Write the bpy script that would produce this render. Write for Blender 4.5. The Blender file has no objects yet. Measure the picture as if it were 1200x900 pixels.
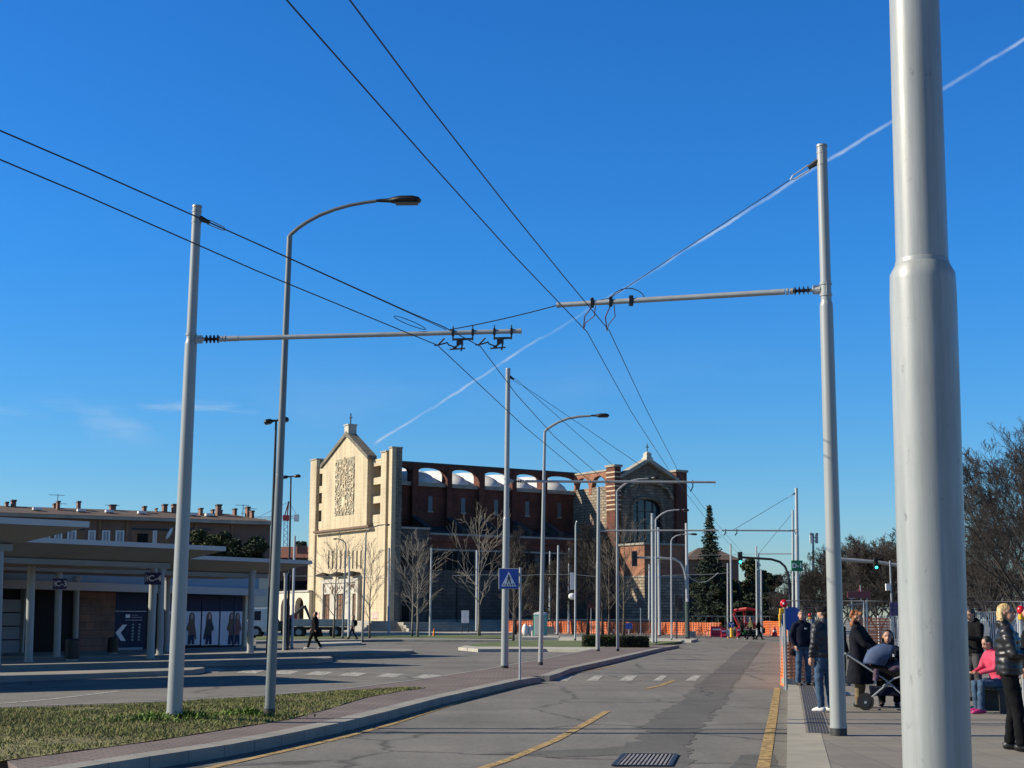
import bpy, bmesh, math, random
from mathutils import Vector, Matrix, noise
from math import radians as R, sin, cos, pi
random.seed(7)
D = bpy.data
SC = bpy.context.scene
COL = SC.collection
# ------------------------------------------------------------------ camera
F = 1700.0; ROLL = 0.004; PIT = math.atan(274/1700.0); CZ = 1.68
CAM = Vector((0, 0, CZ))
FW = Vector((0, cos(PIT), sin(PIT))); UP0 = Vector((0, -sin(PIT), cos(PIT))); RT0 = Vector((1, 0, 0))
UPV = UP0*cos(ROLL) - RT0*sin(ROLL); RT = RT0*cos(ROLL) + UP0*sin(ROLL)
def ray(px, py): return (FW + RT*((px-600)/F) - UPV*((py-450)/F))
def G(px, py, h=0.0):                       # pixel -> world point at height h
    d = ray(px, py); t = (h-CZ)/d.z; return CAM + d*t
def Y(px, py, y):                           # pixel -> world point on the upright plane Y = y
    d = ray(px, py); return CAM + d*(y/d.y)
def proj(p):
    v = Vector(p)-CAM; z = v.dot(FW); return (600+F*v.dot(RT)/z, 450-F*v.dot(UPV)/z)
cd = D.cameras.new('Camera'); cam = D.objects.new('Camera', cd); COL.objects.link(cam)
cd.sensor_width = 36; cd.lens = 36*F/1200; cd.clip_start = 0.1; cd.clip_end = 5000
M4 = Matrix((RT, UPV, -FW)).transposed().to_4x4(); M4.translation = CAM; cam.matrix_world = M4
SC.camera = cam
# ------------------------------------------------------------------ materials
ALB = .88
def mat(name, col, rough=0.8, metal=0.0, nscale=0, nvar=0.0, bump=0.0, bscale=None, coat=0.0, detail=6, spec=0.5, stretch=None):
    col = tuple(c*ALB for c in col); m = D.materials.new(name); m.use_nodes = True; nt = m.node_tree; b = nt.nodes['Principled BSDF']
    b.inputs['Base Color'].default_value = (*col, 1); b.inputs['Roughness'].default_value = rough
    b.inputs['Metallic'].default_value = metal; b.inputs['Specular IOR Level'].default_value = spec
    if coat: b.inputs['Coat Weight'].default_value = coat
    tc = nt.nodes.new('ShaderNodeTexCoord'); src = tc.outputs['Object']
    if stretch:
        mp = nt.nodes.new('ShaderNodeMapping'); mp.inputs['Scale'].default_value = stretch
        nt.links.new(src, mp.inputs[0]); src = mp.outputs[0]
    if nscale:
        n = nt.nodes.new('ShaderNodeTexNoise'); n.inputs['Scale'].default_value = nscale; n.inputs['Detail'].default_value = detail
        nt.links.new(src, n.inputs['Vector'])
        r = nt.nodes.new('ShaderNodeValToRGB'); e = r.color_ramp.elements
        e[0].position = 0.3; e[1].position = 0.7
        e[0].color = (*[c*(1-nvar) for c in col], 1); e[1].color = (*[min(1, c*(1+nvar)) for c in col], 1)
        nt.links.new(n.outputs[0], r.inputs[0]); nt.links.new(r.outputs[0], b.inputs['Base Color'])
    if bump:
        n2 = nt.nodes.new('ShaderNodeTexNoise'); n2.inputs['Scale'].default_value = bscale or nscale*4 or 20; n2.inputs['Detail'].default_value = 4
        nt.links.new(src, n2.inputs['Vector'])
        bp = nt.nodes.new('ShaderNodeBump'); bp.inputs['Strength'].default_value = bump; bp.inputs['Distance'].default_value = 0.02
        nt.links.new(n2.outputs[0], bp.inputs['Height']); nt.links.new(bp.outputs[0], b.inputs['Normal'])
    return m
def brick_mat(name, c1, c2, mortar, bw, bh, msize=0.01, nvar=0.35, nscale=0.35, bump=0.3, horizontal=False, rough=0.9, streak=0.0, extra=None):
    c1, c2, mortar = [tuple(c*ALB for c in k) for k in (c1, c2, mortar)]
    m = D.materials.new(name); m.use_nodes = True; nt = m.node_tree; b = nt.nodes['Principled BSDF']; L = nt.links
    b.inputs['Roughness'].default_value = rough
    tc = nt.nodes.new('ShaderNodeTexCoord'); sx = nt.nodes.new('ShaderNodeSeparateXYZ'); L.new(tc.outputs['Object'], sx.inputs[0])
    cb = nt.nodes.new('ShaderNodeCombineXYZ')
    if horizontal:
        L.new(sx.outputs[0], cb.inputs[0]); L.new(sx.outputs[1], cb.inputs[1])
    else:
        ad = nt.nodes.new('ShaderNodeMath'); L.new(sx.outputs[0], ad.inputs[0]); L.new(sx.outputs[1], ad.inputs[1])
        L.new(ad.outputs[0], cb.inputs[0]); L.new(sx.outputs[2], cb.inputs[1])
    br = nt.nodes.new('ShaderNodeTexBrick'); L.new(cb.outputs[0], br.inputs['Vector'])
    br.inputs['Scale'].default_value = 1; br.inputs['Brick Width'].default_value = bw; br.inputs['Row Height'].default_value = bh
    br.inputs['Mortar Size'].default_value = msize; br.inputs['Color1'].default_value = (*c1, 1)
    br.inputs['Color2'].default_value = (*c2, 1); br.inputs['Mortar'].default_value = (*mortar, 1); br.inputs['Bias'].default_value = 0.0
    if horizontal and bw == bh: br.offset = 0.0
    n = nt.nodes.new('ShaderNodeTexNoise'); n.inputs['Scale'].default_value = nscale; n.inputs['Detail'].default_value = 8; n.inputs['Roughness'].default_value = .65
    L.new(tc.outputs['Object'], n.inputs['Vector'])
    rp = nt.nodes.new('ShaderNodeMapRange'); rp.inputs['From Min'].default_value = .3; rp.inputs['From Max'].default_value = .7
    rp.inputs['To Min'].default_value = 1-nvar; rp.inputs['To Max'].default_value = 1+nvar; L.new(n.outputs[0], rp.inputs[0])
    mx = nt.nodes.new('ShaderNodeVectorMath'); mx.operation = 'SCALE'; L.new(br.outputs['Color'], mx.inputs[0]); L.new(rp.outputs[0], mx.inputs['Scale'])
    out = mx.outputs[0]
    if streak:                                 # rain streaks: noise stretched along z
        mp = nt.nodes.new('ShaderNodeMapping'); mp.inputs['Scale'].default_value = (1.3, 1.3, .07); L.new(tc.outputs['Object'], mp.inputs[0])
        n3 = nt.nodes.new('ShaderNodeTexNoise'); n3.inputs['Scale'].default_value = 1.2; n3.inputs['Detail'].default_value = 5; L.new(mp.outputs[0], n3.inputs['Vector'])
        r3 = nt.nodes.new('ShaderNodeMapRange'); r3.inputs['From Min'].default_value = .45; r3.inputs['From Max'].default_value = .75
        r3.inputs['To Min'].default_value = 1; r3.inputs['To Max'].default_value = 1-streak; L.new(n3.outputs[0], r3.inputs[0])
        m3 = nt.nodes.new('ShaderNodeVectorMath'); m3.operation = 'SCALE'; L.new(out, m3.inputs[0]); L.new(r3.outputs[0], m3.inputs['Scale']); out = m3.outputs[0]
    L.new(out, b.inputs['Base Color'])
    bp = nt.nodes.new('ShaderNodeBump'); bp.inputs['Strength'].default_value = bump; bp.inputs['Distance'].default_value = .02; bp.invert = True
    L.new(br.outputs['Fac'], bp.inputs['Height']); L.new(bp.outputs[0], b.inputs['Normal'])
    return m
def emis(name, col, s):
    m = mat(name, col); b = m.node_tree.nodes['Principled BSDF']
    b.inputs['Emission Color'].default_value = (*col, 1); b.inputs['Emission Strength'].default_value = s; return m
def asphalt(name, c, worn=1.0):
    m = D.materials.new(name); m.use_nodes = True; nt = m.node_tree; b = nt.nodes['Principled BSDF']; L = nt.links
    b.inputs['Roughness'].default_value = .85; b.inputs['Specular IOR Level'].default_value = .35
    tc = nt.nodes.new('ShaderNodeTexCoord')
    def nz(s, d=6, st=None, ro=.6):
        n = nt.nodes.new('ShaderNodeTexNoise'); n.inputs['Scale'].default_value = s; n.inputs['Detail'].default_value = d; n.inputs['Roughness'].default_value = ro
        if st:
            mp = nt.nodes.new('ShaderNodeMapping'); mp.inputs['Scale'].default_value = st; mp.inputs['Rotation'].default_value = (0, 0, R(10.7))
            L.new(tc.outputs['Object'], mp.inputs[0]); L.new(mp.outputs[0], n.inputs['Vector'])
        else: L.new(tc.outputs['Object'], n.inputs['Vector'])
        return n.outputs[0]
    def rng(s, a, b_, lo, hi):
        r = nt.nodes.new('ShaderNodeMapRange'); r.inputs['From Min'].default_value = a; r.inputs['From Max'].default_value = b_
        r.inputs['To Min'].default_value = lo; r.inputs['To Max'].default_value = hi; L.new(s, r.inputs[0]); return r.outputs[0]
    def mul(a, b_):
        k = nt.nodes.new('ShaderNodeMath'); k.operation = 'MULTIPLY'; L.new(a, k.inputs[0]); L.new(b_, k.inputs[1]); return k.outputs[0]
    f = mul(rng(nz(.35, 7), .3, .7, .80, 1.18), rng(nz(1.0, 5, (1.2, .06, 1)), .3, .7, .90, 1.10))    # wear lengthways
    f = mul(f, rng(nz(55, 3, None, .8), .3, .7, .62, 1.38))                                          # aggregate
    f = mul(f, rng(nz(9, 4), .25, .75, .84, 1.14)); f = mul(f, rng(nz(1.3, 8, None, .7), .58, .72, 1.0, .72))
    v = nt.nodes.new('ShaderNodeTexVoronoi'); v.feature = 'DISTANCE_TO_EDGE'; v.inputs['Scale'].default_value = .33; 
    dn = nt.nodes.new('ShaderNodeTexNoise'); dn.inputs['Scale'].default_value = 1.5; dn.inputs['Detail'].default_value = 6; L.new(tc.outputs['Object'], dn.inputs['Vector'])
    mm = nt.nodes.new('ShaderNodeMix'); mm.data_type = 'RGBA'; mm.inputs[0].default_value = .35; L.new(tc.outputs['Object'], mm.inputs[6]); L.new(dn.outputs['Color'], mm.inputs[7]); L.new(mm.outputs[2], v.inputs['Vector'])
    f = mul(f, rng(v.outputs['Distance'], 0, .015*worn, .42, 1.0))
    sc = nt.nodes.new('ShaderNodeVectorMath'); sc.operation = 'SCALE'; sc.inputs[0].default_value = c; L.new(f, sc.inputs['Scale'])
    L.new(sc.outputs[0], b.inputs['Base Color'])
    bp = nt.nodes.new('ShaderNodeBump'); bp.inputs['Strength'].default_value = .5; bp.inputs['Distance'].default_value = .01
    L.new(nz(60, 3), bp.inputs['Height']); L.new(bp.outputs[0], b.inputs['Normal'])
    return m
M = {}
M['asphalt'] = asphalt('asphalt_worn', (.158, .149, .131))
M['asphalt2'] = asphalt('asphalt_lane', (.17, .166, .158), .6)
M['patch'] = asphalt('asphalt_patch', (.106, .101, .090), .5)
M['far_ground'] = mat('far_ground', (.2, .19, .17), .95, nscale=.2, nvar=.25)
M['kerb'] = brick_mat('kerb_stone', (.29, .275, .24), (.25, .24, .21), (.12, .11, .1), 1.0, .6, .012, .2, 1.5, .3)
M['kerb_pale'] = mat('kerb_pale', (.42, .40, .345), .9, nscale=3, nvar=.15)
M['brickpave'] = brick_mat('brick_paving', (.20, .148, .128), (.155, .12, .108), (.09, .08, .07), .22, .11, .012, .25, .8, .4, horizontal=True)
M['slab'] = brick_mat('platform_slab', (.215, .19, .158), (.19, .17, .142), (.13, .12, .105), .5, .5, .008, .16, .9, .2, horizontal=True)
M['platkerb'] = mat('platform_kerb', (.32, .295, .24), .9, nscale=2.5, nvar=.14, bump=.2, bscale=40)
M['platgrey'] = mat('bus_platform', (.26, .245, .215), .92, nscale=.7, nvar=.18)
M['tactile'] = mat('tactile_groove', (.045, .048, .06), .7)
M['white_paint'] = mat('road_paint_white', (.52, .51, .48), .85, nscale=5, nvar=.35)
M['yellow_paint'] = mat('road_paint_yellow', (.50, .30, .075), .85, nscale=5, nvar=.32)
def worn(name, c, lo, hi, sc=7):
    m = mat(name, c, .85, nscale=5, nvar=.3); nt = m.node_tree; b = nt.nodes['Principled BSDF']; tc = nt.nodes.new('ShaderNodeTexCoord')
    n = nt.nodes.new('ShaderNodeTexNoise'); n.inputs['Scale'].default_value = sc; n.inputs['Detail'].default_value = 9; n.inputs['Roughness'].default_value = .75; nt.links.new(tc.outputs['Object'], n.inputs['Vector'])
    r = nt.nodes.new('ShaderNodeMapRange'); r.inputs['From Min'].default_value = lo; r.inputs['From Max'].default_value = hi; nt.links.new(n.outputs[0], r.inputs[0]); nt.links.new(r.outputs[0], b.inputs['Alpha']); return m
M['white_paint'] = worn('road_paint_white', (.46, .45, .41), .40, .52); M['yellow_paint'] = worn('road_paint_yellow', (.40, .27, .10), .36, .50)
M['soil'] = mat('lawn_soil', (.17, .155, .062), .95, nscale=1.8, nvar=.5, bump=.6, bscale=30)
M['galv'] = mat('painted_pole_grey', (.31, .33, .325), .38, .0, nscale=1.2, nvar=.06, stretch=(1, 1, .3), spec=.6)
m = mat('near_pole_paint', (.37, .39, .385), .38, .0, spec=.6); nt = m.node_tree; b = nt.nodes['Principled BSDF']; L_ = nt.links; tc = nt.nodes.new('ShaderNodeTexCoord')
def nz_(sc, det, st=(1, 1, 1)):
    mp = nt.nodes.new('ShaderNodeMapping'); mp.inputs['Scale'].default_value = st; L_.new(tc.outputs['Object'], mp.inputs[0]); n = nt.nodes.new('ShaderNodeTexNoise'); n.inputs['Scale'].default_value = sc; n.inputs['Detail'].default_value = det; n.inputs['Roughness'].default_value = .65; L_.new(mp.outputs[0], n.inputs['Vector']); return n.outputs[0]
def mr_(x, a, b_, c, d):
    r = nt.nodes.new('ShaderNodeMapRange'); r.inputs['From Min'].default_value = a; r.inputs['From Max'].default_value = b_; r.inputs['To Min'].default_value = c; r.inputs['To Max'].default_value = d; L_.new(x, r.inputs[0]); return r.outputs[0]
def ml_(a, b_): k = nt.nodes.new('ShaderNodeMath'); k.operation = 'MULTIPLY'; L_.new(a, k.inputs[0]); L_.new(b_, k.inputs[1]); return k.outputs[0]
f_ = ml_(ml_(mr_(nz_(22, 5, (1, 1, .045)), .35, .65, .84, 1.08), mr_(nz_(3, 7), .3, .7, .94, 1.05)), mr_(nz_(17, 7, (1, 1, .6)), .63, .72, 1.0, .55))
v_ = nt.nodes.new('ShaderNodeVectorMath'); v_.operation = 'SCALE'; v_.inputs[0].default_value = (.275, .292, .288); L_.new(f_, v_.inputs['Scale']); L_.new(v_.outputs[0], b.inputs['Base Color'])
L_.new(mr_(nz_(14, 6, (1, 1, .2)), .3, .7, .30, .55), b.inputs['Roughness'])
bp = nt.nodes.new('ShaderNodeBump'); bp.inputs['Strength'].default_value = .22; bp.inputs['Distance'].default_value = .004; L_.new(nz_(18, 5, (1, 1, .08)), bp.inputs['Height']); L_.new(bp.outputs[0], b.inputs['Normal']); M['nearpole'] = m
M['galv2'] = mat('galvanised_steel', (.40, .42, .42), .42, .25, nscale=6, nvar=.10)
M['lamp_pole'] = mat('lamp_pole_grey', (.17, .19, .19), .42, .1, nscale=2, nvar=.1)
M['far_pole'] = mat('far_pole_grey', (.45, .47, .47), .45, .1)
M['black'] = mat('black_fitting', (.012, .012, .013), .45)
M['insul'] = mat('insulator_brown', (.03, .022, .02), .3)
M['wire'] = mat('trolley_wire', (.022, .018, .018), .5, .3)
M['band'] = mat('dark_foot_band', (.03, .032, .032), .6, nscale=20, nvar=.4)
M['darkmetal'] = mat('dark_metal', (.03, .032, .035), .5, .3)
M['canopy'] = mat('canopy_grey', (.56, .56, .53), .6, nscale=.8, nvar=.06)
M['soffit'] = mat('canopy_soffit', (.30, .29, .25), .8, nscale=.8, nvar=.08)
M['column'] = mat('column_grey', (.36, .38, .37), .5)
M['blue_band'] = mat('blue_fascia', (.17, .27, .35), .6, nscale=.5, nvar=.08)
M['grey_band'] = mat('grey_fascia', (.42, .43, .43), .6)
M['brown_stone'] = brick_mat('terminal_stone', (.22, .115, .075), (.16, .10, .075), (.08, .06, .05), .7, .35, .01, .35, 1.0, .2)
M['shutter'] = mat('roller_shutter', (.17, .20, .22), .5)
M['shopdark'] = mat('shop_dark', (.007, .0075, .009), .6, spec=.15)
M['navy'] = mat('navy_panel', (.012, .024, .062), .6, spec=.15)
M['glassdark'] = mat('window_glass_dark', (.02, .03, .045), .12)
M['window_blue'] = mat('clerestory_glass', (.09, .12, .15), .35)
M['white'] = mat('white_paint', (.75, .75, .73), .5)
M['signwhite'] = mat('sign_white', (.78, .8, .82), .45)
M['signblue'] = mat('sign_blue', (.015, .07, .36), .4)
M['signnavy'] = mat('sign_navy', (.012, .014, .11), .4)
M['signgreen'] = mat('sign_green', (.01, .19, .07), .4)
M['stone'] = brick_mat('facade_stone', (.60, .50, .335), (.57, .47, .31), (.50, .415, .27), 1.3, .55, .02, .12, .3, .12, streak=.30)
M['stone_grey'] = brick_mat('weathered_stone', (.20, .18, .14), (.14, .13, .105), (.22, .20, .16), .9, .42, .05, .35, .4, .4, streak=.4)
M['stone_rubble'] = brick_mat('transept_stone', (.42, .35, .25), (.24, .195, .14), (.15, .11, .085), .9, .38, .06, .3, .6, .5, streak=.3)
M['stone_dark'] = brick_mat('dark_blockwork', (.115, .105, .088), (.085, .078, .068), (.06, .05, .045), 1.0, .45, .03, .3, .35, .3, streak=.3)
M['stone_brown'] = brick_mat('brown_stone_wall', (.26, .205, .15), (.15, .12, .09), (.12, .09, .07), .9, .38, .05, .35, .5, .4, streak=.4)
M['redbrick'] = brick_mat('red_brick', (.165, .046, .028), (.105, .033, .022), (.09, .055, .04), .5, .16, .015, .35, .5, .2, streak=.3)
M['porchbrick'] = brick_mat('orange_brick', (.31, .118, .065), (.24, .092, .052), (.28, .2, .13), .5, .16, .015, .35, .7, .2)
M['vault'] = mat('vault_white', (.80, .80, .77), .6, nscale=.3, nvar=.06)
M['concrete'] = mat('concrete', (.34, .32, .27), .9, nscale=.8, nvar=.2)
M['darkroof'] = mat('dark_roof', (.05, .05, .055), .8, nscale=.6, nvar=.2)
M['wood'] = mat('door_wood', (.20, .10, .05), .6, nscale=1.5, nvar=.2)
M['marble'] = mat('porch_marble', (.50, .46, .38), .6, nscale=1.5, nvar=.15)
M['tile_red'] = brick_mat('red_roof_tiles', (.30, .10, .05), (.22, .08, .045), (.10, .04, .03), .5, .4, .05, .3, .5, .6, horizontal=True)
M['tile_brown'] = brick_mat('brown_roof_tiles', (.155, .105, .08), (.13, .09, .07), (.045, .035, .03), .6, .4, .05, .2, .3, .6, horizontal=True)
M['wall_brown'] = mat('brown_render', (.18, .108, .078), .9, nscale=.4, nvar=.1)
M['wall_tan'] = mat('tan_render', (.17, .105, .072), .9, nscale=.4, nvar=.1)
M['wall_cream'] = mat('cream_render', (.70, .62, .47), .9, nscale=.5, nvar=.08)
M['shutter_grey'] = mat('window_blind', (.28, .31, .33), .6)
M['chimney'] = mat('chimney_brick', (.24, .13, .09), .9, nscale=2, nvar=.25)
M['bark'] = mat('bark', (.105, .088, .07), .95, nscale=6, nvar=.35)
M['bark_pale'] = mat('pale_bark', (.20, .18, .145), .95, nscale=6, nvar=.3)
M['bark_far'] = mat('far_bark', (.050, .042, .037), .95, nscale=1, nvar=.35)
M['needle'] = mat('spruce_needles', (.022, .038, .022), .9, nscale=1.3, nvar=.5)
M['pine'] = mat('cypress_green', (.045, .058, .020), .9, nscale=.7, nvar=.6)
M['pine_dark'] = mat('pine_dark', (.022, .034, .015), .9, nscale=.7, nvar=.5)
M['hedge'] = mat('hedge_leaf', (.05, .062, .02), .9, nscale=3, nvar=.5)
M['hedge_dark'] = mat('hedge_leaf_dark', (.022, .03, .014), .9, nscale=3, nvar=.5)
M['grass'] = mat('grass_blade', (.175, .19, .055), .9, nscale=.9, nvar=.35)
M['grass_far'] = mat('far_lawn', (.10, .13, .035), .95, nscale=.6, nvar=.35)
M['weed'] = mat('weed_leaf', (.11, .19, .02), .8, nscale=5, nvar=.3)
M['orange'] = mat('orange_plastic', (.78, .16, .03), .6, nscale=2, nvar=.2)
M['redplastic'] = mat('red_plastic', (.45, .02, .05), .45, nscale=3, nvar=.15)
M['redmachine'] = mat('machine_red', (.36, .02, .02), .35)
M['yellow'] = mat('yellow_plastic', (.75, .40, .02), .5)
M['teal'] = mat('toilet_teal', (.12, .46, .38), .5)
M['rubber'] = mat('tyre_rubber', (.015, .015, .015), .85)
M['truckwhite'] = mat('truck_white', (.60, .62, .62), .35)
M['truckgrey'] = mat('truck_bed_grey', (.36, .36, .35), .5, nscale=2, nvar=.15)
M['skin'] = mat('skin', (.46, .25, .17), .55)
M['lips'] = mat('lips', (.30, .10, .08), .5)
M['eye'] = mat('eye_dark', (.02, .014, .01), .3)
M['denim'] = mat('denim', (.05, .09, .15), .9, spec=.2, nscale=9, nvar=.35, bump=.5, bscale=14)
M['clothblack'] = mat('black_cloth', (.006, .006, .0075), .9, spec=.15, nscale=8, nvar=.3, bump=.5, bscale=12)
M['clothnavy'] = mat('navy_cloth', (.010, .013, .026), .9, spec=.15, nscale=8, nvar=.3, bump=.5, bscale=12)
M['puffer'] = mat('puffer_black', (.012, .012, .014), .42, bump=.4, bscale=9, spec=.5)
M['puffermatte'] = mat('puffer_dark_matte', (.016, .018, .026), .5, bump=1, bscale=14)
M['coat'] = mat('dark_wool_coat', (.010, .011, .017), .95, spec=.15, nscale=9, nvar=.3, bump=.5, bscale=10)
M['khaki'] = mat('khaki_cloth', (.17, .125, .06), .9, nscale=8, nvar=.2)
M['greycloth'] = mat('grey_trousers', (.05, .05, .052), .9)
M['pink'] = mat('pink_top', (.60, .05, .11), .8, nscale=8, nvar=.15)
M['magenta'] = mat('magenta_shoe', (.45, .02, .16), .6)
M['shoewhite'] = mat('white_shoe', (.6, .6, .58), .6)
M['shoeblack'] = mat('black_shoe', (.012, .012, .012), .5)
M['hairgrey'] = mat('hair_grey', (.10, .085, .075), .7, nscale=30, nvar=.4)
M['hairdark'] = mat('hair_dark', (.018, .013, .010), .55, nscale=30, nvar=.4)
M['hairginger'] = mat('hair_ginger', (.27, .095, .03), .6, nscale=30, nvar=.45, bump=.8, bscale=45)
M['hairblonde'] = mat('hair_blonde', (.52, .36, .16), .5, nscale=30, nvar=.4, bump=.6, bscale=50)
M['olive'] = mat('olive_cloth', (.09, .09, .04), .9)
M['posterwhite'] = mat('poster_white', (.62, .62, .68), .5, nscale=2, nvar=.1)
M['posterred'] = mat('poster_maroon', (.16, .04, .045), .5)
M['posterskin'] = mat('poster_skin', (.38, .24, .2), .5)
M['posterhair'] = mat('poster_hair', (.09, .04, .035), .5)
# ------------------------------------------------------------------ mesh builder
class MB:
    def __init__(s): s.v = []; s.f = []
    def face(s, pts):
        n = len(s.v); s.v += [tuple(p) for p in pts]; s.f.append(tuple(range(n, n+len(pts)))); return s
    def box(s, c, sz, rz=0.0, ax=None):
        c = Vector(c); hx, hy, hz = sz[0]/2, sz[1]/2, sz[2]/2; n = len(s.v)
        if ax is None: X = Vector((cos(rz), sin(rz), 0)); Yv = Vector((-sin(rz), cos(rz), 0)); Z = Vector((0, 0, 1))
        else: X, Yv, Z = ax
        for k in (-1, 1):
            for j in (-1, 1):
                for i in (-1, 1): s.v.append(tuple(c+X*hx*i+Yv*hy*j+Z*hz*k))
        s.f += [tuple(n+q for q in t) for t in ((0, 2, 3, 1), (4, 5, 7, 6), (0, 1, 5, 4), (2, 6, 7, 3), (0, 4, 6, 2), (1, 3, 7, 5))]; return s
    def bb(s, x0, x1, y0, y1, z0, z1): return s.box(((x0+x1)/2, (y0+y1)/2, (z0+z1)/2), (abs(x1-x0), abs(y1-y0), abs(z1-z0)))
    def bar(s, a, b, w, h=None):
        a = Vector(a); b = Vector(b); h = h or w; d = (b-a); L = d.length
        if L < 1e-6: return s
        d.normalize(); u = Vector((0, 0, 1)) if abs(d.z) < .95 else Vector((1, 0, 0)); x = d.cross(u).normalized(); z = x.cross(d)
        return s.box((a+b)/2, (w, L, h), ax=(x, d, z))
    def tube(s, pts, rads, n=8, caps=True, sx=1.0, ref=None):
        pts = [Vector(p) for p in pts]
        if not hasattr(rads, '__len__'): rads = [rads]*len(pts)
        base = len(s.v); k = len(pts); prev = None
        for i, p in enumerate(pts):
            d = (pts[min(i+1, k-1)]-pts[max(i-1, 0)])
            if d.length < 1e-9: d = Vector((0, 0, 1))
            d.normalize()
            if prev is None:
                u = ref or (Vector((1, 0, 0)) if abs(d.x) < .9 else Vector((0, 1, 0)))
            else: u = prev
            x = (u-d*u.dot(d)); x = x.normalized() if x.length > 1e-6 else d.orthogonal().normalized()
            y = d.cross(x); prev = x; r = rads[i]
            ra, rb = (r if hasattr(r, '__len__') else (r*sx, r))
            for j in range(n):
                a = 2*pi*j/n; s.v.append(tuple(p+x*cos(a)*ra+y*sin(a)*rb))
        for i in range(k-1):
            for j in range(n):
                a = base+i*n+j; b = base+i*n+(j+1) % n; s.f.append((a, b, b+n, a+n))
        if caps:
            s.f.append(tuple(base+j for j in reversed(range(n)))); s.f.append(tuple(base+(k-1)*n+j for j in range(n)))
        return s
    def sphere(s, c, r, nu=12, nv=8, rot=None):
        c = Vector(c); r = r if hasattr(r, '__len__') else (r, r, r); base = len(s.v)
        def P(x, y, z):
            q = Vector((x*r[0], y*r[1], z*r[2])); q = rot @ q if rot is not None else q; return tuple(c+q)
        s.v.append(P(0, 0, -1))
        for i in range(1, nv):
            ph = -pi/2+pi*i/nv
            for j in range(nu): a = 2*pi*j/nu; s.v.append(P(cos(ph)*cos(a), cos(ph)*sin(a), sin(ph)))
        s.v.append(P(0, 0, 1)); top = len(s.v)-1
        for j in range(nu): s.f.append((base, base+1+(j+1) % nu, base+1+j))
        for i in range(nv-2):
            for j in range(nu):
                a = base+1+i*nu+j; b = base+1+i*nu+(j+1) % nu; s.f.append((a, b, b+nu, a+nu))
        o = base+1+(nv-2)*nu
        for j in range(nu): s.f.append((o+j, o+(j+1) % nu, top))
        return s
    def prism(s, poly, vec):                    # poly: 3-D points, vec: extrusion
        vec = Vector(vec); p = [Vector(q) for q in poly]; n = len(p); b = len(s.v)
        s.v += [tuple(q) for q in p]+[tuple(q+vec) for q in p]
        s.f.append(tuple(b+i for i in reversed(range(n)))); s.f.append(tuple(b+n+i for i in range(n)))
        for i in range(n): j = (i+1) % n; s.f.append((b+i, b+j, b+n+j, b+n+i))
        return s
    def build(s, name, m, parent=None, smooth=False, local=True, fix=True, bevel=0):
        me = D.meshes.new(name); vs = s.v
        if parent is not None and not local:
            inv = parent.matrix_basis.inverted(); 
            if parent.parent is not None: inv = parent.matrix_basis.inverted() @ parent.parent.matrix_basis.inverted()
            vs = [tuple(inv @ Vector(v)) for v in vs]
        me.from_pydata(vs, [], s.f)
        if fix:
            bm = bmesh.new(); bm.from_mesh(me); bmesh.ops.recalc_face_normals(bm, faces=bm.faces); bm.to_mesh(me); bm.free()
        me.materials.append(M[m] if isinstance(m, str) else m)
        if smooth: me.polygons.foreach_set('use_smooth', [True]*len(me.polygons))
        o = D.objects.new(name, me); COL.objects.link(o)
        if parent is not None: o.parent = parent
        if smooth and smooth != 'all':
            sm = o.modifiers.new('e', 'EDGE_SPLIT'); sm.split_angle = R(40)
        if bevel:
            bv = o.modifiers.new('b', 'BEVEL'); bv.width = bevel; bv.segments = 2; bv.limit_method = 'ANGLE'
        return o
def tag(o, label=None, cat=None, group=None, kind=None):
    if label: o['label'] = label
    if cat: o['category'] = cat
    if group: o['group'] = group
    if kind: o['kind'] = kind
    return o
def empty(name, loc, label=None, cat=None, group=None, rz=0.0):
    o = D.objects.new(name, None); COL.objects.link(o); o.location = loc; o.rotation_euler = (0, 0, rz)
    o.empty_display_size = .3
    o.matrix_basis = Matrix.Translation(Vector(loc)) @ Matrix.Rotation(rz, 4, 'Z')
    return tag(o, label, cat, group)
def kids(o): return [c for c in D.objects if c.parent is o]
def copy_tree(o, parent=None):
    c = o.copy(); COL.objects.link(c); c.parent = parent
    for ch in kids(o): copy_tree(ch, c)
    return c
def text_mesh(txt, size, m, name, parent, M4loc, ext=.004, bold=0.0):
    cu = D.curves.new('t', 'FONT'); cu.body = txt; cu.size = size; cu.extrude = ext; cu.align_x = 'CENTER'; cu.align_y = 'CENTER'; cu.offset = bold; cu.resolution_u = 3
    t = D.objects.new('t', cu); COL.objects.link(t); bpy.context.view_layer.update()
    me = D.meshes.new_from_object(t.evaluated_get(bpy.context.evaluated_depsgraph_get())); D.objects.remove(t)
    me.transform(M4loc); me.materials.clear(); me.materials.append(M[m]); o = D.objects.new(name, me); COL.objects.link(o); o.parent = parent; return o
FRONT = Matrix.Rotation(pi/2, 4, 'X')            # text lying in XZ, facing -Y
# ------------------------------------------------------------------ world + sun
SUN_EL = 30.0; PHI = 1.5                        # shadows run towards +X, a touch away from the camera
w = D.worlds.new('World'); SC.world = w; w.use_nodes = True; nt = w.node_tree; L = nt.links
bg = nt.nodes['Background']; sky = nt.nodes.new('ShaderNodeTexSky'); sky.sky_type = 'NISHITA'; sky.sun_disc = False
sky.sun_elevation = R(SUN_EL); sundir = Vector((-cos(R(PHI))*cos(R(SUN_EL)), -sin(R(PHI))*cos(R(SUN_EL)), sin(R(SUN_EL))))
sky.sun_rotation = math.atan2(sundir.x, sundir.y)
sky.air_density = 1.0; sky.dust_density = .25; sky.ozone_density = 3.0; sky.altitude = 60
bg.inputs['Strength'].default_value = SKY_STR = .067
tc = nt.nodes.new('ShaderNodeTexCoord')
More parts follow.
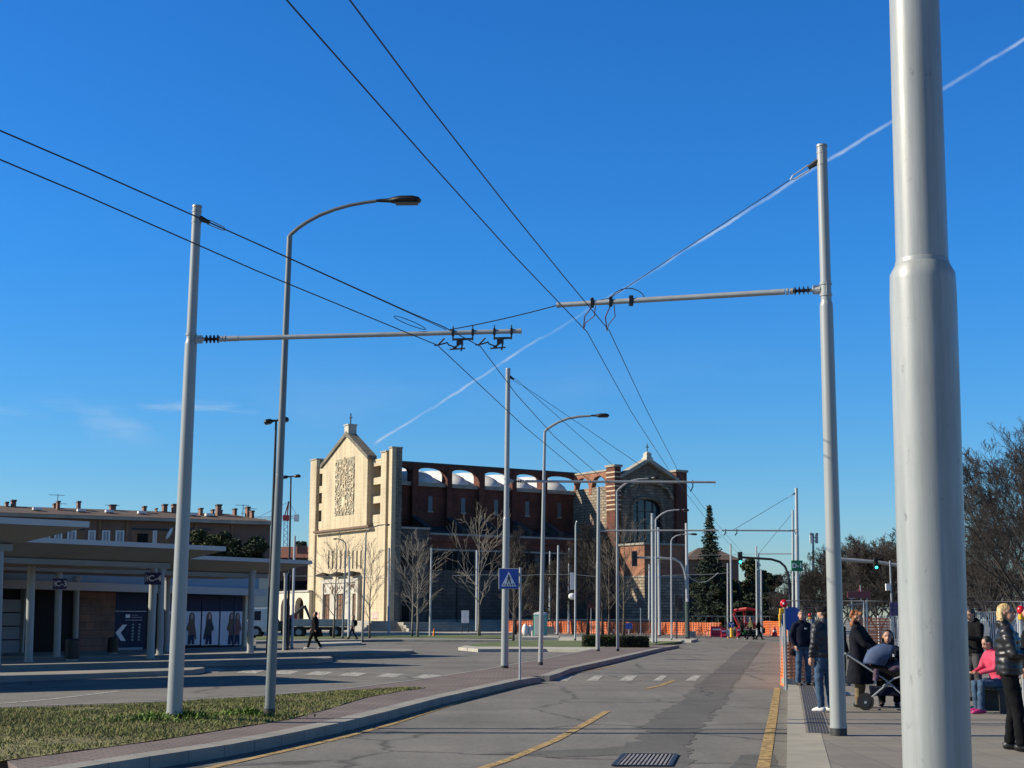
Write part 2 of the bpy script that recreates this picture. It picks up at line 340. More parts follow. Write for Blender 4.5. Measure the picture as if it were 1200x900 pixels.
# contrail and thin cirrus, laid on the sphere of directions
d1 = ray(440, 520).normalized(); d2 = ray(1200, 45).normalized(); nn = d1.cross(d2).normalized(); along = (d2-d1).normalized()
def dot(src, v):
    k = nt.nodes.new('ShaderNodeVectorMath'); k.operation = 'DOT_PRODUCT'; L.new(src, k.inputs[0]); k.inputs[1].default_value = v; return k.outputs['Value']
def math_(op, a, b=None, clamp=False):
    k = nt.nodes.new('ShaderNodeMath'); k.operation = op; k.use_clamp = clamp
    for i, x in enumerate((a, b)):
        if x is None: continue
        if isinstance(x, (int, float)): k.inputs[i].default_value = x
        else: L.new(x, k.inputs[i])
    return k.outputs[0]
def rng_(s, a, b, lo, hi, smooth=True):
    r = nt.nodes.new('ShaderNodeMapRange'); r.inputs['From Min'].default_value = a; r.inputs['From Max'].default_value = b
    r.inputs['To Min'].default_value = lo; r.inputs['To Max'].default_value = hi; r.interpolation_type = 'SMOOTHSTEP' if smooth else 'LINEAR'; L.new(s, r.inputs[0]); return r.outputs[0]
gen = tc.outputs['Generated']
def wn(scale, detail, st=None, rot=None):
    n = nt.nodes.new('ShaderNodeTexNoise'); n.inputs['Scale'].default_value = scale; n.inputs['Detail'].default_value = detail
    if st:
        mp = nt.nodes.new('ShaderNodeMapping'); mp.inputs['Scale'].default_value = st
        if rot: mp.inputs['Rotation'].default_value = rot
        L.new(gen, mp.inputs[0]); L.new(mp.outputs[0], n.inputs['Vector'])
    else: L.new(gen, n.inputs['Vector'])
    return n.outputs[0]
dist = math_('ADD', dot(gen, nn), math_('MULTIPLY', math_('SUBTRACT', wn(26, 7), .5), .0075))
t_al = dot(gen, along); ta, tb = d1.dot(along), d2.dot(along)
wid = rng_(t_al, ta, tb, .0012, .0017)
prof = math_('SUBTRACT', 1.0, math_('DIVIDE', math_('ABSOLUTE', dist), wid), True)
msk = rng_(t_al, ta-.003, ta+.004, 0, 1)
tm = ta+(tb-ta)*.36
fade = math_('ADD', .30, math_('MULTIPLY', rng_(math_('ABSOLUTE', math_('SUBTRACT', t_al, tm)), .02, .09, 0, 1), .62))
trail = math_('MULTIPLY', math_('MULTIPLY', prof, msk), math_('MULTIPLY', fade, rng_(wn(48, 9), .32, .68, .28, .9)))
el = dot(gen, Vector((0, 0, 1)))
cir = math_('MULTIPLY', rng_(wn(2.6, 7, (1, 1, 3.2), (.15, .1, 0)), .56, .80, 0, .22), math_('MULTIPLY', rng_(el, .0, .06, .4, 1), rng_(el, .10, .24, 1, .0)))
cm = dot(gen, ray(60, 492).normalized()); cir2 = math_('MULTIPLY', math_('MULTIPLY', rng_(cm, .9965, .9995, 0, .42), rng_(math_('ABSOLUTE', math_('SUBTRACT', el, ray(60, 490).normalized().z)), .002, .022, 1, 0)), rng_(wn(9, 7, (1, 1, 3.5), (.2, .25, 0)), .48, .72, 0, 1))
cm3 = dot(gen, ray(232, 477).normalized()); cir3 = math_('MULTIPLY', math_('MULTIPLY', rng_(cm3, .9990, .99995, 0, .7), rng_(math_('ABSOLUTE', math_('SUBTRACT', el, ray(232, 477).normalized().z)), .0005, .006, 1, 0)), rng_(wn(14, 7, (1, 1, 7), (.05, .1, 0)), .42, .65, 0, 1))
cir = cir
allc = math_('ADD', math_('ADD', trail, cir, True), math_('ADD', cir2, cir3), True)
mixc = nt.nodes.new('ShaderNodeMix'); mixc.data_type = 'RGBA'; L.new(allc, mixc.inputs[0])
hs = nt.nodes.new('ShaderNodeHueSaturation'); hs.inputs['Saturation'].default_value = 1.25; hs.inputs['Value'].default_value = 1.0; L.new(sky.outputs[0], hs.inputs['Color'])
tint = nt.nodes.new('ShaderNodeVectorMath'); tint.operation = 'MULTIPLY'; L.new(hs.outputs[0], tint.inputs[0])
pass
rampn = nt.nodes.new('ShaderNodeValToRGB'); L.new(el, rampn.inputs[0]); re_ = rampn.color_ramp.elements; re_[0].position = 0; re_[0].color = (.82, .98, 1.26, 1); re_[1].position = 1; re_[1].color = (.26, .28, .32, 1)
for pz, cz in ((.10, (.60, 1.05, 1.42)), (.24, (.45, 1.17, 1.72)), (.42, (.46, 1.17, 1.76)), (.60, (.42, .56, .70))): q_ = re_.new(pz); q_.color = (*cz, 1)  # upper stops darken the unseen sky above the frame to weaken the fill light
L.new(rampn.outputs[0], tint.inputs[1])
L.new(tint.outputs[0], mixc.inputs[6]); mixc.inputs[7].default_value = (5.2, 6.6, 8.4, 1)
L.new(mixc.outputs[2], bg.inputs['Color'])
sl = D.lights.new('sun_lamp', 'SUN'); sl.energy = 5.0; sl.angle = R(.53); sl.color = (1, .90, .73)
so = D.objects.new('sun_lamp', sl); COL.objects.link(so); so.rotation_euler = (-sundir).to_track_quat('-Z', 'Y').to_euler()
SC.view_settings.view_transform = 'Standard'; SC.view_settings.look = 'None'; SC.view_settings.exposure = 0.55; SC.view_settings.gamma = 1
try: SC.view_settings.use_curve_mapping = False
except Exception: pass
SC.cycles.max_bounces = 6; SC.cycles.transparent_max_bounces = 12
# ================================================================== PEOPLE
def remesh(mb, name, m, parent, vox, smooth_it=2, disp=None, faces=None):
    o = mb.build(name, m, None, 'all'); md = o.modifiers.new('r', 'REMESH'); md.mode = 'VOXEL'; md.voxel_size = vox
    if smooth_it: s = o.modifiers.new('s', 'SMOOTH'); s.factor = .5; s.iterations = smooth_it
    bpy.context.view_layer.update(); me = D.meshes.new_from_object(o.evaluated_get(bpy.context.evaluated_depsgraph_get())); D.objects.remove(o)
    if disp:
        amp, fr, aniso = disp
        for v in me.vertices: c = v.co; n = noise.noise(Vector((c.x*fr, c.y*fr, c.z*fr*aniso))); v.co = c+v.normal*(n*amp)
    me.materials.clear(); me.materials.append(M[m]); me.polygons.foreach_set('use_smooth', [True]*len(me.polygons))
    n = D.objects.new(name, me); COL.objects.link(n); n.parent = parent; return n
J0 = dict(pel=(0, 0, .96), wst=(0, 0, 1.10), chs=(0, 0, 1.30), nkb=(0, .01, 1.46), nk=(0, 0, 1.52), hd=(0, -.015, 1.635),
          sa=(.175, 0, 1.41), ea=(.235, .02, 1.14), wa=(.25, -.05, .90), sb=(-.175, 0, 1.41), eb=(-.235, .02, 1.14), wb=(-.25, -.05, .90),
          ha=(.09, 0, .93), ka=(.10, -.02, .50), aa=(.11, .01, .09), hb=(-.09, 0, .93), kb=(-.10, -.02, .50), ab=(-.11, .01, .09), ta=(.125, -.17, .03), tb=(-.125, -.17, .03))
def person(label, loc, rz, s=1.0, J={}, head_yaw=0, head_tilt=0, top='clothnavy', bottom='denim', shoe='shoeblack', hair='hairdark', hair_style='short', coat=0.0, puffer=False, bulk=1.0, detail=True, hand_dirs=None, extra=None, skirt=False, glasses=False, hands=True, hood=False):
    j = {k: Vector(v) for k, v in J0.items()}; j.update({k: Vector(v) for k, v in J.items()})
    e = empty('person', loc, label, 'person', None, rz); e.scale = (s, s, s); vox = .018 if detail else .03
    HM = Matrix.Rotation(head_yaw, 3, 'Z') @ Matrix.Rotation(head_tilt, 3, 'X'); hd = j['hd']
    # --- body (skin)
    b = MB(); b.tube([j['pel'], j['wst'], j['chs'], j['nkb']], [(.14, .10), (.13, .095), (.155, .105), (.10, .07)], 14, ref=Vector((1, 0, 0)))
    b.tube([j['nkb']-Vector((0, 0, .04)), j['nk'], hd-HM @ Vector((0, -.0, .05))], [.062, .055, .05], 12)
    for q in 'ab':
        b.tube([j['s'+q].lerp(j['nkb'], .5), j['s'+q], j['e'+q], j['w'+q]], [.05, .052, .038, .027], 10); b.tube([j['h'+q]+Vector((0, 0, .06)), j['h'+q], j['k'+q], j['a'+q], j['a'+q]-Vector((0, 0, .04))], [.085, .085, .055, .04, .04], 10); b.tube([j['a'+q]-Vector((0, 0, .04)), j['t'+q]], [.04, .03], 8)
    def hp(x, y, z): return hd+HM @ Vector((x, y, z))
    b.sphere(hp(0, .018, .02), (.074, .092, .088), 18, 12, HM); b.sphere(hp(0, -.022, -.035), (.058, .062, .072), 16, 10, HM); b.sphere(hp(0, -.04, -.088), (.030, .028, .024), 10, 6, HM)
    b.tube([hp(0, -.078, .012), hp(0, -.100, -.025), hp(0, -.080, -.034)], [.008, .014, .008], 8)
    b.tube([hp(-.02, -.083, -.058), hp(0, -.089, -.057), hp(.02, -.083, -.058)], .008, 6)
    for sx in (-1, 1): b.sphere(hp(.076*sx, .012, -.005), (.010, .020, .030), 8, 6, HM)
    # hands with palm, four fingers and thumb
    for q, sg in (('a', 1), ('b', -1)):
        w_ = j['w'+q]; d = (w_-j['e'+q]).normalized(); 
        if hand_dirs and q in hand_dirs: d = Vector(hand_dirs[q]).normalized()
        side = Vector((0, -1, 0))-d*Vector((0, -1, 0)).dot(d)
        if side.length < .2: side = Vector((0, 0, 1))-d*d.z
        side.normalize(); pal = d.cross(side).normalized()*sg     # palm normal
        pm = w_+d*.055; b.tube([w_-d*.01, w_+d*.02, pm, w_+d*.09], [(.024, .019), (.028, .02), (.040, .019), (.040, .016)], 10, ref=side)
        if hands:
            for fi, (off, ln) in enumerate(((.030, .068), (.010, .076), (-.010, .071), (-.029, .056))):
                p0 = w_+d*.082+side*off; p1 = p0+d*ln*.45+pal*.006; p2 = p1+d*ln*.30+pal*.018; p3 = p2+d*ln*.18+pal*.022; b.tube([p0, p1, p2, p3], [.0095, .009, .0085, .0075], 6)
            t0 = w_+d*.025+side*.026; b.tube([t0, t0+d*.030+side*.024+pal*.008, t0+d*.055+side*.026+pal*.018], [.013, .011, .009], 6)
    bo = remesh(b, 'body_skin', 'skin', e, .011 if detail else .022, 1)
    bo.name = 'body'
    me = bo.data; me.materials.append(M['eye']); me.materials.append(M['lips'])
    HI = HM.transposed()
    for p in me.polygons:
        c = HI @ (Vector(p.center)-hd)
        if c.y < -.045:
            if abs(abs(c.x)-.030) < .014 and abs(c.z-.012) < .0075: p.material_index = 1
            elif abs(abs(c.x)-.030) < .018 and abs(c.z-.034) < .005: p.material_index = 1
            elif abs(c.x) < .022 and abs(c.z+.058) < .0075 and c.y < -.07: p.material_index = 2
    # --- trousers
    t = MB(); t.tube([j['wst']-Vector((0, 0, .02)), j['pel'], (j['ha']+j['hb'])/2-Vector((0, 0, .06))], [(.152, .115), (.172, .13), (.15, .11)], 16, ref=Vector((1, 0, 0)))
    for q in 'ab':
        kf = j['k'+q]; t.tube([j['h'+q]+Vector((0, 0, .02)), j['h'+q].lerp(kf, .3), kf, kf.lerp(j['a'+q], .5), j['a'+q]+Vector((0, 0, -.02))], [.105, .098, .076, .068, .062], 12)
    remesh(t, 'trousers', bottom, e, vox, 2, (.013, 9, 1.4))
    for q in 'ab':
        a = j['a'+q]; tt = j['t'+q]; f = (tt-a); f.z = 0; f.normalize(); sh = MB(); zz = min(a.z, 9)-.09
        sh.tube([a-f*.075+Vector((0, 0, -.045)), a-f*.02+Vector((0, 0, -.03)), a+f*.09+Vector((0, 0, -.045)), a+f*.165+Vector((0, 0, -.058)), a+f*.20+Vector((0, 0, -.062))], [(.033, .035), (.042, .055), (.048, .04), (.045, .028), (.02, .015)], 10, ref=f.cross(Vector((0, 0, 1)))); sh.build('shoe', shoe, e, 'all')
    # --- jacket / coat
    k = MB(); B = bulk; pts = [j['chs'].lerp(j['nkb'], 1)+Vector((0, 0, .035)), j['nkb']-Vector((0, 0, .035)), j['chs'].lerp(j['nkb'], .45), j['chs'], j['wst'], j['pel']+Vector((0, 0, .0))]
    rd_ = [(.068, .066), (.13*B, .085*B), (.19*B, .115*B), (.195*B, .135*B), (.18*B, .128*B), (.19*B, .138*B)]
    if coat: pts += [j['pel'].lerp(Vector((j['pel'].x, j['pel'].y, 0)), t_) for t_ in [coat*.5, coat]]; rd_ += [(.215*B, .17*B), (.25*B, .21*B)]
    else: pts += [j['pel']-Vector((0, 0, .06))]; rd_ += [(.185*B, .135*B)]
    k.tube(pts, rd_, 20, ref=Vector((1, 0, 0)))
    for q in 'ab': k.tube([j['s'+q].lerp(j['nkb'], .45), j['s'+q], j['s'+q].lerp(j['e'+q], .5), j['e'+q], j['e'+q].lerp(j['w'+q], .6), j['w'+q]], [.068*B, .076*B, .068*B, .058*B, .05*B, .042*B], 12)
    if hood: k.sphere(j['nk']+Vector((0, .05, -.01)), (.105, .085, .065), 12, 8)
    else: k.tube([j['nkb']+Vector((0, .01, .0)), j['nk']+Vector((0, .01, .03))], [.078, .075], 14)
    jo = remesh(k, 'coat' if coat else 'jacket', top, e, vox, 2, (.014, 10, 3.2) if puffer else (.010, 8, 1.0))
    if puffer:
        for v in jo.data.vertices:
            if v.co.z < 1.42: v.co += v.normal*(.007*abs(sin((v.co.z+.02*noise.noise(v.co*6))*pi/.085))-.003)
    # --- hair
    h = MB(); dn = 12
    if hair_style != 'bald':
        h.sphere(hp(0, .034, .038), (.082, .090, .084), 18, 12, HM); h.sphere(hp(0, .062, .0), (.078, .065, .085), 14, 10, HM)
    if hair_style == 'long':
        h.tube([hp(0, .05, .06), hp(0, .075, -.02), hp(0, .075, -.13), hp(0, .06, -.23)], [(.085, .07), (.09, .06), (.095, .05), (.06, .03)], 12, ref=HM @ Vector((1, 0, 0)))
        for sx in (-1, 1): h.tube([hp(.05*sx, .03, .075), hp(.078*sx, .045, .01), hp(.082*sx, .045, -.10), hp(.07*sx, .02, -.24)], [.03, .030, .032, .012], 8)
    if hair_style == 'curly':
        r_ = random.Random(4)
        for _ in range(46):
            a = r_.uniform(0, 2*pi); zz = r_.uniform(-.17, .09); rr_ = .085+.02*r_.random(); y = sin(a)*rr_+.03; 
            if y < -.0 and zz < .06: continue
            h.sphere(hp(cos(a)*rr_*(1.05 if zz < 0 else .85), y, zz), .030+.014*r_.random(), 8, 6)
    ho = remesh(h, 'hair', hair, e, .014 if detail else .026, 1, (.006, 40, .4)) if hair_style != 'bald' else None
    if glasses:
        g_ = MB()
        for sx in (-1, 1): P = [hp(.031*sx+.022*cos(a*pi/6), -.088, .010+.018*sin(a*pi/6)) for a in range(13)]; g_.tube(P, .0022, 5, False); g_.bar(hp(.053*sx, -.085, .014), hp(.078*sx, .01, .008), .003)
        g_.bar(hp(-.009, -.089, .014), hp(.009, -.089, .014), .003); g_.build('spectacles', 'black', e)
    return e, j
def gp_(px, py, h=.15): p = G(px, py, h); return (p.x, p.y, h)
# man in navy jumper, hands by pockets
p = gp_(941, 803.5); e, j = person('man in navy jumper and blue jeans, jacket over his arm, at the platform end', p, R(14), .985, dict(wa=(.20, -.14, .98), ea=(.27, .03, 1.15), eb=(-.27, .03, 1.15), wb=(-.21, -.06, .93), aa=(.15, -.01, .09), ab=(-.12, .01, .09), ta=(.2, -.17, .03), ka=(.13, -.03, .5), kb=(-.11, -.03, .5)), R(-25), 0, 'clothnavy', 'denim', 'shoeblack', 'hairgrey', 'short')
k_ = MB().tube([(.20, -.16, 1.05), (.23, -.18, .95), (.22, -.17, .80)], [(.05, .06), (.12, .08), (.10, .05)], 12); remesh(k_, 'folded_jacket', 'clothblack', e, .015, 1, (.02, 12, 1)); MB().box((.05, -.135, 1.33), (.05, .012, .03)).build('badge', 'signwhite', e)
MB().tube([(-.20, .02, .83), (-.21, .06, .72)], [.07, .09], 10).build('bag', 'clothblack', e)
# man from behind in the puffer
p = gp_(968, 834.5); e, j = person('man seen from behind in dark quilted puffer jacket and jeans beside the right pole', p, R(-150), 1.0, dict(eb=(-.26, .0, 1.14), wb=(-.26, -.10, .92), ka=(.10, -.04, .5)), R(20), 0, 'puffermatte', 'denim', 'shoewhite', 'hairdark', 'short', puffer=True, bulk=1.12)
k_ = MB().sphere(tuple(Vector(j['hd'])+Vector((0, .02, .045))), (.088, .10, .075), 14, 10); remesh(k_, 'cap', 'clothblack', e, .012, 1)
# ginger woman pushing the stroller
p = gp_(1008, 829); e, j = person('woman with ginger curly hair in long dark coat and khaki trousers pushing the stroller', p, R(62), .96, dict(ea=(.20, -.20, 1.14), wa=(.13, -.40, 1.02), eb=(-.20, -.18, 1.14), wb=(-.13, -.40, 1.02)), R(-10), R(6), 'coat', 'khaki', 'shoeblack', 'hairginger', 'curly', coat=.56, bulk=1.16, hand_dirs=dict(a=(0, -.9, .1), b=(0, -.9, .1)))
h_ = MB().tube([(.27, -.02, 1.0), (.29, -.05, .75)], [.008, .008], 6).prism([(.24, -.16, .75), (.24, .10, .75), (.24, .12, .42), (.24, -.18, .42)], (.12, 0, 0)); h_.build('handbag', 'clothblack', e, bevel=.03)
WMN = p
# hidden second pair of legs behind (person in dark, white shoes)
p = gp_(984, 815); person('person in black with white shoes, mostly hidden behind the ginger woman', p, R(40), .95, {}, 0, 0, 'clothblack', 'clothblack', 'shoewhite', 'hairdark', 'short')
# girl/woman behind stroller, seated low
p = gp_(1048, 829); e, j = person('dark haired girl in navy top, crouching behind the stroller', (p[0]+.02, p[1]+.35, .15), R(-18), 1.08, dict(pel=(0, .12, .42), wst=(0, .08, .58), chs=(0, 0, .80), nkb=(0, -.02, .96), nk=(0, -.03, 1.02), hd=(0, -.05, 1.13), sa=(.16, -.01, .91), sb=(-.16, -.01, .91), ea=(.22, -.18, .68), eb=(-.22, -.18, .68), wa=(.12, -.36, .62), wb=(-.12, -.36, .62), ha=(.09, .12, .40), hb=(-.09, .12, .40), ka=(.12, -.28, .50), kb=(-.12, -.28, .44), aa=(.12, -.10, .09), ab=(-.12, -.08, .09), ta=(.13, -.28, .03), tb=(-.13, -.26, .03)), R(5), R(6), 'clothnavy', 'clothblack', 'shoeblack', 'hairdark', 'long')
j['hd']; MB().box((.09, -.13, .83), (.035, .01, .045)).build('badge', 'signwhite', e)
# blonde woman in glossy black puffer
p = gp_(1187, 880); e, j = person('blonde woman with glasses in glossy black puffer jacket and black trousers at the right edge', p, R(70), .985, dict(ea=(.26, -.10, 1.17), wa=(.06, -.26, 1.14), eb=(-.26, -.06, 1.15), wb=(-.04, -.26, 1.12), aa=(.13, .04, .09), ab=(-.13, -.10, .09), ta=(.15, -.14, .03), tb=(-.15, -.28, .03), kb=(-.11, -.08, .5)), R(-22), R(-3), 'puffer', 'clothblack', 'shoeblack', 'hairblonde', 'long', puffer=True, bulk=1.16, glasses=True, hood=True)
MB().tube([(.16, -.19, 1.02), (.17, -.17, .90)], .004, 5).build('pocket_zip', 'galv2', e)
# man in black jacket looking at his phone
p = gp_(1144, 822); e, j = person('man in black jacket looking down at his phone right beside the big near pole', p, R(-62), 1.0, dict(hd=(0, -.06, 1.62), ea=(.24, -.06, 1.16), wa=(.10, -.30, 1.20), eb=(-.24, -.04, 1.16), wb=(-.08, -.28, 1.14)), R(0), R(24), 'clothblack', 'greycloth', 'shoeblack', 'hairdark', 'short', bulk=1.1, hood=True)
MB().box((.06, -.42, 1.22), (.075, .012, .15)).build('phone', 'black', e, bevel=.004)
# seated woman in pink
p = gp_(1167, 836); e, j = person('seated woman in pink top, jeans and magenta shoes beside the man with the phone', p, R(-75), .95, dict(pel=(0, .10, .52), wst=(0, .07, .68), chs=(0, .0, .90), nkb=(0, -.04, 1.05), nk=(0, -.07, 1.10), hd=(0, -.12, 1.20), sa=(.16, -.02, 1.00), sb=(-.16, -.02, 1.00), ea=(.21, -.12, .76), eb=(-.21, -.12, .76), wa=(.08, -.34, .70), wb=(-.08, -.34, .70), ha=(.09, .08, .50), hb=(-.09, .08, .50), ka=(.11, -.34, .52), kb=(-.11, -.34, .50), aa=(.12, -.36, .09), ab=(-.12, -.28, .09), ta=(.12, -.54, .03), tb=(-.12, -.46, .03)), 0, R(28), 'pink', 'denim', 'magenta', 'hairdark', 'short')
BN = empty('bench', (p[0]+.16, p[1]+.35, .15), 'low dark bench under the seated woman in pink', 'bench')
MB().box((0.05, 0, .40), (.5, 1.1, .05)).build('seat', 'darkmetal', BN); 
for y in (-.45, .45): MB().box((.05, y, .19), (.35, .05, .38)).build('leg', 'darkmetal', BN)
p = gp_(1216, 866); person('dark coated person cut off by the right edge beside the blonde woman', p, R(-100), 1.0, {}, 0, 0, 'clothblack', 'clothblack', 'shoeblack', 'hairdark', 'short', bulk=1.1)
# distant walkers
walk = dict(ka=(.09, -.18, .52), aa=(.09, -.30, .12), ta=(.09, -.46, .09), kb=(-.09, .02, .50), ab=(-.09, .30, .13), tb=(-.09, .16, .04), ea=(.24, .10, 1.15), wa=(.25, .10, .92), eb=(-.24, -.08, 1.15), wb=(-.24, -.24, .96))
p = gp_(368.5, 761.5); e, j = person('person in black hooded coat walking with a bag on the bus platform', p, R(-100), 1.02, walk, 0, 0, 'clothblack', 'clothblack', 'shoewhite', 'hairdark', 'short', coat=.22, bulk=1.25, detail=False)
MB().tube([(-.26, .12, .95), (-.28, .16, .60)], [.10, .15], 10).build('bag', 'clothblack', e)
p = gp_(336, 757); person('dark figure standing behind the lawn street lamp, by the truck', p, R(160), 1.0, {}, 0, 0, 'clothblack', 'clothblack', 'shoeblack', 'hairdark', 'short', detail=False)
p = gp_(413.5, 750, .12); e, j = person('person in grey with backpack striding left before the church', p, R(-95), .95, walk, 0, 0, 'greycloth', 'clothnavy', 'shoeblack', 'hairdark', 'short', detail=False)
MB().sphere((0, .20, 1.22), (.16, .12, .24), 12, 8).build('backpack', 'clothblack', e, True)
p = gp_(869.5, 749.8, 0); e, j = person('walker in black with a bright green bag crossing the far road', p, R(80), 1.02, walk, 0, 0, 'clothblack', 'clothblack', 'shoewhite', 'hairdark', 'short', detail=False)
MB().box((.28, -.1, .62), (.12, .35, .36)).build('shopping_bag', emis('x', (.1, .6, .1), 0) if False else mat('bag_green', (.05, .55, .08), .6), e, bevel=.02)
p = gp_(880, 750, 0); person('walker in olive top crossing the far road, middle of the three', p, R(-85), 1.05, walk, 0, 0, 'olive', 'clothblack', 'shoeblack', 'hairdark', 'short', detail=False)
p = gp_(889.5, 750, 0); person('walker in black crossing the far road, rightmost of the three', p, R(100), .98, walk, 0, 0, 'clothblack', 'clothblack', 'shoeblack', 'hairdark', 'short', detail=False)
# ================================================================== STROLLER
b = G(1041, 832, .15); ST = empty('stroller', (b.x+.05, b.y, .15), 'navy blue stroller with big hood and purple blanket pushed by the ginger woman', 'stroller', rz=R(-14)); ST.scale = (1.0, 1.0, .96)
# local x to the right is forward
for x, y, r_ in ((-.42, -.24, .14), (-.42, .24, .14), (.34, -.22, .14), (.34, .22, .14)):
    w_ = MB().tube([(x, y-.025, r_), (x, y+.025, r_)], r_, 24).build('wheel', 'rubber', ST, True); mb = MB().tube([(x, y-.03, r_), (x, y-.026, r_)], r_*.62, 20)
    mb.build('rim', 'shutter_grey' if False else 'darkmetal', w_, True); MB().tube([(x, y-.036, r_), (x, y+.036, r_)], .025, 10).build('hub', 'galv2', w_, True)
fr = MB()
for y in (-.24, .24): fr.tube([(-.42, y, .14), (.05, y*.9, .55), (.25, y*.9, .62)], .014, 6).tube([(.34, y, .14), (-.10, y*.9, .55), (-.72, y*.9, .98)], .014, 6)
fr.tube([(-.72, -.22, .98), (-.76, -.22, 1.0), (-.76, .22, 1.0), (-.72, .22, .98)], .016, 6).tube([(-.42, -.24, .14), (-.42, .24, .14)], .012, 6).tube([(.34, -.22, .14), (.34, .22, .14)], .012, 6); fr.build('frame', 'galv2', ST)
MB().tube([(-.76, -.20, 1.0), (-.76, .20, 1.0)], .022, 8).build('handle_grip', 'black', ST, True)
bk = MB().prism([(-.34, -.2, .26), (.30, -.2, .24), (.34, -.2, .38), (-.36, -.2, .42)], (0, .4, 0)); remesh(bk, 'basket', 'clothnavy', ST, .016, 3)
st = MB().prism([(-.28, -.21, .55), (.48, -.21, .50), (.52, -.21, .60), (.0, -.21, .70), (-.25, -.21, 1.0), (-.34, -.21, .95)], (0, .42, 0)); remesh(st, 'seat', 'clothblack', ST, .016, 3)
# hood: swept half disc
hb_ = MB(); N1, N2 = 14, 12; c0 = Vector((-.08, 0, .80))
for i in range(N1+1):
    a = R(178)-R(118)*i/N1
    for k_ in range(N2+1):
        y = -.235+.47*k_/N2; rr_ = .36*(1-.16*(2*k_/N2-1)**4)*(1+.012*cos(i*pi*6/N1)); hb_.v.append((c0.x+rr_*cos(a), y, c0.z+rr_*sin(a)*1.0))
for i in range(N1):
    for k_ in range(N2): a = i*(N2+1)+k_; hb_.f.append((a, a+1, a+N2+2, a+N2+1))
for s_, kk in ((-.235, 0), (.235, N2)):
    o_ = len(hb_.v); hb_.v.append((c0.x, s_, c0.z-.02))
    for i in range(N1): hb_.f.append((o_, i*(N2+1)+kk, (i+1)*(N2+1)+kk))
M['strollerblue'] = mat('stroller_blue', (.045, .075, .16), .75, nscale=12, nvar=.15)
hd_ = hb_.build('hood', 'strollerblue', ST, 'all'); sm = hd_.modifiers.new('t', 'SOLIDIFY'); sm.thickness = .012
M['blanket'] = mat('blanket_purple', (.085, .055, .085), .95, nscale=14, nvar=.4, bump=.6, bscale=20)
bl_ = MB().tube([(-.10, 0, .70), (.12, 0, .74), (.34, 0, .68), (.48, 0, .58)], [(.20, .08), (.22, .13), (.21, .12), (.15, .06)], 14, ref=Vector((0, 1, 0))); remesh(bl_, 'blanket', 'blanket', ST, .016, 2, (.025, 9, 1))
MB().box((.26, -.20, .78), (.07, .06, .04)).build('toy', 'signwhite', ST, bevel=.015)
MB().tube([(-.22, -.26, .72), (-.24, -.27, .52)], [.045, .05], 10).build('cup_holder', 'pink' if False else 'blanket', ST, True)
# ================================================================== GROUND
def sheet(name, pts, z, m, kind='structure', h=None, rough=0):
    P = [G(px, py, z) if h is None else None for px, py in pts]
    if rough:
        Q = []
        for i in range(len(P)):
            a, b = P[i], P[(i+1) % len(P)]; k = max(1, int((b-a).length/.12)); n_ = (b-a).normalized(); n_ = Vector((-n_.y, n_.x, 0))
            for j in range(k): q = a.lerp(b, j/k); Q.append(q+n_*rough*(noise.noise(q*2.2)*1.6+noise.noise(q*7)*.7))
        P = Q
    mb = MB(); mb.face([(p.x, p.y, z) for p in P]); return tag(mb.build(name, m, fix=False), kind=kind)
def slab(name, pts, z, m, drop=.15, world=False, kind='structure'):
    P = [Vector(p) if world else G(p[0], p[1], z) for p in pts]
    mb = MB(); mb.prism([(p.x, p.y, z-drop-.02) for p in P], (0, 0, drop+.02)); return tag(mb.build(name, m), kind=kind)
g = MB(); g.face([(-1500, -60, 0), (1500, -60, 0), (1500, 2500, 0), (-1500, 2500, 0)]); tag(g.build('ground', 'far_ground', fix=False), kind='structure')
# road sheets
rd = MB(); rd.face([(x, y, .004) for x, y in ((-60, -10), (3.6, -10), (3.6+.185*150, 145), (-60, 145))]); tag(rd.build('road', 'asphalt', fix=False), kind='structure')
sheet('asphalt_patch', [(735, 902), (803, 902), (812, 868), (822, 850), (848, 824), (862, 800), (880, 776), (897, 753), (880, 752), (862, 765), (838, 787), (808, 810), (800, 822), (776, 832), (756, 850), (745, 868), (700, 880), (640, 884), (640, 888), (700, 886), (740, 885)], .008, 'patch', rough=.10)
sheet('asphalt_patch', [(855, 902), (868, 884), (905, 884), (918, 903)], .0075, 'patch', rough=.05)
sheet('asphalt_patch', [(560, 884), (600, 881), (705, 877), (712, 881), (640, 884.5)], .0075, 'patch', rough=.08)
def band(name, pts, z, m, wpx=None, wm=.12):
    P = [G(px, py, z) for px, py in pts]; mb = MB(); Lp, Rp = [], []
    for i, p in enumerate(P):
        d = (P[min(i+1, len(P)-1)]-P[max(i-1, 0)]).normalized(); n = Vector((-d.y, d.x, 0)); Lp.append(p+n*wm/2); Rp.append(p-n*wm/2)
    for i in range(len(P)-1): mb.face([Rp[i], Rp[i+1], Lp[i+1], Lp[i]])
    return tag(mb.build(name, m, fix=False), kind='structure')
ISL = [(60, 905), (180, 886), (270, 872.5), (330, 861.5), (395, 848), (455, 833.5), (512, 818.5), (570, 805.5), (608, 797), (626, 794.2), (634, 793.6)]
band('yellow_edge_line', [(240, 901), (350, 876), (395, 865.5), (455, 849.5), (512, 831), (560, 816), (620, 802), (665, 791), (720, 779.5)], .012, 'yellow_paint', wm=.12)
band('yellow_lane_line', [(560, 902), (600, 888.5), (650, 867.5), (690, 846), (711, 833.5)], .012, 'yellow_paint', wm=.13)
band('yellow_lane_line', [(757, 807), (775, 803), (790, 797)], .012, 'yellow_paint', wm=.13)
band('yellow_bus_line', [(893.5, 905), (900, 870), (906, 838), (911, 806)], .012, 'yellow_paint', wm=.15)
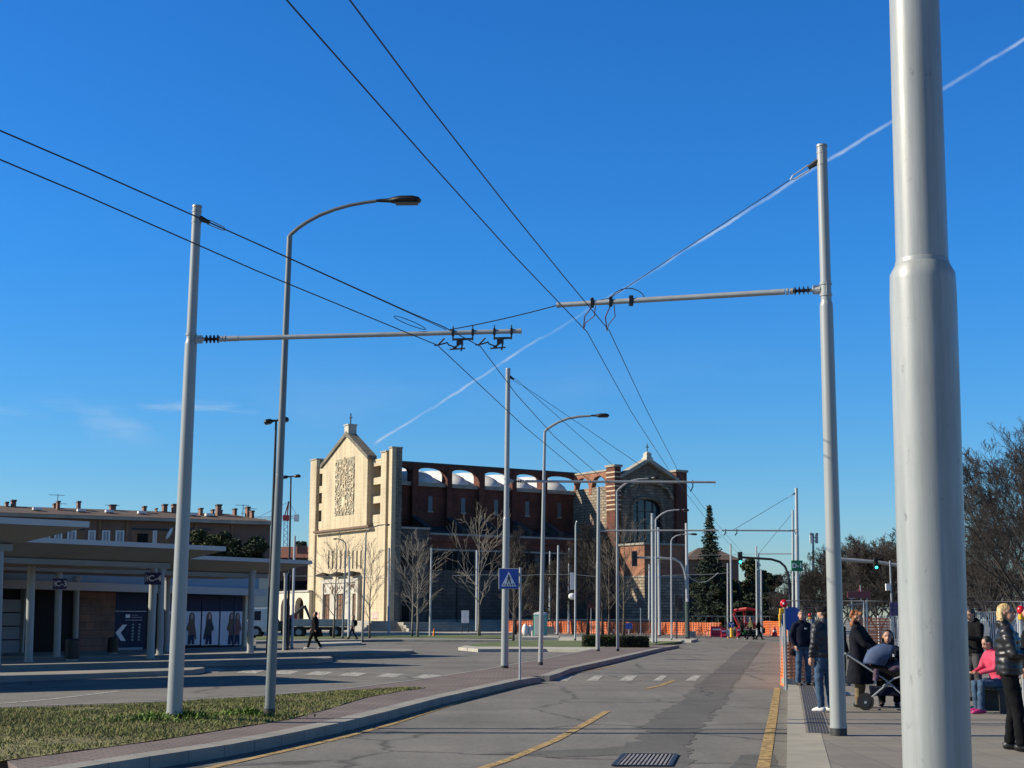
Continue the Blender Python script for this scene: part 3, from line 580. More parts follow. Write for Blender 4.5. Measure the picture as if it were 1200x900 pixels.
# zebra stripes across the road
for x0, x1 in ((652, 672), (690, 707), (728, 747), (768, 782), (806, 822)):
    sheet('crossing_stripe', [(x0-3, 797.5), (x1-7, 797.8), (x1, 791.8), (x0+7, 791.5)], .012, 'white_paint')
for x0 in (240, 285, 325, 365, 405, 448, 492):
    k = (x0-240)/252*7
    sheet('crossing_stripe', [(x0-9, 787+k), (x0+14, 788+k), (x0+26, 784+k), (x0+5, 783.2+k)], .012, 'white_paint')
band('white_edge_line', [(-20, 826), (30, 822), (62, 819), (100, 814.5), (139, 810)], .012, 'white_paint', wm=.13)
band('white_edge_line', [(-20, 805), (40, 802.5)], .012, 'white_paint', wm=.12)
band('white_edge_line', [(420, 808), (500, 797.5), (571, 786), (640, 773), (700, 761)], .012, 'white_paint', wm=.15)
# island beside the road
BACK = [(790, 755.5), (745, 756), (712, 757.5), (700, 760), (640, 772), (571, 784.5), (500, 795.5), (400, 808), (250, 820), (0, 829), (-90, 833)]
ISL2 = [(644, 792), (656, 788.5), (668, 783.5), (700, 776.5), (742, 767), (775, 759.5), (796, 756)]
def offs(pts, d, z):                          # offset an open world polyline to its left
    P = [G(px, py, z) for px, py in pts]; out = []
    for i, p in enumerate(P):
        t = (P[min(i+1, len(P)-1)]-P[max(i-1, 0)]).normalized(); out.append(p+Vector((-t.y, t.x, 0))*d)
    return P, out
KW = .32
P1, O1 = offs(ISL, KW, .15); P2, O2 = offs(ISL2, KW, .15); PB = [G(a, b, .15) for a, b in BACK]
def strip_prism(name, A, B, z, drop, m):
    mb = MB()
    for i in range(len(A)-1):
        q = [A[i], A[i+1], B[i+1], B[i]]; mb.face([(p.x, p.y, z) for p in q]); mb.face([(A[i].x, A[i].y, z-drop), (A[i+1].x, A[i+1].y, z-drop), (A[i+1].x, A[i+1].y, z), (A[i].x, A[i].y, z)])
        mb.face([(B[i+1].x, B[i+1].y, z-drop), (B[i].x, B[i].y, z-drop), (B[i].x, B[i].y, z), (B[i+1].x, B[i+1].y, z)])
    for i in (0, len(A)-1): mb.face([(A[i].x, A[i].y, z-drop), (B[i].x, B[i].y, z-drop), (B[i].x, B[i].y, z), (A[i].x, A[i].y, z)])
    return tag(mb.build(name, m), kind='structure')
strip_prism('kerb', P1, O1, .154, .16, 'kerb'); strip_prism('kerb', P2, O2, .154, .16, 'kerb')
poly = [(p.x, p.y) for p in O1]+[(p.x, p.y) for p in O2]+[(p.x, p.y) for p in PB]
mb = MB(); mb.prism([(x, y, -.02) for x, y in poly], (0, 0, .17)); tag(mb.build('pavement', 'brickpave'), kind='structure')
Pk = [G(a, b, .15) for a, b in BACK[2:]]; Qk = []
for i, p in enumerate(Pk):
    t = (Pk[min(i+1, len(Pk)-1)]-Pk[max(i-1, 0)]).normalized(); Qk.append(p+Vector((-t.y, t.x, 0))*-.12)
strip_prism('kerb', Pk, Qk, .156, .16, 'kerb')
# lawn with a low mound
GR = [(-90, 836), (0, 831.5), (205, 824), (400, 810.5), (470, 806.5), (500, 806), (470, 810), (430, 817), (380, 832), (335, 843.5), (250, 857), (180, 868), (90, 880), (0, 892), (-90, 900)]
def inpoly(x, y, P):
    c = False; j = len(P)-1
    for i in range(len(P)):
        if (P[i][1] > y) != (P[j][1] > y) and x < (P[j][0]-P[i][0])*(y-P[i][1])/(P[j][1]-P[i][1])+P[i][0]: c = not c
        j = i
    return c
gp = [(G(a, b, .155).x, G(a, b, .155).y) for a, b in GR]
def edged(x, y, P):
    m = 9
    for i in range(len(P)):
        a = Vector(P[i]); b = Vector(P[(i+1) % len(P)]); ab = b-a; t = max(0, min(1, (Vector((x, y))-a).dot(ab)/ab.length_squared)); m = min(m, (a+ab*t-Vector((x, y))).length)
    return m
def gh(x, y): return .158+min(edged(x, y, gp), 1.2)/1.2*.05+.012*noise.noise(Vector((x*1.5, y*1.5, 0)))
bm = bmesh.new(); f = bm.faces.new([bm.verts.new((x, y, 0)) for x, y in gp]); bmesh.ops.triangulate(bm, faces=bm.faces)
for _ in range(5): bmesh.ops.subdivide_edges(bm, edges=[e for e in bm.edges if e.calc_length() > .45], cuts=1); bmesh.ops.triangulate(bm, faces=[f for f in bm.faces if len(f.verts) > 3])
for v in bm.verts: v.co.z = gh(v.co.x, v.co.y)
bmesh.ops.recalc_face_normals(bm, faces=bm.faces)
me = D.meshes.new('lawn'); bm.to_mesh(me); bm.free(); me.materials.append(M['soil']); o = D.objects.new('lawn', me); COL.objects.link(o); tag(o, kind='structure')
# blades
xs = [p[0] for p in gp]; ys = [p[1] for p in gp]; mb = MB(); mb2 = MB(); rr = random.Random(3)
cnt = 0
while cnt < 52000:
    x = rr.uniform(max(min(xs), -10), max(xs)); y = rr.uniform(min(ys), max(ys))
    if not inpoly(x, y, gp): continue
    n0 = noise.noise(Vector((x*.8, y*.8, 3))); e = edged(x, y, gp)
    if rr.random() > .7+n0*.5: cnt += .3; continue
    cnt += 1; h = rr.uniform(.018, .05)*(1+.5*n0); a = rr.uniform(0, 2*pi); wd = rr.uniform(.006, .012); z = gh(x, y)-.003
    lx, ly = rr.uniform(-.03, .03), rr.uniform(-.03, .03)
    (mb if rr.random() < .8 else mb2).face([(x-cos(a)*wd, y-sin(a)*wd, z), (x+cos(a)*wd, y+sin(a)*wd, z), (x+lx, y+ly, z+h)])
tag(mb.build('grass', 'grass', fix=False), 'short green winter grass covering the lawn island beside the kerb', 'grass', kind='stuff')
M['straw'] = mat('straw_blade', (.24, .19, .085), .9)
tag(mb2.build('dry_grass', 'straw', fix=False), 'scattered dry straw coloured blades in the lawn island', 'grass', kind='stuff')
def weeds(px, py, n, rad, label):
    c = G(px, py, .2); mb = MB()
    for _ in range(n):
        r_ = abs(rr.gauss(0, rad)); a = rr.uniform(0, 2*pi); x = c.x+r_*cos(a)*1.5; y = c.y+r_*sin(a)*.7; z = gh(x, y)-.01; b = rr.uniform(0, 2*pi); h = rr.uniform(.06, .17)*math.exp(-r_); k = rr.uniform(.04, .12); w_ = rr.uniform(.008, .018)
        tip = (x+cos(b)*k, y+sin(b)*k, z+h); mid = (x+cos(b)*k*.4, y+sin(b)*k*.4, z+h*.75)
        s_ = Vector((-sin(b), cos(b), 0))*w_
        mb.face([(x, y, z), tuple(Vector(mid)+s_), tip, tuple(Vector(mid)-s_)])
    tag(mb.build('weed_clump', 'weed', fix=False), label, 'weeds', 'weed clumps at the pole feet', 'stuff')
weeds(208, 842, 420, .30, 'lush weeds round the foot of the left trolley pole'); weeds(292, 838, 260, .32, 'bright green weeds beside the foot of the street lamp')
weeds(178, 846, 200, .4, 'bright weeds left of the trolley pole foot')
# right-hand bus platform
ra = R(10.7); rdv = Vector((sin(ra), cos(ra), 0)); rn = Vector((cos(ra), -sin(ra), 0))
k0 = G(922.3, 880, .15); k0.z = 0
def plat(s, t, z=0): p = k0+rdv*s+rn*t; return (p.x, p.y, z)
S0 = -(k0.y)-3; S1 = (G(921, 803, .15)-k0).length+.2
mb = MB(); mb.prism([plat(S0, .45, -.02), plat(S0, 14, -.02), plat(S1+12, 14, -.02), plat(S1+12, 2.2, -.02), plat(S1, 2.2, -.02), plat(S1, .45, -.02)], (0, 0, .17)); tag(mb.build('platform', 'slab'), kind='structure')
mb = MB(); mb.prism([plat(S0, 0, -.02), plat(S0, .45, -.02), plat(S1, .45, -.02), plat(S1, 0, -.02)], (0, 0, .174)); tag(mb.build('platform_kerb', 'platkerb'), kind='structure')
# guide strip of grooves
ts0 = (G(990, 860, .15)-k0).dot(rdv); ts1 = S1
ga = (G(950, 855, .15)-k0).dot(rn); 
tc0 = G(947, 860, .15)-k0; tc1 = G(972, 860, .15)-k0; ta0 = tc0.dot(rn); tb0 = tc1.dot(rn)
mb = MB(); mb.prism([plat(ts0, ta0-.03, .154), plat(ts0, tb0+.03, .154), plat(ts1, tb0+.03, .154), plat(ts1, ta0-.03, .154)], (0, 0, .004)); tag(mb.build('tactile_paving', 'slab'), kind='structure')
mb = MB()
for i in range(7):
    t = ta0+(tb0-ta0)*(i+.5)/7; mb.prism([plat(ts0, t-.012, .158), plat(ts0, t+.012, .158), plat(ts1, t+.012, .158), plat(ts1, t-.012, .158)], (0, 0, .005))
tag(mb.build('tactile_strip', 'tactile'), kind='structure')
# gutter dirt + drain grate
q = [G(x, y, .012) for x, y in ((719, 897.5), (785, 898), (791, 886), (732, 884))]
c = sum(q, Vector())/4
dr = empty('drain_grate', (c.x, c.y, .008), 'rusty iron drain grate set in the dark patch of the road', 'drain grate')
mb = MB(); u = (q[1]-q[0]); v = (q[3]-q[0]); o0 = q[0]-c; o0.z = 0
mb.prism([o0, o0+u, o0+u+v, o0+v], (0, 0, .004)); mb.build('pit', 'shopdark', dr)
mb = MB()
for i in range(13):
    a = o0+u*(i+.5)/13; mb.bar(a+Vector((0, 0, .008)), a+v+Vector((0, 0, .008)), .024, .012)
mb.build('grille_bar', mat('iron_rust', (.30, .27, .25), .6, .1, nscale=8, nvar=.3), dr).name = 'grille'
mb = MB(); o1 = o0+Vector((0, 0, .01))
for a, b in ((o1, o1+u), (o1+u, o1+u+v), (o1+u+v, o1+v), (o1+v, o1)): mb.bar(a, b, .05, .014)
mb.build('frame', 'darkmetal', dr)
# far lawns, kerbs
def farslab(name, pts, z, m, drop): return slab(name, pts, z, m, drop)
farslab('far_lawn', [(300, 749.5), (470, 747.5), (520, 748.5), (600, 747.5), (600, 744), (440, 744.5), (300, 746)], .14, 'grass_far', .12)
farslab('far_lawn', [(548, 757.5), (612, 757.8), (702, 758.5), (760, 756), (800, 751.5), (700, 750.5), (600, 751), (556, 754.5)], .15, 'grass_far', .13)
farslab('far_kerb', [(537, 758.5), (560, 760.5), (640, 760.2), (700, 761), (702, 758.6), (612, 757.9), (556, 757.6), (545, 756.5)], .155, 'kerb_pale', .15)
farslab('far_kerb', [(375, 754.5), (424, 753), (424, 751.5), (375, 752.5)], .16, 'kerb_pale', .15)
farslab('far_kerb', [(300, 742.8), (600, 741.8), (600, 740.6), (300, 741.4)], .16, 'kerb_pale', .15)
farslab('far_kerb', [(612, 746.8), (655, 747), (655, 744.8), (612, 745)], .2, 'kerb_pale', .18)
farslab('far_kerb', [(655, 748.6), (810, 750.4), (818, 748.5), (655, 745.8)], .16, 'kerb_pale', .15)
farslab('far_kerb', [(300, 751.5), (470, 749.2), (600, 750), (600, 748.8), (470, 747.8), (300, 750)], .16, 'kerb', .15)
# bus bay platforms
PLT = [([(-60, 798), (0, 793), (150, 787.5), (225, 785), (240, 782.5), (232, 780), (150, 780.5), (0, 785), (-60, 788)], 'nearest'),
       ([(-60, 781), (0, 780), (240, 776), (370, 773), (390, 770.5), (385, 768.5), (300, 768.5), (0, 771), (-60, 772)], 'second'),
       ([(-60, 769.5), (200, 768), (300, 766.2), (440, 765.3), (485, 762.5), (480, 760.5), (330, 760), (200, 762), (-60, 764)], 'third')]
for pts, nm in PLT: slab('bus_platform', pts, .15, 'platgrey', .15)
slab('forecourt', [(-60, 767.5), (288, 761), (300, 756.5), (-60, 757.5)], .14, 'platgrey', .14)
# ================================================================== POLES
def cyl_pole(name, label, cat, pb, pt, hb, wb, wt, m, joint=None, group=None, wj=None, n=20, foot=None, cap=None):
    """pb/pt pixel of base and top, widths in pixels; joint = (py, width below, width above)"""
    b = G(pb[0], pb[1], hb); t = Y(pt[0], pt[1], b.y); e = empty(name, (b.x, b.y, hb), label, cat, group)
    zc = lambda p: (p-CAM).dot(FW)
    rb = wb/2*zc(b)/F; rt = wt/2*zc(t)/F; lb = Vector((0, 0, -.02)); lt = t-b
    if joint:
        k = (pb[1]-joint[0])/(pb[1]-pt[1]); 
        # find the parameter whose projection has that row
        lo, hi = 0, 1
        for _ in range(30):
            k = (lo+hi)/2
            if proj(b+(t-b)*k)[1] > joint[0]: lo = k
            else: hi = k
        j = (t-b)*k; zj = zc(b+j); r1 = joint[1]/2*zj/F; r2 = joint[2]/2*zj/F; up = (t-b).normalized()
        MB().tube([lb, j-up*.09, j-up*.03, j+up*.0, j+up*.045], [rb, r1, r1*.985, (r1*.9+r2*.1), r2*1.01], n, False).build('lower_shaft', m, e, True)
        MB().tube([j-up*.01, j+up*.05, lt], [r2, r2, rt], n).build('upper_shaft', m, e, True)
        MB().tube([j+up*.03, j+up*.05, j+up*.062], [r2*1.03, r2*1.03, r2*.99], n).build('weld_collar', m, e, True)
    else:
        MB().tube([lb, lt], [rb, rt], n).build('shaft', m, e, True)
    if foot:
        MB().tube([(0, 0, -.03), (lt.x*.02, 0, foot)], [rb*1.035, rb*1.03], n).build('foot_sleeve', 'band', e, True)
        MB().tube([(0, 0, foot-.02), (0, 0, foot+.015)], [rb*1.07, rb*1.07], n).build('foot_ring', m, e, True)
    if cap: MB().tube([lt-Vector((0, 0, .01)), lt+Vector((0, 0, .02))], [rt*1.12, rt*1.05], n).build('cap', m, e, True)
    return e, b, t, rb, rt
def at_row(b, t, py):
    lo, hi = 0, 1
    for _ in range(30):
        k = (lo+hi)/2
        if proj(b+(t-b)*k)[1] > py: lo = k
        else: hi = k
    return b+(t-b)*k
def arm_parts(e, b, pa, pe, r, sgn, m='galv2', clamp_r=.1):
    """a bracket arm from the point pa on the shaft to pe, world coords"""
    o = Vector((b.x, b.y, e.location.z)); A = pa-o; E = pe-o; d = (E-A).normalized()
    MB().tube([A+d*.62, E], [r, r*.92], 12).build('arm', m, e, True)
    # clamp band, clevis and stack of insulator sheds
    MB().tube([A-Vector((0, 0, .10)), A-Vector((0, 0, .06))], clamp_r*1.06, 20).tube([A+Vector((0, 0, .06)), A+Vector((0, 0, .10))], clamp_r*1.06, 20).bar(A-Vector((0, clamp_r*1.05, .10)), A+Vector((0, -clamp_r*1.05, .10)), .02).build('clamp', 'galv', e, True)
    MB().tube([A+d*(clamp_r*.9), A+d*.22], [.05, .028], 8).box(A+d*.13, (.10, .05, .12)).build('clevis', 'galv2', e)
    mb = MB().tube([A+d*.2, A+d*.46], .022, 8)
    for i in range(4): mb.tube([A+d*(.23+i*.06), A+d*(.245+i*.06), A+d*(.262+i*.06)], [.03, .068, .03], 12)
    mb.build('insulator', 'insul', e, True)
    mb = MB().tube([A+d*.45, A+d*.50], .045, 8).tube([A+d*.52, A+d*.55], .05, 8).tube([A+d*.57, A+d*.75], .042, 10); mb.build('arm_socket', 'galv2', e, True)
    MB().tube([E-d*.02, E+d*.015], r*1.05, 12).build('end_cap', m, e, True)
def stay_hook(e, b, p, tgt, r=.08):
    o = Vector((b.x, b.y, e.location.z)); A = p-o; d = (tgt-p).normalized(); A2 = A+d*r
    MB().tube([A-Vector((0, 0, .10)), A-Vector((0, 0, .07))], r*1.1, 16).tube([A+Vector((0, 0, .07)), A+Vector((0, 0, .10))], r*1.1, 16).bar(A-Vector((0, r*1.05, .10)), A+Vector((0, -r*1.05, .10)), .02).build('stay_clamp', 'galv', e, True)
    MB().tube([A2, A2+d*.16], [.05, .03], 8).build('stay_eye', 'darkmetal', e, True)
    s = d.cross(Vector((0, 0, 1))).normalized()*0; z = d.cross(Vector((0, 1, 0))).normalized()*.035
    MB().tube([A2+d*.14+z, A2+d*.40+z*.8, A2+d*.46, A2+d*.40-z*.8, A2+d*.14-z, A2+d*.14+z], .009, 6).build('turnbuckle', 'galv2', e)
    return p+d*(r+.46)
# --- right trolley pole
RP, b, t, rb, rt = cyl_pole('trolley_pole', 'tall pale grey trolley pole on the right platform, long bracket arm to the left', 'trolley pole', (982.8, 862), (963, 171.5), .15, 19.2, 12.0, 'galv', (357, 15.4, 12.6), foot=.12, cap=True)
pa = at_row(b, t, 339); pe = G(654, 357.5, pa.z+.03); arm_parts(RP, b, pa, pe, .042, -1, clamp_r=rt*1.1)
RPb, RPt, RPa, RPe = b, t, pa, pe
# --- left trolley pole
LP, b, t, rb, rt = cyl_pole('trolley_pole', 'grey trolley pole standing in the lawn, bracket arm reaching right with two wire switches', 'trolley pole', (204, 843), (231, 242.5), .19, 18.4, 10.6, 'galv', (402, 14.2, 11.6), foot=.1, cap=True)
pa = at_row(b, t, 398); pe = G(610, 388, pa.z+.02); arm_parts(LP, b, pa, pe, .038, 1, clamp_r=rt*1.15)
LPb, LPt, LPa, LPe = b, t, pa, pe
# --- centre trolley pole
CP, b, t, rb, rt = cyl_pole('trolley_pole', 'grey trolley pole on the brick island just behind the blue crossing sign', 'trolley pole', (591.3, 783), (595.4, 432.5), .15, 9.0, 5.4, 'galv', (608, 7.6, 6.2), foot=.1, cap=True)
pa = at_row(b, t, 564); pe = G(838, 565, pa.z); arm_parts(CP, b, pa, pe, .04, 1, clamp_r=rt*1.2)
CPb, CPt, CPa, CPe = b, t, pa, pe
# --- the big near pole
NP, b, t, rb, rt = cyl_pole('trolley_pole', 'huge pale grey pole closest to the camera, rising out of the top of the photo', 'trolley pole', (1108, 1220), (1069.5, -60), .15, 80, 56, 'nearpole', (322, 76, 60), n=48)
# weld seam and scuffs on the near pole
# --- pole D-1 pair
DP, b, t, rb, rt = cyl_pole('trolley_pole', 'distant tall grey pole with the green D-1 sign, bracket arm to the left', 'trolley pole', (935, 758), (933.2, 572), .15, 4.6, 3.8, 'far_pole', (628, 5.0, 4.2))
pa = at_row(b, t, 622); pe = G(846, 621.5, pa.z); arm_parts(DP, b, pa, pe, .045, -1, clamp_r=rt*1.2)
DPb, DPt, DPa, DPe = b, t, pa, pe
EP, b, t, *_ = cyl_pole('trolley_pole', 'slimmer distant pole just left of the green D-1 sign pole', 'trolley pole', (929.6, 753), (929, 598), .15, 3.0, 2.4, 'far_pole')
pa = at_row(b, t, 649); pe = G(889, 649, pa.z); EPa, EPe, EPb, EPt = pa, pe, b, t
MB().tube([pa-Vector((b.x, b.y, .15)), pe-Vector((b.x, b.y, .15))], .04, 6).build('arm', 'far_pole', EP, True)
# 701 pole with arm to the right
QP, b, t, *_ = cyl_pole('trolley_pole', 'grey pole left of the hedge with an arm pointing right at the church transept', 'trolley pole', (700.5, 763), (701.5, 571), .15, 5.0, 3.8, 'galv', (660, 4.8, 4.2), foot=.1)
pa = at_row(b, t, 622); pe = G(842, 621.5, pa.z)
MB().tube([pa-Vector((b.x, b.y, .15)), pe-Vector((b.x, b.y, .15))], .04, 8).build('arm', 'galv2', QP, True)
QPa, QPe, QPb, QPt = pa, pe, b, t
# plain far poles: (base px,py, top px,py, width base, width top, label)
FP = [((505.2-1.5, 746), (505.6, 642), 2.6, 2.0, 'thin pole between two bare trees left of the notice board'),
      ((558.5, 740), (559, 645), 3.2, 2.6, 'pale pole just left of the bare tree behind the notice board'),
      ((644, 740), (644.4, 646), 2.2, 1.8, 'thin pole right of the portable toilet'),
      ((653, 743.5), (654.2, 639), 3.0, 2.2, 'grey pole second to the right of the portable toilet'),
      ((666.3, 742), (667, 642), 2.6, 2.0, 'thin pole left of the camera mast by the orange netting'),
      ((765.2, 754), (764.2, 601.5), 3.8, 3.0, 'pale pole right of the clipped hedge, tallest of its cluster'),
      ((773, 745), (771.5, 618), 3.8, 2.8, 'pale pole directly right of the hedge cluster, shorter one'),
      ((760.8, 741), (761, 661.5), 2.6, 2.4, 'short grey pole behind the hanging traffic light'),
      ((806, 749.5), (804.3, 613), 4.2, 3.2, 'pole at the right corner of the church with a dark lower part'),
      ((857.3, 745.5), (856.2, 637), 2.8, 2.0, 'pole in front of the spruce, right of the church'),
      ((852.8, 744.5), (852.6, 660), 1.8, 1.6, 'thin dark green post beside the pole in front of the spruce'),
      ((887.3, 745.5), (886.3, 640), 2.6, 2.0, 'left pole of the trio left of the D-1 sign'),
      ((890.5, 745.5), (889, 648), 2.4, 1.8, 'right pole of the trio left of the D-1 sign'),
      ((892.5, 746), (892, 668), 2.2, 2.0, 'short stout pole of the trio left of the D-1 sign'),
      ((455.3, 742), (455.8, 642), 3.0, 2.6, 'white pole standing before the corner of the church facade'),
      ((342, 760), (345.5, 628), 3.6, 2.6, 'grey pole in front of the arcade, left of the church'),
      ((408.7, 747), (409.5, 652), 3.4, 1.8, 'tapered grey pole in front of the church doors')]
FPO = {}
for pb, pt, wb, wt, lab in FP:
    e, b, t, *_ = cyl_pole('steel_pole', lab, 'pole', pb, pt, .1, wb, wt, 'far_pole', None, 'distant steel poles', n=8, foot=.08); FPO[pb[0]] = (e, b, t)
# ================================================================== STREET LAMPS
def lamp_head(e, o, p, d, L_, m='black', s=1.0):
    """cobra head at world point p pointing along d"""
    P = p-o; d = d.normalized(); side = d.cross(Vector((0, 0, 1))).normalized(); up = side.cross(d)
    mb = MB()
    ring = [(0, .03, .03), (.12, .035, .04), (.3, .045, .05), (.38, .09, .07), (.55, .14, .085), (.8, .15, .085), (.95, .11, .06), (1.0, .04, .02)]
    n = 12; base = 0; vs = []
    for k, (tt, hw, hh) in enumerate(ring):
        c = P+d*(tt*L_)
        for j in range(n):
            a = 2*pi*j/n; zz = sin(a); zz = zz if zz > 0 else zz*.55
            mb.v.append(tuple(c+side*cos(a)*hw*s*1.05+up*zz*hh*s))
    for k in range(len(ring)-1):
        for j in range(n): a = k*n+j; b2 = k*n+(j+1) % n; mb.f.append((a, b2, b2+n, a+n))
    mb.f.append(tuple(range(n))); mb.f.append(tuple((len(ring)-1)*n+j for j in range(n)))
    h = mb.build('lamp_head', m, e, True)
    MB().box(P+d*(.68*L_)-up*(.047*s), (.5*L_, .2*s, .012), ax=(d, side, up)).build('lens', mat('lamp_glass', (.03, .03, .03), .3) if 'lamp_glass' not in D.materials else D.materials['lamp_glass'], h)
    return h
def street_lamp(label, pb, pt, wb, wt, arc, head_end, hb=.15, m='lamp_pole', group=None, joint=None, hs=1.0, foot=.12, jy=None, heads=None, armr=None, headm='black'):
    """arc: pixels of the curved arm after the shaft top; head from the last arc point to head_end"""
    e, b, t, rb, rt = cyl_pole('street_lamp', label, 'street lamp', pb, pt, hb, wb, wt, m, joint, group, n=14, foot=foot)
    o = Vector((b.x, b.y, hb)); pts = [t-o]+[Y(px, py, b.y)-o for px, py in arc]
    ar = armr or rt*.8
    if len(pts) > 1:
        MB().tube(pts, [ar*(1-.25*i/len(pts)) for i in range(len(pts))], 8).build('arm', m, e, True)
    p0 = Y(arc[-1][0], arc[-1][1], b.y) if arc else t; p1 = Y(head_end[0], head_end[1], b.y)
    lamp_head(e, o, p0, p1-p0, (p1-p0).length, s=hs, m=headm)
    return e, b, t
LL = street_lamp('tall dark grey street lamp on the lawn, curved arm reaching right, black head', (315.8, 838), (339.4, 277), 12.4, 6.4, [(341, 274.5), (349, 267.5), (360, 260), (375, 252), (392, 245.5), (410, 240.5), (428, 237.3), (441, 235.6)], (493.5, 235.2), hb=.2, joint=(560, 9.5, 9.0), hs=.95)
CLp = street_lamp('tall street lamp on the brick island right of the crossing sign', (633.4, 779.5), (638.4, 506), 5.8, 3.2, [(640, 504), (646, 499.5), (654, 494.8), (665, 490.6), (678, 488.2), (692, 487.4)], (714, 487.2), hs=1.0, m='galv', armr=.05)
street_lamp('street lamp at the left end of the clipped hedge with arm curving right', (724, 763), (723, 576), 3.6, 2.4, [(724, 574.5), (730, 569), (738, 564), (748, 561.6), (760, 560.8)], (772, 560.6), hs=1.3, m='galv', armr=.05)
street_lamp('street lamp amid the pole cluster right of the hedge, arm to the right', (768.8, 754), (768.4, 609), 2.8, 2.0, [(770, 607), (775, 602.5), (782, 599), (790, 597.6), (796, 597.5)], (807.5, 598.2), hs=1.2, m='far_pole', armr=.05)
street_lamp('small street lamp right of the transept with arm over the church corner', (787, 750), (786.6, 634), 2.0, 1.6, [(788, 631), (792, 628), (798, 626.4), (806, 626)], (817, 626.4), hs=1.1, m='far_pole', armr=.045)
street_lamp('low lamp post behind the camera mast, bent top', (674, 750), (674.6, 616), 2.4, 1.8, [(675, 613)], (676.5, 610.6), hs=.9, m='far_pole', armr=.05, headm='far_pole')
street_lamp('thin lamp post standing right of the crossing sign, before the church', (613, 738), (615, 634.6), 2.2, 1.5, [(614, 633.4)], (617.5, 634.6), hs=.8, m='far_pole', armr=.04, headm='far_pole')
street_lamp('slender street lamp before the church facade, arm curving right above the ledge', (424.5, 752), (429, 625), 2.8, 1.6, [(431, 622), (436, 618), (444, 615.6), (450, 615)], (457, 615.3), hs=.8, m='lamp_pole', armr=.045)
street_lamp('low lamp post before the church doors with its arm arching left', (401.5, 748), (405.5, 640), 2.6, 1.6, [(404.5, 636), (401, 633), (397, 631.6)], (390.5, 631.8), hs=.8, m='lamp_pole', armr=.045)
def double_lamp(label, pb, pt, wb, wt, l, r, hs):
    e, b, t, rb, rt = cyl_pole('street_lamp', label, 'street lamp', pb, pt, .15, wb, wt, 'darkmetal', n=10, foot=.1); o = Vector((b.x, b.y, .15))
    for q in (l, r):
        p1 = Y(q[0], q[1], b.y); lamp_head(e, o, t, p1-t, (p1-t).length, s=hs)
double_lamp('dark double headed lamp post just behind the lawn street lamp', (314, 767), (323.6, 493), 5.2, 2.6, (309.5, 495.6), (338.5, 491.8), 1.6)
double_lamp('thin double headed lamp post by the red crane', (337, 762), (341, 558.5), 3.4, 1.8, (330, 560), (352.5, 558), 1.1)
e, b, t, *_ = cyl_pole('street_lamp', 'street lamp at the far right edge, its curved arm reaching in over the bare trees', 'street lamp', (1216, 748), (1207, 585), .15, 6, 5, 'lamp_pole', n=10)
o = Vector((b.x, b.y, .15)); pts = [t-o]+[Y(px, py, b.y)-o for px, py in ((1203, 575), (1196, 567.5), (1185, 560.5), (1172, 556), (1160, 554.6))]
MB().tube(pts, .055, 8).build('arm', 'lamp_pole', e, True); p0 = Y(1160, 554.6, b.y); p1 = Y(1144, 554.2, b.y); lamp_head(e, o, p0, p1-p0, (p1-p0).length, s=1.2)
# ================================================================== WIRES
def wire(label, pts, h, r=.0075, group='overhead trolley wires'):
    P = [G(px, py, h if not hasattr(h, '__len__') else h[i]) for i, (px, py) in enumerate(pts)]; Q = []
    for i in range(len(P)-1):
        n = 8
        for k in range(n): Q.append(P[i].lerp(P[i+1], k/n)-Vector((0, 0, 0)))
    Q.append(P[-1]); c = Q[0]
    o = MB().tube(Q, r, 6).build('overhead_wire', 'wire', None, True); return tag(o, label, 'wire', group)
WH = LPa.z-.22; WR = RPa.z-.25
wire('lower of the two trolley wires coming in from the left edge', [(-150, 130), (0, 187), (100, 229), (300, 317), (512.5, 404.5), (614, 499.5), (682, 556), (740, 599), (800, 641)], WH, .007)
wire('upper of the two trolley wires coming in from the left edge', [(-150, 93), (0, 153), (100, 196), (300, 285), (480, 366), (520, 383), (563, 406), (605, 462), (650, 512), (700, 555), (747, 592), (800, 630)], WH, .007)
wire('left one of the two trolley wires dropping from the top edge', [(240, -110), (336, 0), (500, 186), (600, 297), (688, 389), (740, 483), (790, 560), (826, 606), (868, 652)], WR, .007)
wire('right one of the two trolley wires dropping from the top edge', [(310, -125), (410, 0), (500, 121), (600, 249), (660, 323), (714, 387.5), (756, 477), (800, 562), (833, 606), (872, 650)], WR, .007)
def cable(label, a, b, r=.006, sag=0.0, cat='cable', group=None):
    n = 14; P = [a.lerp(b, i/n)-Vector((0, 0, sag*4*(i/n)*(1-i/n))) for i in range(n+1)]
    return tag(MB().tube(P, r, 6).build('stay_cable', 'wire', None, True), label, cat, group)
def alongp(a, b, k): return a+(b-a)*k
# stays
ts = at_row(LPb, LPt, 254); tgt = alongp(LPa, LPe, .78)+Vector((0, 0, .05)); s0 = stay_hook(LP, LPb, ts, tgt, .07); cable('stay cable from the lawn trolley pole top down to its arm', s0, tgt)
ts = at_row(RPb, RPt, 186); tgt = alongp(RPa, RPe, .80)+Vector((0, 0, .05)); s0 = stay_hook(RP, RPb, ts, tgt, .07); cable('stay cable from the right trolley pole top down to its arm', s0, tgt)
ts = at_row(CPb, CPt, 440); tgt = alongp(CPa, CPe, .76); s0 = stay_hook(CP, CPb, ts, tgt, .07); cable('upper stay cable of the trolley pole behind the crossing sign', s0, tgt, .007)
tgt = alongp(CPa, CPe, .60); cable('lower stay cable of the trolley pole behind the crossing sign', s0, tgt, .007)
ts = at_row(DPb, DPt, 577); tgt = alongp(DPa, DPe, .86); s0 = stay_hook(DP, DPb, ts, tgt, .08); cable('stay cable of the distant pole with the green sign', s0, tgt, .012)
ts = at_row(EPb, EPt, 601); cable('pale stay cable of the slim distant pole beside the green sign', ts, EPe, .012)
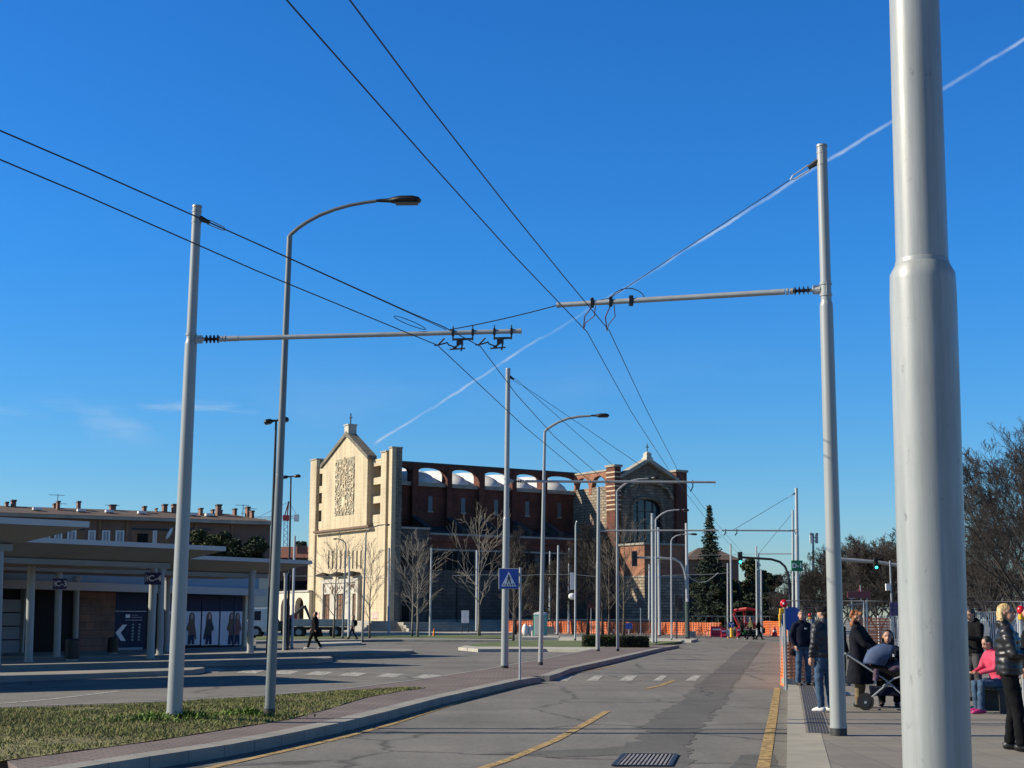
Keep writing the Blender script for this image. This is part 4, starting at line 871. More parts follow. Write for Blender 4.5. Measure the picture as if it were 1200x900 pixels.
cable('dark span cable joining the ends of the two big bracket arms', alongp(LPa, LPe, .79)+Vector((0, 0, .05)), alongp(RPa, RPe, 1.0), .008, .02)
cable('thin span cable along the upper right bracket arm', alongp(RPa, RPe, .80)+Vector((0, 0, .06)), alongp(RPa, RPe, .93)+Vector((0, 0, -.02)), .006)
# arm fittings: switches under the left arm, hangers under the right
def local(e, p): return e.matrix_basis.inverted() @ p
lo = LP
def switch(px0, px1, wire_px, wire_py):
    a = LPa+(LPe-LPa)*((px0-235)/(610-235)); b = LPa+(LPe-LPa)*((px1-235)/(610-235)); A = local(LP, a); B = local(LP, b); d = (B-A).normalized(); Z = Vector((0, 0, 1))
    mb = MB().bar(A-Z*.10, B-Z*.10, .03, .03)
    for q in (A, B): mb.bar(q-Z*.12, q+Z*.05, .022, .022).box(q+Z*.0, (.035, .09, .09)); mb.tube([q+Z*.04, q+Z*.10], .009, 6)
    C = A.lerp(B, .35)-Z*.15; mb.box(C, (.10, .05, .06)); mb.bar(C-Z*.02, C-Z*.09-d*.10, .04, .022); mb.bar(C-Z*.10-d*.15, C-Z*.09+d*.08, .04, .016); mb.tube([C-Z*.02+d*.04, C-Z*.13+d*.02], .012, 6)
    s = mb.build('wire_switch', 'darkmetal', LP); W = local(LP, G(wire_px, wire_py, WH))
    P0 = C-Z*.08-d*.05; mid = (P0+W)/2+Z*.06
    MB().tube([P0, P0-d*.12+Z*.05, mid, W+d*.12+Z*.03, W], .011, 6).build('hanger_arm', 'darkmetal', s)
    MB().tube([W+d*.1+Z*.10, W, W-d*.05], .012, 6).build('wire_clip', 'darkmetal', s)
switch(535, 557, 513, 404.5); switch(581, 600, 561, 404)
def hanger(px, wpx, wpy):
    a = RPa+(RPe-RPa)*((px-960)/(654-960)); A = local(RP, a); W = local(RP, G(wpx, wpy, WR)); Z = Vector((0, 0, 1)); d = (local(RP, RPe)-local(RP, RPa)).normalized()
    mb = MB().tube([A-Z*.07, A+Z*.08], .02, 6).box(A, (.05, .11, .12)); mb.build('arm_clip', 'darkmetal', RP)
    m1 = A.lerp(W, .5)
    MB().tube([A-Z*.05, m1+d*.05, W+Z*.04, W], .009, 6).tube([A-Z*.05-d*.05, m1-d*.10, W+Z*.10-d*.03, W], .007, 6).build('hanger', mat('hanger_rust', (.12, .035, .03), .6) if 'hanger_rust' not in D.materials else D.materials['hanger_rust'], RP)
hanger(695, 684, 386); hanger(717, 711, 388)
# slack loops above the right arm
for i, (px, dx) in enumerate(((740, 10), (758, -10))):
    a = local(RP, RPa+(RPe-RPa)*((px-960)/(654-960))); P = []
for k in range(1):
    a = local(RP, RPa+(RPe-RPa)*((716-960)/(654-960))); b2 = local(RP, RPa+(RPe-RPa)*((757-960)/(654-960))); P = []
    for i in range(17):
        u = i/16; P.append(a.lerp(b2, u)+Vector((0, 0, .03+.16*math.sin(pi*u)**.6)))
    MB().tube(P, .007, 6).build('slack_loop', 'wire', RP, True)
a = local(RP, RPa+(RPe-RPa)*((741-960)/(654-960))); MB().box(a, (.06, .11, .14)).build('arm_clip', 'darkmetal', RP)
tt = local(LP, alongp(LPa, LPe, .74)+Vector((0, 0, .06))); P = []
for i in range(25): u = i/24*2*pi; P.append(tt+Vector((-.35+.24*cos(u), .01*sin(u*2), .10+.035*sin(u)-.12*cos(u)*1.0*.8)))
MB().tube(P, .006, 6, False).build('wire_coil', 'darkmetal', LP, True)
# hangers below the centre arm
for px, wpx, wpy in ((738, 728, 590), (750, 742, 587), (800, 797, 569), (812, 806, 572)):
    a = CPa+(CPe-CPa)*((px-596)/(838-596)); A = local(CP, a); MB().tube([A+Vector((0, 0, .06)), A-Vector((0, 0, .16)), A-Vector((.08, 0, .30))], .018, 6).build('hanger', 'darkmetal', CP)
for (E_, a0, b0, k) in ((DP, DPa, DPe, .8), (DP, DPa, DPe, .95), (QP, QPa, QPe, .7), (QP, QPa, QPe, .9)):
    A = local(E_, alongp(a0, b0, k)); MB().tube([A+Vector((0, 0, .08)), A-Vector((0, 0, .15)), A-Vector((.12, 0, .28))], .03, 6).build('hanger', 'darkmetal', E_)
# pale span cable between the distant poles
a = at_row(*FPO[558.5][1:], 674); b_ = at_row(*FPO[857.3][1:], 671)
a.y = b_.y = 105; A = Y(505, 676.5, 104); B = Y(857, 670.5, 104)
def span(label, pts, y, r=.03):
    P = [Y(px, py, y) for px, py in pts]; return tag(MB().tube(P, r, 6).build('span_cable', 'far_pole', None, True), label, 'cable')
span('pale span cable running level across the distant poles', [(530, 674.5), (570, 673.5), (600, 675), (640, 673), (675, 673.4), (700, 675.8)], 100, .014)
span('pale span cable before the church porch, right part', [(776, 674.5), (810, 673.6), (835, 673), (857, 671)], 100, .015)
span('drooping cable between the church corner pole and the spruce', [(805, 672.5), (811, 679), (819, 682.5), (828, 681.5), (836, 676), (842, 671)], 98, .02)
span('thin tight wire in front of the evergreens', [(806, 651), (856, 650), (886, 649.5)], 98, .012)
span('thin level cable left of the church front', [(340, 675), (362, 675), (420, 676.5), (455, 677.5)], 100, .012)
# ================================================================== CHURCH
CA = R(32.0); cp = Y(458.3, 740, 180); CH = empty('church', (cp.x, 180, 0), 'big stone church with gabled pale facade, red brick nave and a gabled transept', 'church', rz=CA)
CI = CH.matrix_basis.inverted(); cam_l = CI @ CAM; CR = Matrix.Rotation(-CA, 3, 'Z')
def onv(px, py, v):
    d = CR @ ray(px, py); t = (v-cam_l.y)/d.y; p = cam_l+d*t; return p.x, p.z
def onu(px, py, u):
    d = CR @ ray(px, py); t = (u-cam_l.x)/d.x; p = cam_l+d*t; return p.y, p.z
def part(name, m, mb, smooth=False, parent=None): return mb.build(name, m, parent or CH, smooth)
V = lambda px, py=650, u=0: onu(px, py, u)[0]
Z = lambda px, py, u=0: onu(px, py, u)[1]
U = lambda px, py=650, v=0: onv(px, py, v)[0]
ZV = lambda px, py, v=0: onv(px, py, v)[1]
v_t1 = V(446.7); v_r = V(435); v_g0 = V(433.3); v_g1 = V(380); v_l0 = V(370.3); W_ = V(363.2); dt = U(470, 600)
ztop = Z(452, 527); ztopL = Z(367, 540); zled = Z(433, 616); zled2 = zled
# lower wall of the facade, with openings cut as recessed boxes placed proud/behind
lw = MB().bb(.0, 1.2, v_t1, W_, 0, zled)
fw = part('facade_wall', 'stone', lw)
# right corner tower with its full height slot
a0, a1 = V(456.3), V(453.0)
tr = MB().bb(-.25, dt, 0, a0, 0, ztop).bb(-.25, dt, a1, v_t1, 0, ztop-.35)
part('corner_tower', 'stone', tr); part('tower_slot', 'shopdark', MB().bb(.9, dt, a0, a1, 0, ztop-.6))  # near-black slot back: shade of the recess put into the colour
part('tower_cap', 'concrete', MB().bb(-.35, dt+.1, -.1, a0+.05, ztop, ztop+.18).bb(-.35, dt+.1, a1-.05, v_t1+.1, ztop-.35, ztop-.17))
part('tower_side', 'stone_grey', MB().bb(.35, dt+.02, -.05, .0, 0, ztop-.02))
tl = MB().bb(-.25, dt, v_l0, W_, 0, ztopL); part('corner_tower', 'stone', tl)
part('tower_cap', 'concrete', MB().bb(-.35, dt+.1, v_l0-.1, W_+.1, ztopL, ztopL+.18))
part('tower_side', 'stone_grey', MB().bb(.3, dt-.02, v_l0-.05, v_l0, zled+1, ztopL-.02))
# recesses with open balconies
for (va, vb, ps, tag_) in ((v_t1, v_g0, (538, 559.5, 581.5, 603), 440), (v_g1, v_l0, (547, 569.5, 590, 611), 375)):
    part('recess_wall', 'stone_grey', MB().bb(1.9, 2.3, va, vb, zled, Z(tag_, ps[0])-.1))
    for i, py in enumerate(ps):
        zt = Z(tag_, py); h = Z(tag_, py)-Z(tag_, py+8) if i < 3 else 1.0
        b = MB().bb(.15, 1.9, va, vb, zt-h, zt)
        part('balcony', 'stone', b)
        if i < 3:                                    # shallow arched soffit
            pass
    # sill wall below the last opening
    part('recess_base', 'stone', MB().bb(.2, 1.8, va, vb, zled-.2, Z(tag_, ps[3])-1.0))
# gable panel
zr, zl = Z(433.3, 538), Z(380, 546.5); za = Z(408.3, 511.5); va = V(408.3); zr = zl = (zr+zl)/2
P = [(-.55, v_g0, zled), (-.55, v_g1, zled), (-.55, v_g1, zl), (-.55, va, za), (-.55, v_g0, zr)]
part('gable_wall', 'stone', MB().prism(P, (.95, 0, 0)))
part('gable_side', 'stone', MB().bb(.4, 2.32, v_g0, v_g0+.4, zled, zr-.1)); part('gable_side', 'stone', MB().bb(.4, 2.32, v_g1-.4, v_g1, zled, zr-.1))
P = [(-.8, v_g0-.35, zr-.25), (-.8, va, za+.0), (-.8, v_g1+.35, zl-.25), (-.8, v_g1+.35, zl+.25), (-.8, va, za+.55), (-.8, v_g0-.35, zr+.25)]
part('gable_roof', 'stone_grey', MB().prism(P, (1.35, 0, 0)))
bl = MB().bb(-.7, .5, va-.62, va+.62, za-.2, za+1.35).bb(-.8, .6, va-.7, va+.7, za+1.35, za+1.5); pd = part('cross_pedestal', 'marble', bl)
part('cross', 'darkmetal', MB().bb(-.15, -.03, va-.06, va+.06, za+1.5, za+3.0).bb(-.15, -.03, va-.38, va+.38, za+2.35, za+2.5))
# ledge under the gable panel
zl2 = zled
part('ledge', 'wall_tan', MB().bb(-.75, .4, V(437)-0, V(372), zled-.28, zled))
part('ledge', 'stone', MB().bb(-.5, .4, V(437)-.2, V(372)+.2, zled-.5, zled-.28))
# carved relief: ornamental openwork, generated foliage scrolls
m = D.materials.new('relief_stone'); m.use_nodes = True; nt = m.node_tree; b = nt.nodes['Principled BSDF']; b.inputs['Roughness'].default_value = .9; b.inputs['Base Color'].default_value = (.60, .50, .34, 1)
M['relief'] = m; M['relief_back'] = mat('relief_ground', (.30, .27, .19), .95, nscale=2, nvar=.3)
r0, r1 = V(418.0), V(396.0); z0, z1 = Z(406, 604), Z(406, 538); rr = random.Random(11)
rb_ = part('relief_panel', 'relief_back', MB().bb(-.60, -.55, r0, r1, z0, z1))
mb = MB(); rw = r1-r0; rh = z1-z0; cx = (r0+r1)/2
def arc(cy, cz, rad, a0, a1, th=.09, n=7):
    q = [(-.66, cy+rad*cos(a0+(a1-a0)*i/n), cz+rad*sin(a0+(a1-a0)*i/n)) for i in range(n+1)]
    q = [(x, min(max(y, r0+.05), r1-.05), min(max(z, z0+.05), z1-.05)) for x, y, z in q]; mb.tube(q, th, 5)
for s in (-1, 1):
    k = 0; zz = z0+.5
    while zz < z1-.4:
        for col in (.18, .55, .86):
            cy = cx+s*rw/2*col; rad = rr.uniform(.28, .55); a = rr.uniform(0, 2*pi); arc(cy, zz+rr.uniform(-.25, .25), rad, a, a+rr.uniform(3, 5), rr.uniform(.035, .07))
            if rr.random() < .6: mb.sphere((-.64, cy+rr.uniform(-.3, .3), zz+rr.uniform(-.4, .4)), (.1, rr.uniform(.12, .28), rr.uniform(.1, .25)), 6, 4)
        zz += rr.uniform(.55, .8)
for i in range(11):
    zc = z0+rh*(i+.5)/11; w_ = .55+.3*sin(i*1.7)
    mb.tube([(-.66, cx-w_, zc-.35), (-.68, cx, zc+.45), (-.66, cx+w_, zc-.35)], .09, 5)
mb.tube([(-.66, cx-.35, z0+.1), (-.66, cx-.3, z1-.1)], .08, 5).tube([(-.66, cx+.35, z0+.1), (-.66, cx+.3, z1-.1)], .08, 5)
mb.sphere((-.66, cx, z0+1.6), (.18, .55, .8), 8, 6)
part('relief_carving', 'relief', mb, True)
# nine slit windows: recessed dark strips framed by raised ribs
for i in range(9):
    px = 385.3+i*4.72; v0 = V(px+.65, 655); z0s, z1s = Z(px, 666.5), Z(px, 645)
    part('slit_window', 'shopdark', MB().bb(-.02, .05, v0, v0+.33, z0s, z1s))
# porch
p0, p1 = V(424), V(381.5); zb = Z(403, 727); zd = Z(403, 697); zf0 = Z(403, 696); zf1 = Z(403, 683)
part('porch_frame', 'marble', MB().bb(-.5, 0, p0, p1, zf1, zf1+.5).bb(-.5, 0, p0, p0+.5, zb, zf1).bb(-.5, 0, p1-.5, p1, zb, zf1))
fr = part('frieze', 'marble', MB().bb(-.35, 0, p0+.5, p1-.5, zf0, zf1))
mb = MB()
for i in range(26):
    y = rr.uniform(p0+.7, p1-.7); z = rr.uniform(zf0+.3, zf1-.3); mb.sphere((-.36, y, z), (.10, rr.uniform(.1, .22), rr.uniform(.15, .38)), 6, 4)
part('frieze_carving', 'wall_tan', mb, True, None)
for a, b2 in ((389.5, 383.5), (406.5, 398.5), (422.5, 417)):
    d0, d1 = V(a), V(b2)
    dr_ = part('door', 'wood', MB().bb(-.12, -.02, d0, d1, zb, zf0))
    mb = MB()
    for k in range(1, 3): mb.bb(-.17, -.12, d0+(d1-d0)*k/3-.03, d0+(d1-d0)*k/3+.03, zb, zf0)
    for k in range(1, 5): mb.bb(-.165, -.12, d0, d1, zb+(zf0-zb)*k/5-.04, zb+(zf0-zb)*k/5+.04)
    part('door_panelling', 'bark', mb, False, dr_)
for a, b2 in ((398, 390), (416.5, 407)):
    d0, d1 = V(a), V(b2); part('porch_pier', 'marble', MB().bb(-.3, 0, d0, d1, zb, zf0))
mb = MB()
for px in (383.5, 400, 417): v0 = V(px); mb.prism([(-.02, v0-1.4, zf1+1.1), (-.02, v0+1.0, zf1+.75), (-1.3, v0+1.0, zf1+.95), (-1.3, v0-1.4, zf1+1.3)], (0, 0, .12))
part('door_canopy', 'darkmetal', mb)
for a, b2, nmm in ((376, 364.5, 'left'), (445, 437.5, 'right')):
    part('notice_panel', mat('poster_pink', (.6, .38, .33), .7, nscale=3, nvar=.3) if 'poster_pink' not in D.materials else D.materials['poster_pink'], MB().bb(-.09, -.02, V(a), V(b2), Z(a, 725), Z(a, 717)))
for i in range(3): part('notice_sheet', 'white', MB().bb(-.12, -.09, V(373.6-i*3.8), V(373.6-i*3.8)+.55, Z(370, 724), Z(370, 718.3)))
# steps
zs = zb
for i in range(5):
    part('step', 'concrete', MB().bb(-3.5-.45*i, 0, -1.5-.3*i, W_-3, 0, zs*(5-i)/5-.02))
part('side_step', 'concrete', MB().bb(0, dt+12, -3.2, 0, 0, 1.1).bb(0, dt+13, -3.9, 0, 0, .75).bb(0, dt+14, -4.6, 0, 0, .4))
# nave: aisle, clerestory, piers, arches, vaults
vc = 5.5
uT = U(672, 600, vc); z_a = ZV(500, 620.5)
part('aisle_wall', 'stone_dark', MB().bb(dt, U(503.5), .25, 1.0, 0, z_a))
u1 = U(503.5)
part('aisle_wall', 'stone_dark', MB().bb(u1+.1, uT, .5, 1.2, 0, ZV(520, 645)))
part('string_course', 'concrete', MB().bb(u1, uT-.02, .3, .6, ZV(520, 645), ZV(520, 643)))
part('aisle_brickwork', 'redbrick', MB().bb(u1+.1, uT, .5, 1.2, ZV(520, 642.9), z_a-.6).bb(u1+.1, uT-.03, .2, .5, z_a-1.4, z_a-.62))
part('parapet_strip', 'concrete', MB().bb(u1+.2, uT-.05, .44, .5, ZV(560, 634), ZV(560, 631.5)))
part('aisle_coping', 'concrete', MB().bb(dt, u1+.1, .1, 1.1, z_a, z_a+.25).bb(u1+.1, uT, .3, 1.3, z_a-.6, z_a-.35))
part('downpipe', 'darkmetal', MB().bb(u1+4.2, u1+4.35, .3, .5, 0, z_a-.7))
part('downpipe', 'darkmetal', MB().bb(u1+.0, u1+.12, .1, .25, 0, z_a))
for k, px in enumerate((471, 480, 488.5)):
    part('slit_window', 'shopdark', MB().bb(U(px), U(px)+.75, .22, .26, ZV(480, 664), ZV(480, 645)))
for px in (508, 516.5, 525, 533.5, 542, 550.5, 570, 578.5, 587, 606, 614, 622, 642, 650):
    part('slit_window', 'shopdark', MB().bb(U(px), U(px)+.9, .46, .52, ZV(px, 668), ZV(px, 647)))
dd = part('side_door', 'shopdark', MB().bb(U(473), U(481), .2, .26, 0.9, ZV(477, 702)))
part('door_arch', 'stone_grey', MB().bb(U(472), U(482), .15, .27, ZV(477, 701), ZV(477, 698)))
part('wall_base', 'concrete', MB().bb(u1+.1, uT-.1, .35, .5, 0, ZV(520, 726)))
z_c = lambda px, py: onv(px, py, vc)[1]
zs_ = z_c(525, 567.2)               # sill
zb1 = z_c(525, 546.2); zb0 = z_c(525, 549.5); 
cw = part('nave_wall', 'redbrick', MB().bb(2.35, uT, vc, vc+.8, z_a-.8, zs_-.5)); part('nave_cornice', 'concrete', MB().bb(2.35, uT, vc-.35, vc+.9, zs_-.5, zs_))
piers = [(480, 487), (520.8, 526.5), (558.3, 565), (597, 602.3), (632.8, 638.3)]
pu = [(U(a, 600, vc), U(b, 600, vc)) for a, b in piers]
for a, b in pu:
    part('pier', 'redbrick', MB().bb(a, b, vc-.7, vc+.8, z_a-.5, zb0-.4))
    fin = MB().prism([(a+.1, vc-.5, z_a+1.9), (a+.1, .9, z_a+.15), (a+.1, .9, z_a-.3), (a+.1, vc-.5, z_a-.3)], (.5, 0, 0)); part('buttress_fin', 'stone_dark', fin)
    part('fin_coping', 'darkroof', MB().prism([(a-.05, vc-.5, z_a+2.1), (a-.05, .7, z_a+.3), (a-.05, .7, z_a+.15), (a-.05, vc-.5, z_a+1.9)], (.8, 0, 0)))
part('aisle_roof', 'darkroof', MB().prism([(dt, .9, z_a-.33), (dt, vc, z_a+.8), (dt, vc, z_a+.5), (dt, .9, z_a-.6)], (uT-dt, 0, 0)))
for a, b in zip([dt+1]+[p[1] for p in pu], [p[0] for p in pu]+[uT]):
    um = (a+b)/2; zc0 = z_c(500, 598.5); part('clerestory_window', 'window_blue', MB().bb(um-.3, um+.3, vc-.04, vc+.02, zc0, zc0+1.9)); part('window_sill', 'concrete', MB().bb(um-.4, um+.4, vc-.15, vc+.0, zc0-.2, zc0))
# arched beam
edges = [dt+.5]+[x for p in pu for x in p]+[uT+.6]; spans = [(edges[i], edges[i+1]) for i in range(0, len(edges), 2)]
bays = spans
for i, (a, b) in enumerate(bays):
    n = 12; ql = []; zspr = zs_+1.1; a_, b_ = a-.05, b+.05
    for k in range(n+1):
        t = k/n; u = a+(b-a)*t; s = math.sqrt(max(0, 1-(2*t-1)**2)); ql.append((u, vc-.15, zspr+(zb0-.0-zspr)*s**.8))
    if i == 0: ql = [(a, vc-.15, zb0)]+[q for q in ql if q[0] > (a+b)/2]
    poly = ql+[(b+.45, vc-.15, zspr), (b+.45, vc-.15, zb1), (a-.45, vc-.15, zb1), (a-.45, vc-.15, zspr)]
    part('arch', 'redbrick', MB().prism(poly, (0, .8, 0)))
part('arcade_coping', 'darkroof', MB().bb(dt+.1, uT+.5, vc-.3, vc+.8, zb1, zb1+.25))
for i, (a, b) in enumerate(bays[1:]):
    c = ((a+b)/2+.1, vc+9.5, zs_-.4); r_ = ((b-a)/2+1.7, 9.2, 3.0)
    part('roof_vault', 'vault', MB().sphere(c, r_, 28, 16), 'all')
part('nave_body', 'darkroof', MB().bb(2.4, uT+12, vc+.9, W_-2.5, 0, zs_-.55))
# transept
vF = V(721.7, 600, uT); zt1 = Z(716, 547.5, uT); u2 = U(805, 600, vF); z_t = Z(700, 571, uT)
part('transept_wall', 'stone_rubble', MB().bb(uT, uT+.8, vF+1.6, vc+1, 0, z_t).bb(uT+.8, u2-.4, vF+2.2, vc+10, 0, z_t))
part('corner_pier', 'redbrick', MB().bb(uT-.15, U(728, 600, vF), vF, V(711.7, 600, uT), 0, zt1))
m_ = M['redbrick']
for i in range(9): part('stone_stripe', 'stone', MB().bb(uT-.17, U(728, 600, vF)+.0, vF-.02, V(711.7, 600, uT)+.02, zt1-.8-i*.62, zt1-.62-i*.62))
part('pier_cap', 'concrete', MB().bb(uT-.3, U(728, 600, vF)+.2, vF-.15, V(711.7, 600, uT)+.15, zt1, zt1+.3))
zt2 = onv(800, 553.5, vF)[1]; ur = U(792.5, 600, vF)
part('corner_pier', 'redbrick', MB().bb(ur, u2, vF-.1, vF+2, 0, zt2)); part('pier_cap', 'concrete', MB().bb(ur-.15, u2+.15, vF-.25, vF+2.1, zt2, zt2+.3))
# small brick arches along the left transept eave
va0, va1 = V(711.7, 600, uT), vc-.2; nb = 2
for i in range(nb):
    y0 = va0+(va1-va0)*i/nb; y1 = va0+(va1-va0)*(i+1)/nb; zz0, zz1 = z_t+.1, z_t+2.0; q = []
    for k in range(11): t = k/10; q.append((uT-.05, y0+.35+(y1-y0-.7)*t, zz0+1.3*math.sqrt(max(0, 1-(2*t-1)**2))+.1))
    part('arch', 'porchbrick', MB().prism(q+[(uT-.05, y1-.35, zz0-1.0), (uT-.05, y1, zz0-1.0), (uT-.05, y1, zz1), (uT-.05, y0, zz1), (uT-.05, y0, zz0-1.0), (uT-.05, y0+.35, zz0-1.0)], (.7, 0, 0)))
part('transept_coping', 'concrete', MB().bb(uT-.15, uT+.75, va0, vc+.2, z_t+2.0, z_t+2.25))
# front gable with the big arched window
ul = U(728, 600, vF); fl = onv(728, 559, vF)[1]; fa = onv(761, 540.5, vF)[1]; ua = (ul+ur)/2
wu0, wu1 = U(743, 600, vF), U(778.5, 600, vF); wz1 = onv(760, 584, vF)[1]; wz0 = onv(760, 655, vF)[1]; wsp = onv(760, 594, vF)[1]
n = 14; ar = [(wu0+(wu1-wu0)*k/n, vF+.5, wsp+(wz1-wsp)*math.sqrt(max(0, 1-(2*k/n-1)**2))) for k in range(n+1)]
eu = lambda u: fl+(fa-fl)*(1-abs(u-ua)/(ua-ul))
gw = MB().prism([(ul, vF+.5, 0), (wu0, vF+.5, 0), (wu0, vF+.5, wsp)]+[(ul, vF+.5, eu(ul))][:0]+[(wu0, vF+.5, eu(wu0)), (ul, vF+.5, fl)], (0, .8, 0))
gw.prism([(wu1, vF+.5, 0), (ur, vF+.5, 0), (ur, vF+.5, fl), (wu1, vF+.5, eu(wu1))], (0, .8, 0))
gw.prism(ar+[(wu1, vF+.5, eu(wu1)), (ua, vF+.5, fa), (wu0, vF+.5, eu(wu0))], (0, .8, 0)); gw.bb(wu0, wu1, vF+.5, vF+1.3, 0, wz0)
part('gable_wall', 'stone_brown', gw)
part('arch_surround', 'stone_brown', MB().tube([(wu0-.1, vF+.42, wz0)]+[(x+(-.1 if x < ua else .1)*0, y-.08, z+.12) for x, y, z in ar]+[(wu1+.1, vF+.42, wz0)], .28, 6))
big = [(ul+.5+(ur-ul-1)*k/n, vF+.1, fl-2.6+(2.2)*math.sqrt(max(0, 1-(2*k/n-1)**2))) for k in range(n+1)]
part('relieving_arch', 'stone_rubble', MB().tube(big, .22, 6))
wn_ = part('window', 'glassdark', MB().bb(wu0, wu1, vF+.95, vF+1.0, wz0, wz1+.1))
mb = MB()
for k in range(1, 4): mb.bb(wu0+(wu1-wu0)*k/4-.1, wu0+(wu1-wu0)*k/4+.1, vF+.85, vF+.94, wz0, wz1-.1)
k = wz0+1.6
while k < wz1-.5: mb.bb(wu0, wu1, vF+.88, vF+.94, k-.05, k+.05); k += 1.6
part('mullion', 'darkmetal', mb, False, wn_)
P = [(ul-.2, vF-.2, fl-.2), (ua, vF-.2, fa-.1), (ur+.5, vF-.2, fl-.2), (ur+.5, vF-.2, fl+.25), (ua, vF-.2, fa+.5), (ul-.2, vF-.2, fl+.25)]
part('gable_roof', 'concrete', MB().prism(P, (0, 1.4, 0)))
part('roof_finial', 'marble', MB().bb(ua-.55, ua+.55, vF-.3, vF+.8, fa, fa+.5).bb(ua-.4, ua+.4, vF-.15, vF+.65, fa+.5, fa+1.1).sphere((ua, vF+.25, fa+1.1), (.38, .38, .25), 8, 6))
part('cross', 'darkmetal', MB().bb(ua-.04, ua+.04, vF+.2, vF+.3, fa+1.1, fa+2.4).bb(ua-.28, ua+.28, vF+.2, vF+.3, fa+1.9, fa+2.0))
# porch block
uP = U(725, 640, vF); vP = V(755, 640, uP); u3 = U(802.5, 640, vP); zp1 = onu(755, 638, uP)[1]; zp0 = onu(755, 674.5, uP)[1]
part('chapel_brickwork', 'porchbrick', MB().bb(uP, u3, vP, vF+.6, zp0, zp1)); part('chapel_base', 'stone_rubble', MB().bb(uP-.12, u3+.12, vP-.12, vF+.6, 0, zp0-.2))
part('chapel_coping', 'concrete', MB().bb(uP-.2, u3+.2, vP-.2, vF+.6, zp1, zp1+.25).bb(uP-.2, u3+.2, vP-.2, vF+.6, zp0-.2, zp0))
# ================================================================== BUILDINGS LEFT
def plane_building(name, label, cat, A, B):
    """A, B = (x, y) ends of the visible wall; local x runs A->B, local -y faces the camera"""
    d = Vector((B[0]-A[0], B[1]-A[1], 0)); e = empty(name, (A[0], A[1], 0), label, cat, rz=math.atan2(d.y, d.x)); e['len'] = d.length
    inv = e.matrix_basis.inverted(); cl = inv @ CAM; rot = inv.to_3x3()
    def W(px, py, y=0.0):
        q = rot @ ray(px, py); t = (y-cl.y)/q.y; p = cl+q*t; return p.x, p.z
    del e['len']; return e, W, d.length
A = Y(0, 605, 130); B = Y(317, 616, 141)
APT, W, L_ = plane_building('apartment_block', 'long brown apartment block with tiled roof and many chimneys behind the bus canopies', 'building', (A.x, A.y), (B.x, B.y))
ze = W(150, 610)[1]
MB().bb(-9, L_, 0, 12, 0, ze).build('wall', 'wall_brown', APT)
MB().bb(-9.2, L_+.5, -.8, .2, ze, ze+.28).build('gutter', 'concrete', APT)
zr_ = W(150, 597.5, 5.0)[1]
rf = MB().prism([(-9.2, -.85, ze+.29), (-9.2, 5.5, zr_), (-9.2, 12.5, ze+.29)], (L_+9.2+.5-6, 0, 0))
rf.v; 
x0, x1 = -9.2, L_+.6
rf = MB(); rf.face([(x0, -.85, ze+.3), (x1, -.85, ze+.3), (x1-3.4, 5.5, zr_), (x0, 5.5, zr_)]).face([(x1, -.85, ze+.3), (x1, 12.5, ze+.3), (x1-3.4, 5.5, zr_)]).face([(x0, 12.5, ze+.3), (x0, 5.5, zr_), (x1-3.4, 5.5, zr_), (x1, 12.5, ze+.3)]).face([(x0, -.85, ze+.3), (x0, 5.5, zr_), (x0, 12.5, ze+.3)])
RFo = rf.build('roof', 'tile_brown', APT)
rr = random.Random(5)
def rz_at(y): return ze+.3+(zr_-ze-.3)*(y+.85)/6.35
for px, py, wpx, hh, yy in ((16, 587, 6, .9, 5), (8, 590, 4, .5, 5), (68, 594, 4, 1.3, 3.4), (92, 593.5, 4.5, 1.3, 4), (64, 593, 4, .5, 5.2), (132, 594, 8, .7, 5), (169, 599, 4.5, .9, 3.6), (183, 595, 2, .3, 5.2), (193, 594, 6, 1.2, 4.8), (204, 595, 6, 1.3, 4.8), (235, 601, 4.5, 1.0, 3.2), (256, 598, 6.5, 1.8, 3.4), (249, 600.5, 3, .5, 5), (275, 601.5, 4, .9, 4.6), (290, 601, 4.5, 1.5, 3.8), (295, 607, 4, 1.0, 2.4), (258, 600, 4, .4, 5)):
    x, z = W(px, py, yy); s = wpx*.079; zb_ = rz_at(yy); hh *= .5
    c = MB().box((x, yy, zb_-.3+hh/2), (s*.8, .8, hh+.6)).build('chimney', 'chimney', RFo)
    MB().box((x, yy, zb_+hh+.1), (s, 1.0, .14)).build('chimney_cap', 'tile_brown', RFo)
for px in (43, 95, 128, 166, 225, 245):
    x, _ = W(px, 600, 2); MB().box((x, 1.9, rz_at(1.9)+.18), (.75, .7, .22)).build('skylight', 'white', RFo)
for px, top in ((68, 579), (133, 591), (285, 591), (294, 595)):
    x, z = W(px, top, 5); MB().bar((x, 5, rz_at(5)-.2), (x, 5, z), .05).bar((x-.8, 5, z-.1), (x+.6, 5, z-.1), .04).bar((x-.2, 5, z-.9), (x+.9, 5, z-.9), .04).build('aerial', 'darkmetal', RFo)
for px in (117, 149, 40, 230, 272): x, _ = W(px, 615); MB().bb(x-.12, x+.12, -.16, 0, 0, ze).build('downpipe', 'wood', APT)
for px0, px1 in ((80, 88.5), (104.5, 111), (120.5, 128), (136.5, 144.5), (180, 183), (20, 28), (50, 58), (65, 72)):
    xa, _ = W(px0, 625); xb, _ = W(px1, 625); z1w = W(px0, 621.5)[1]
    f_ = MB().bb(xa-.08, xb+.08, -.06, .02, z1w-2.1, z1w).build('window', 'white', APT); xm = (xa+xb)/2
    MB().bb(xa+.06, xm-.04, -.09, -.06, z1w-2.0, z1w-.1).bb(xm+.04, xb-.06, -.09, -.06, z1w-2.0, z1w-.1).build('blind', 'shutter_grey', f_)
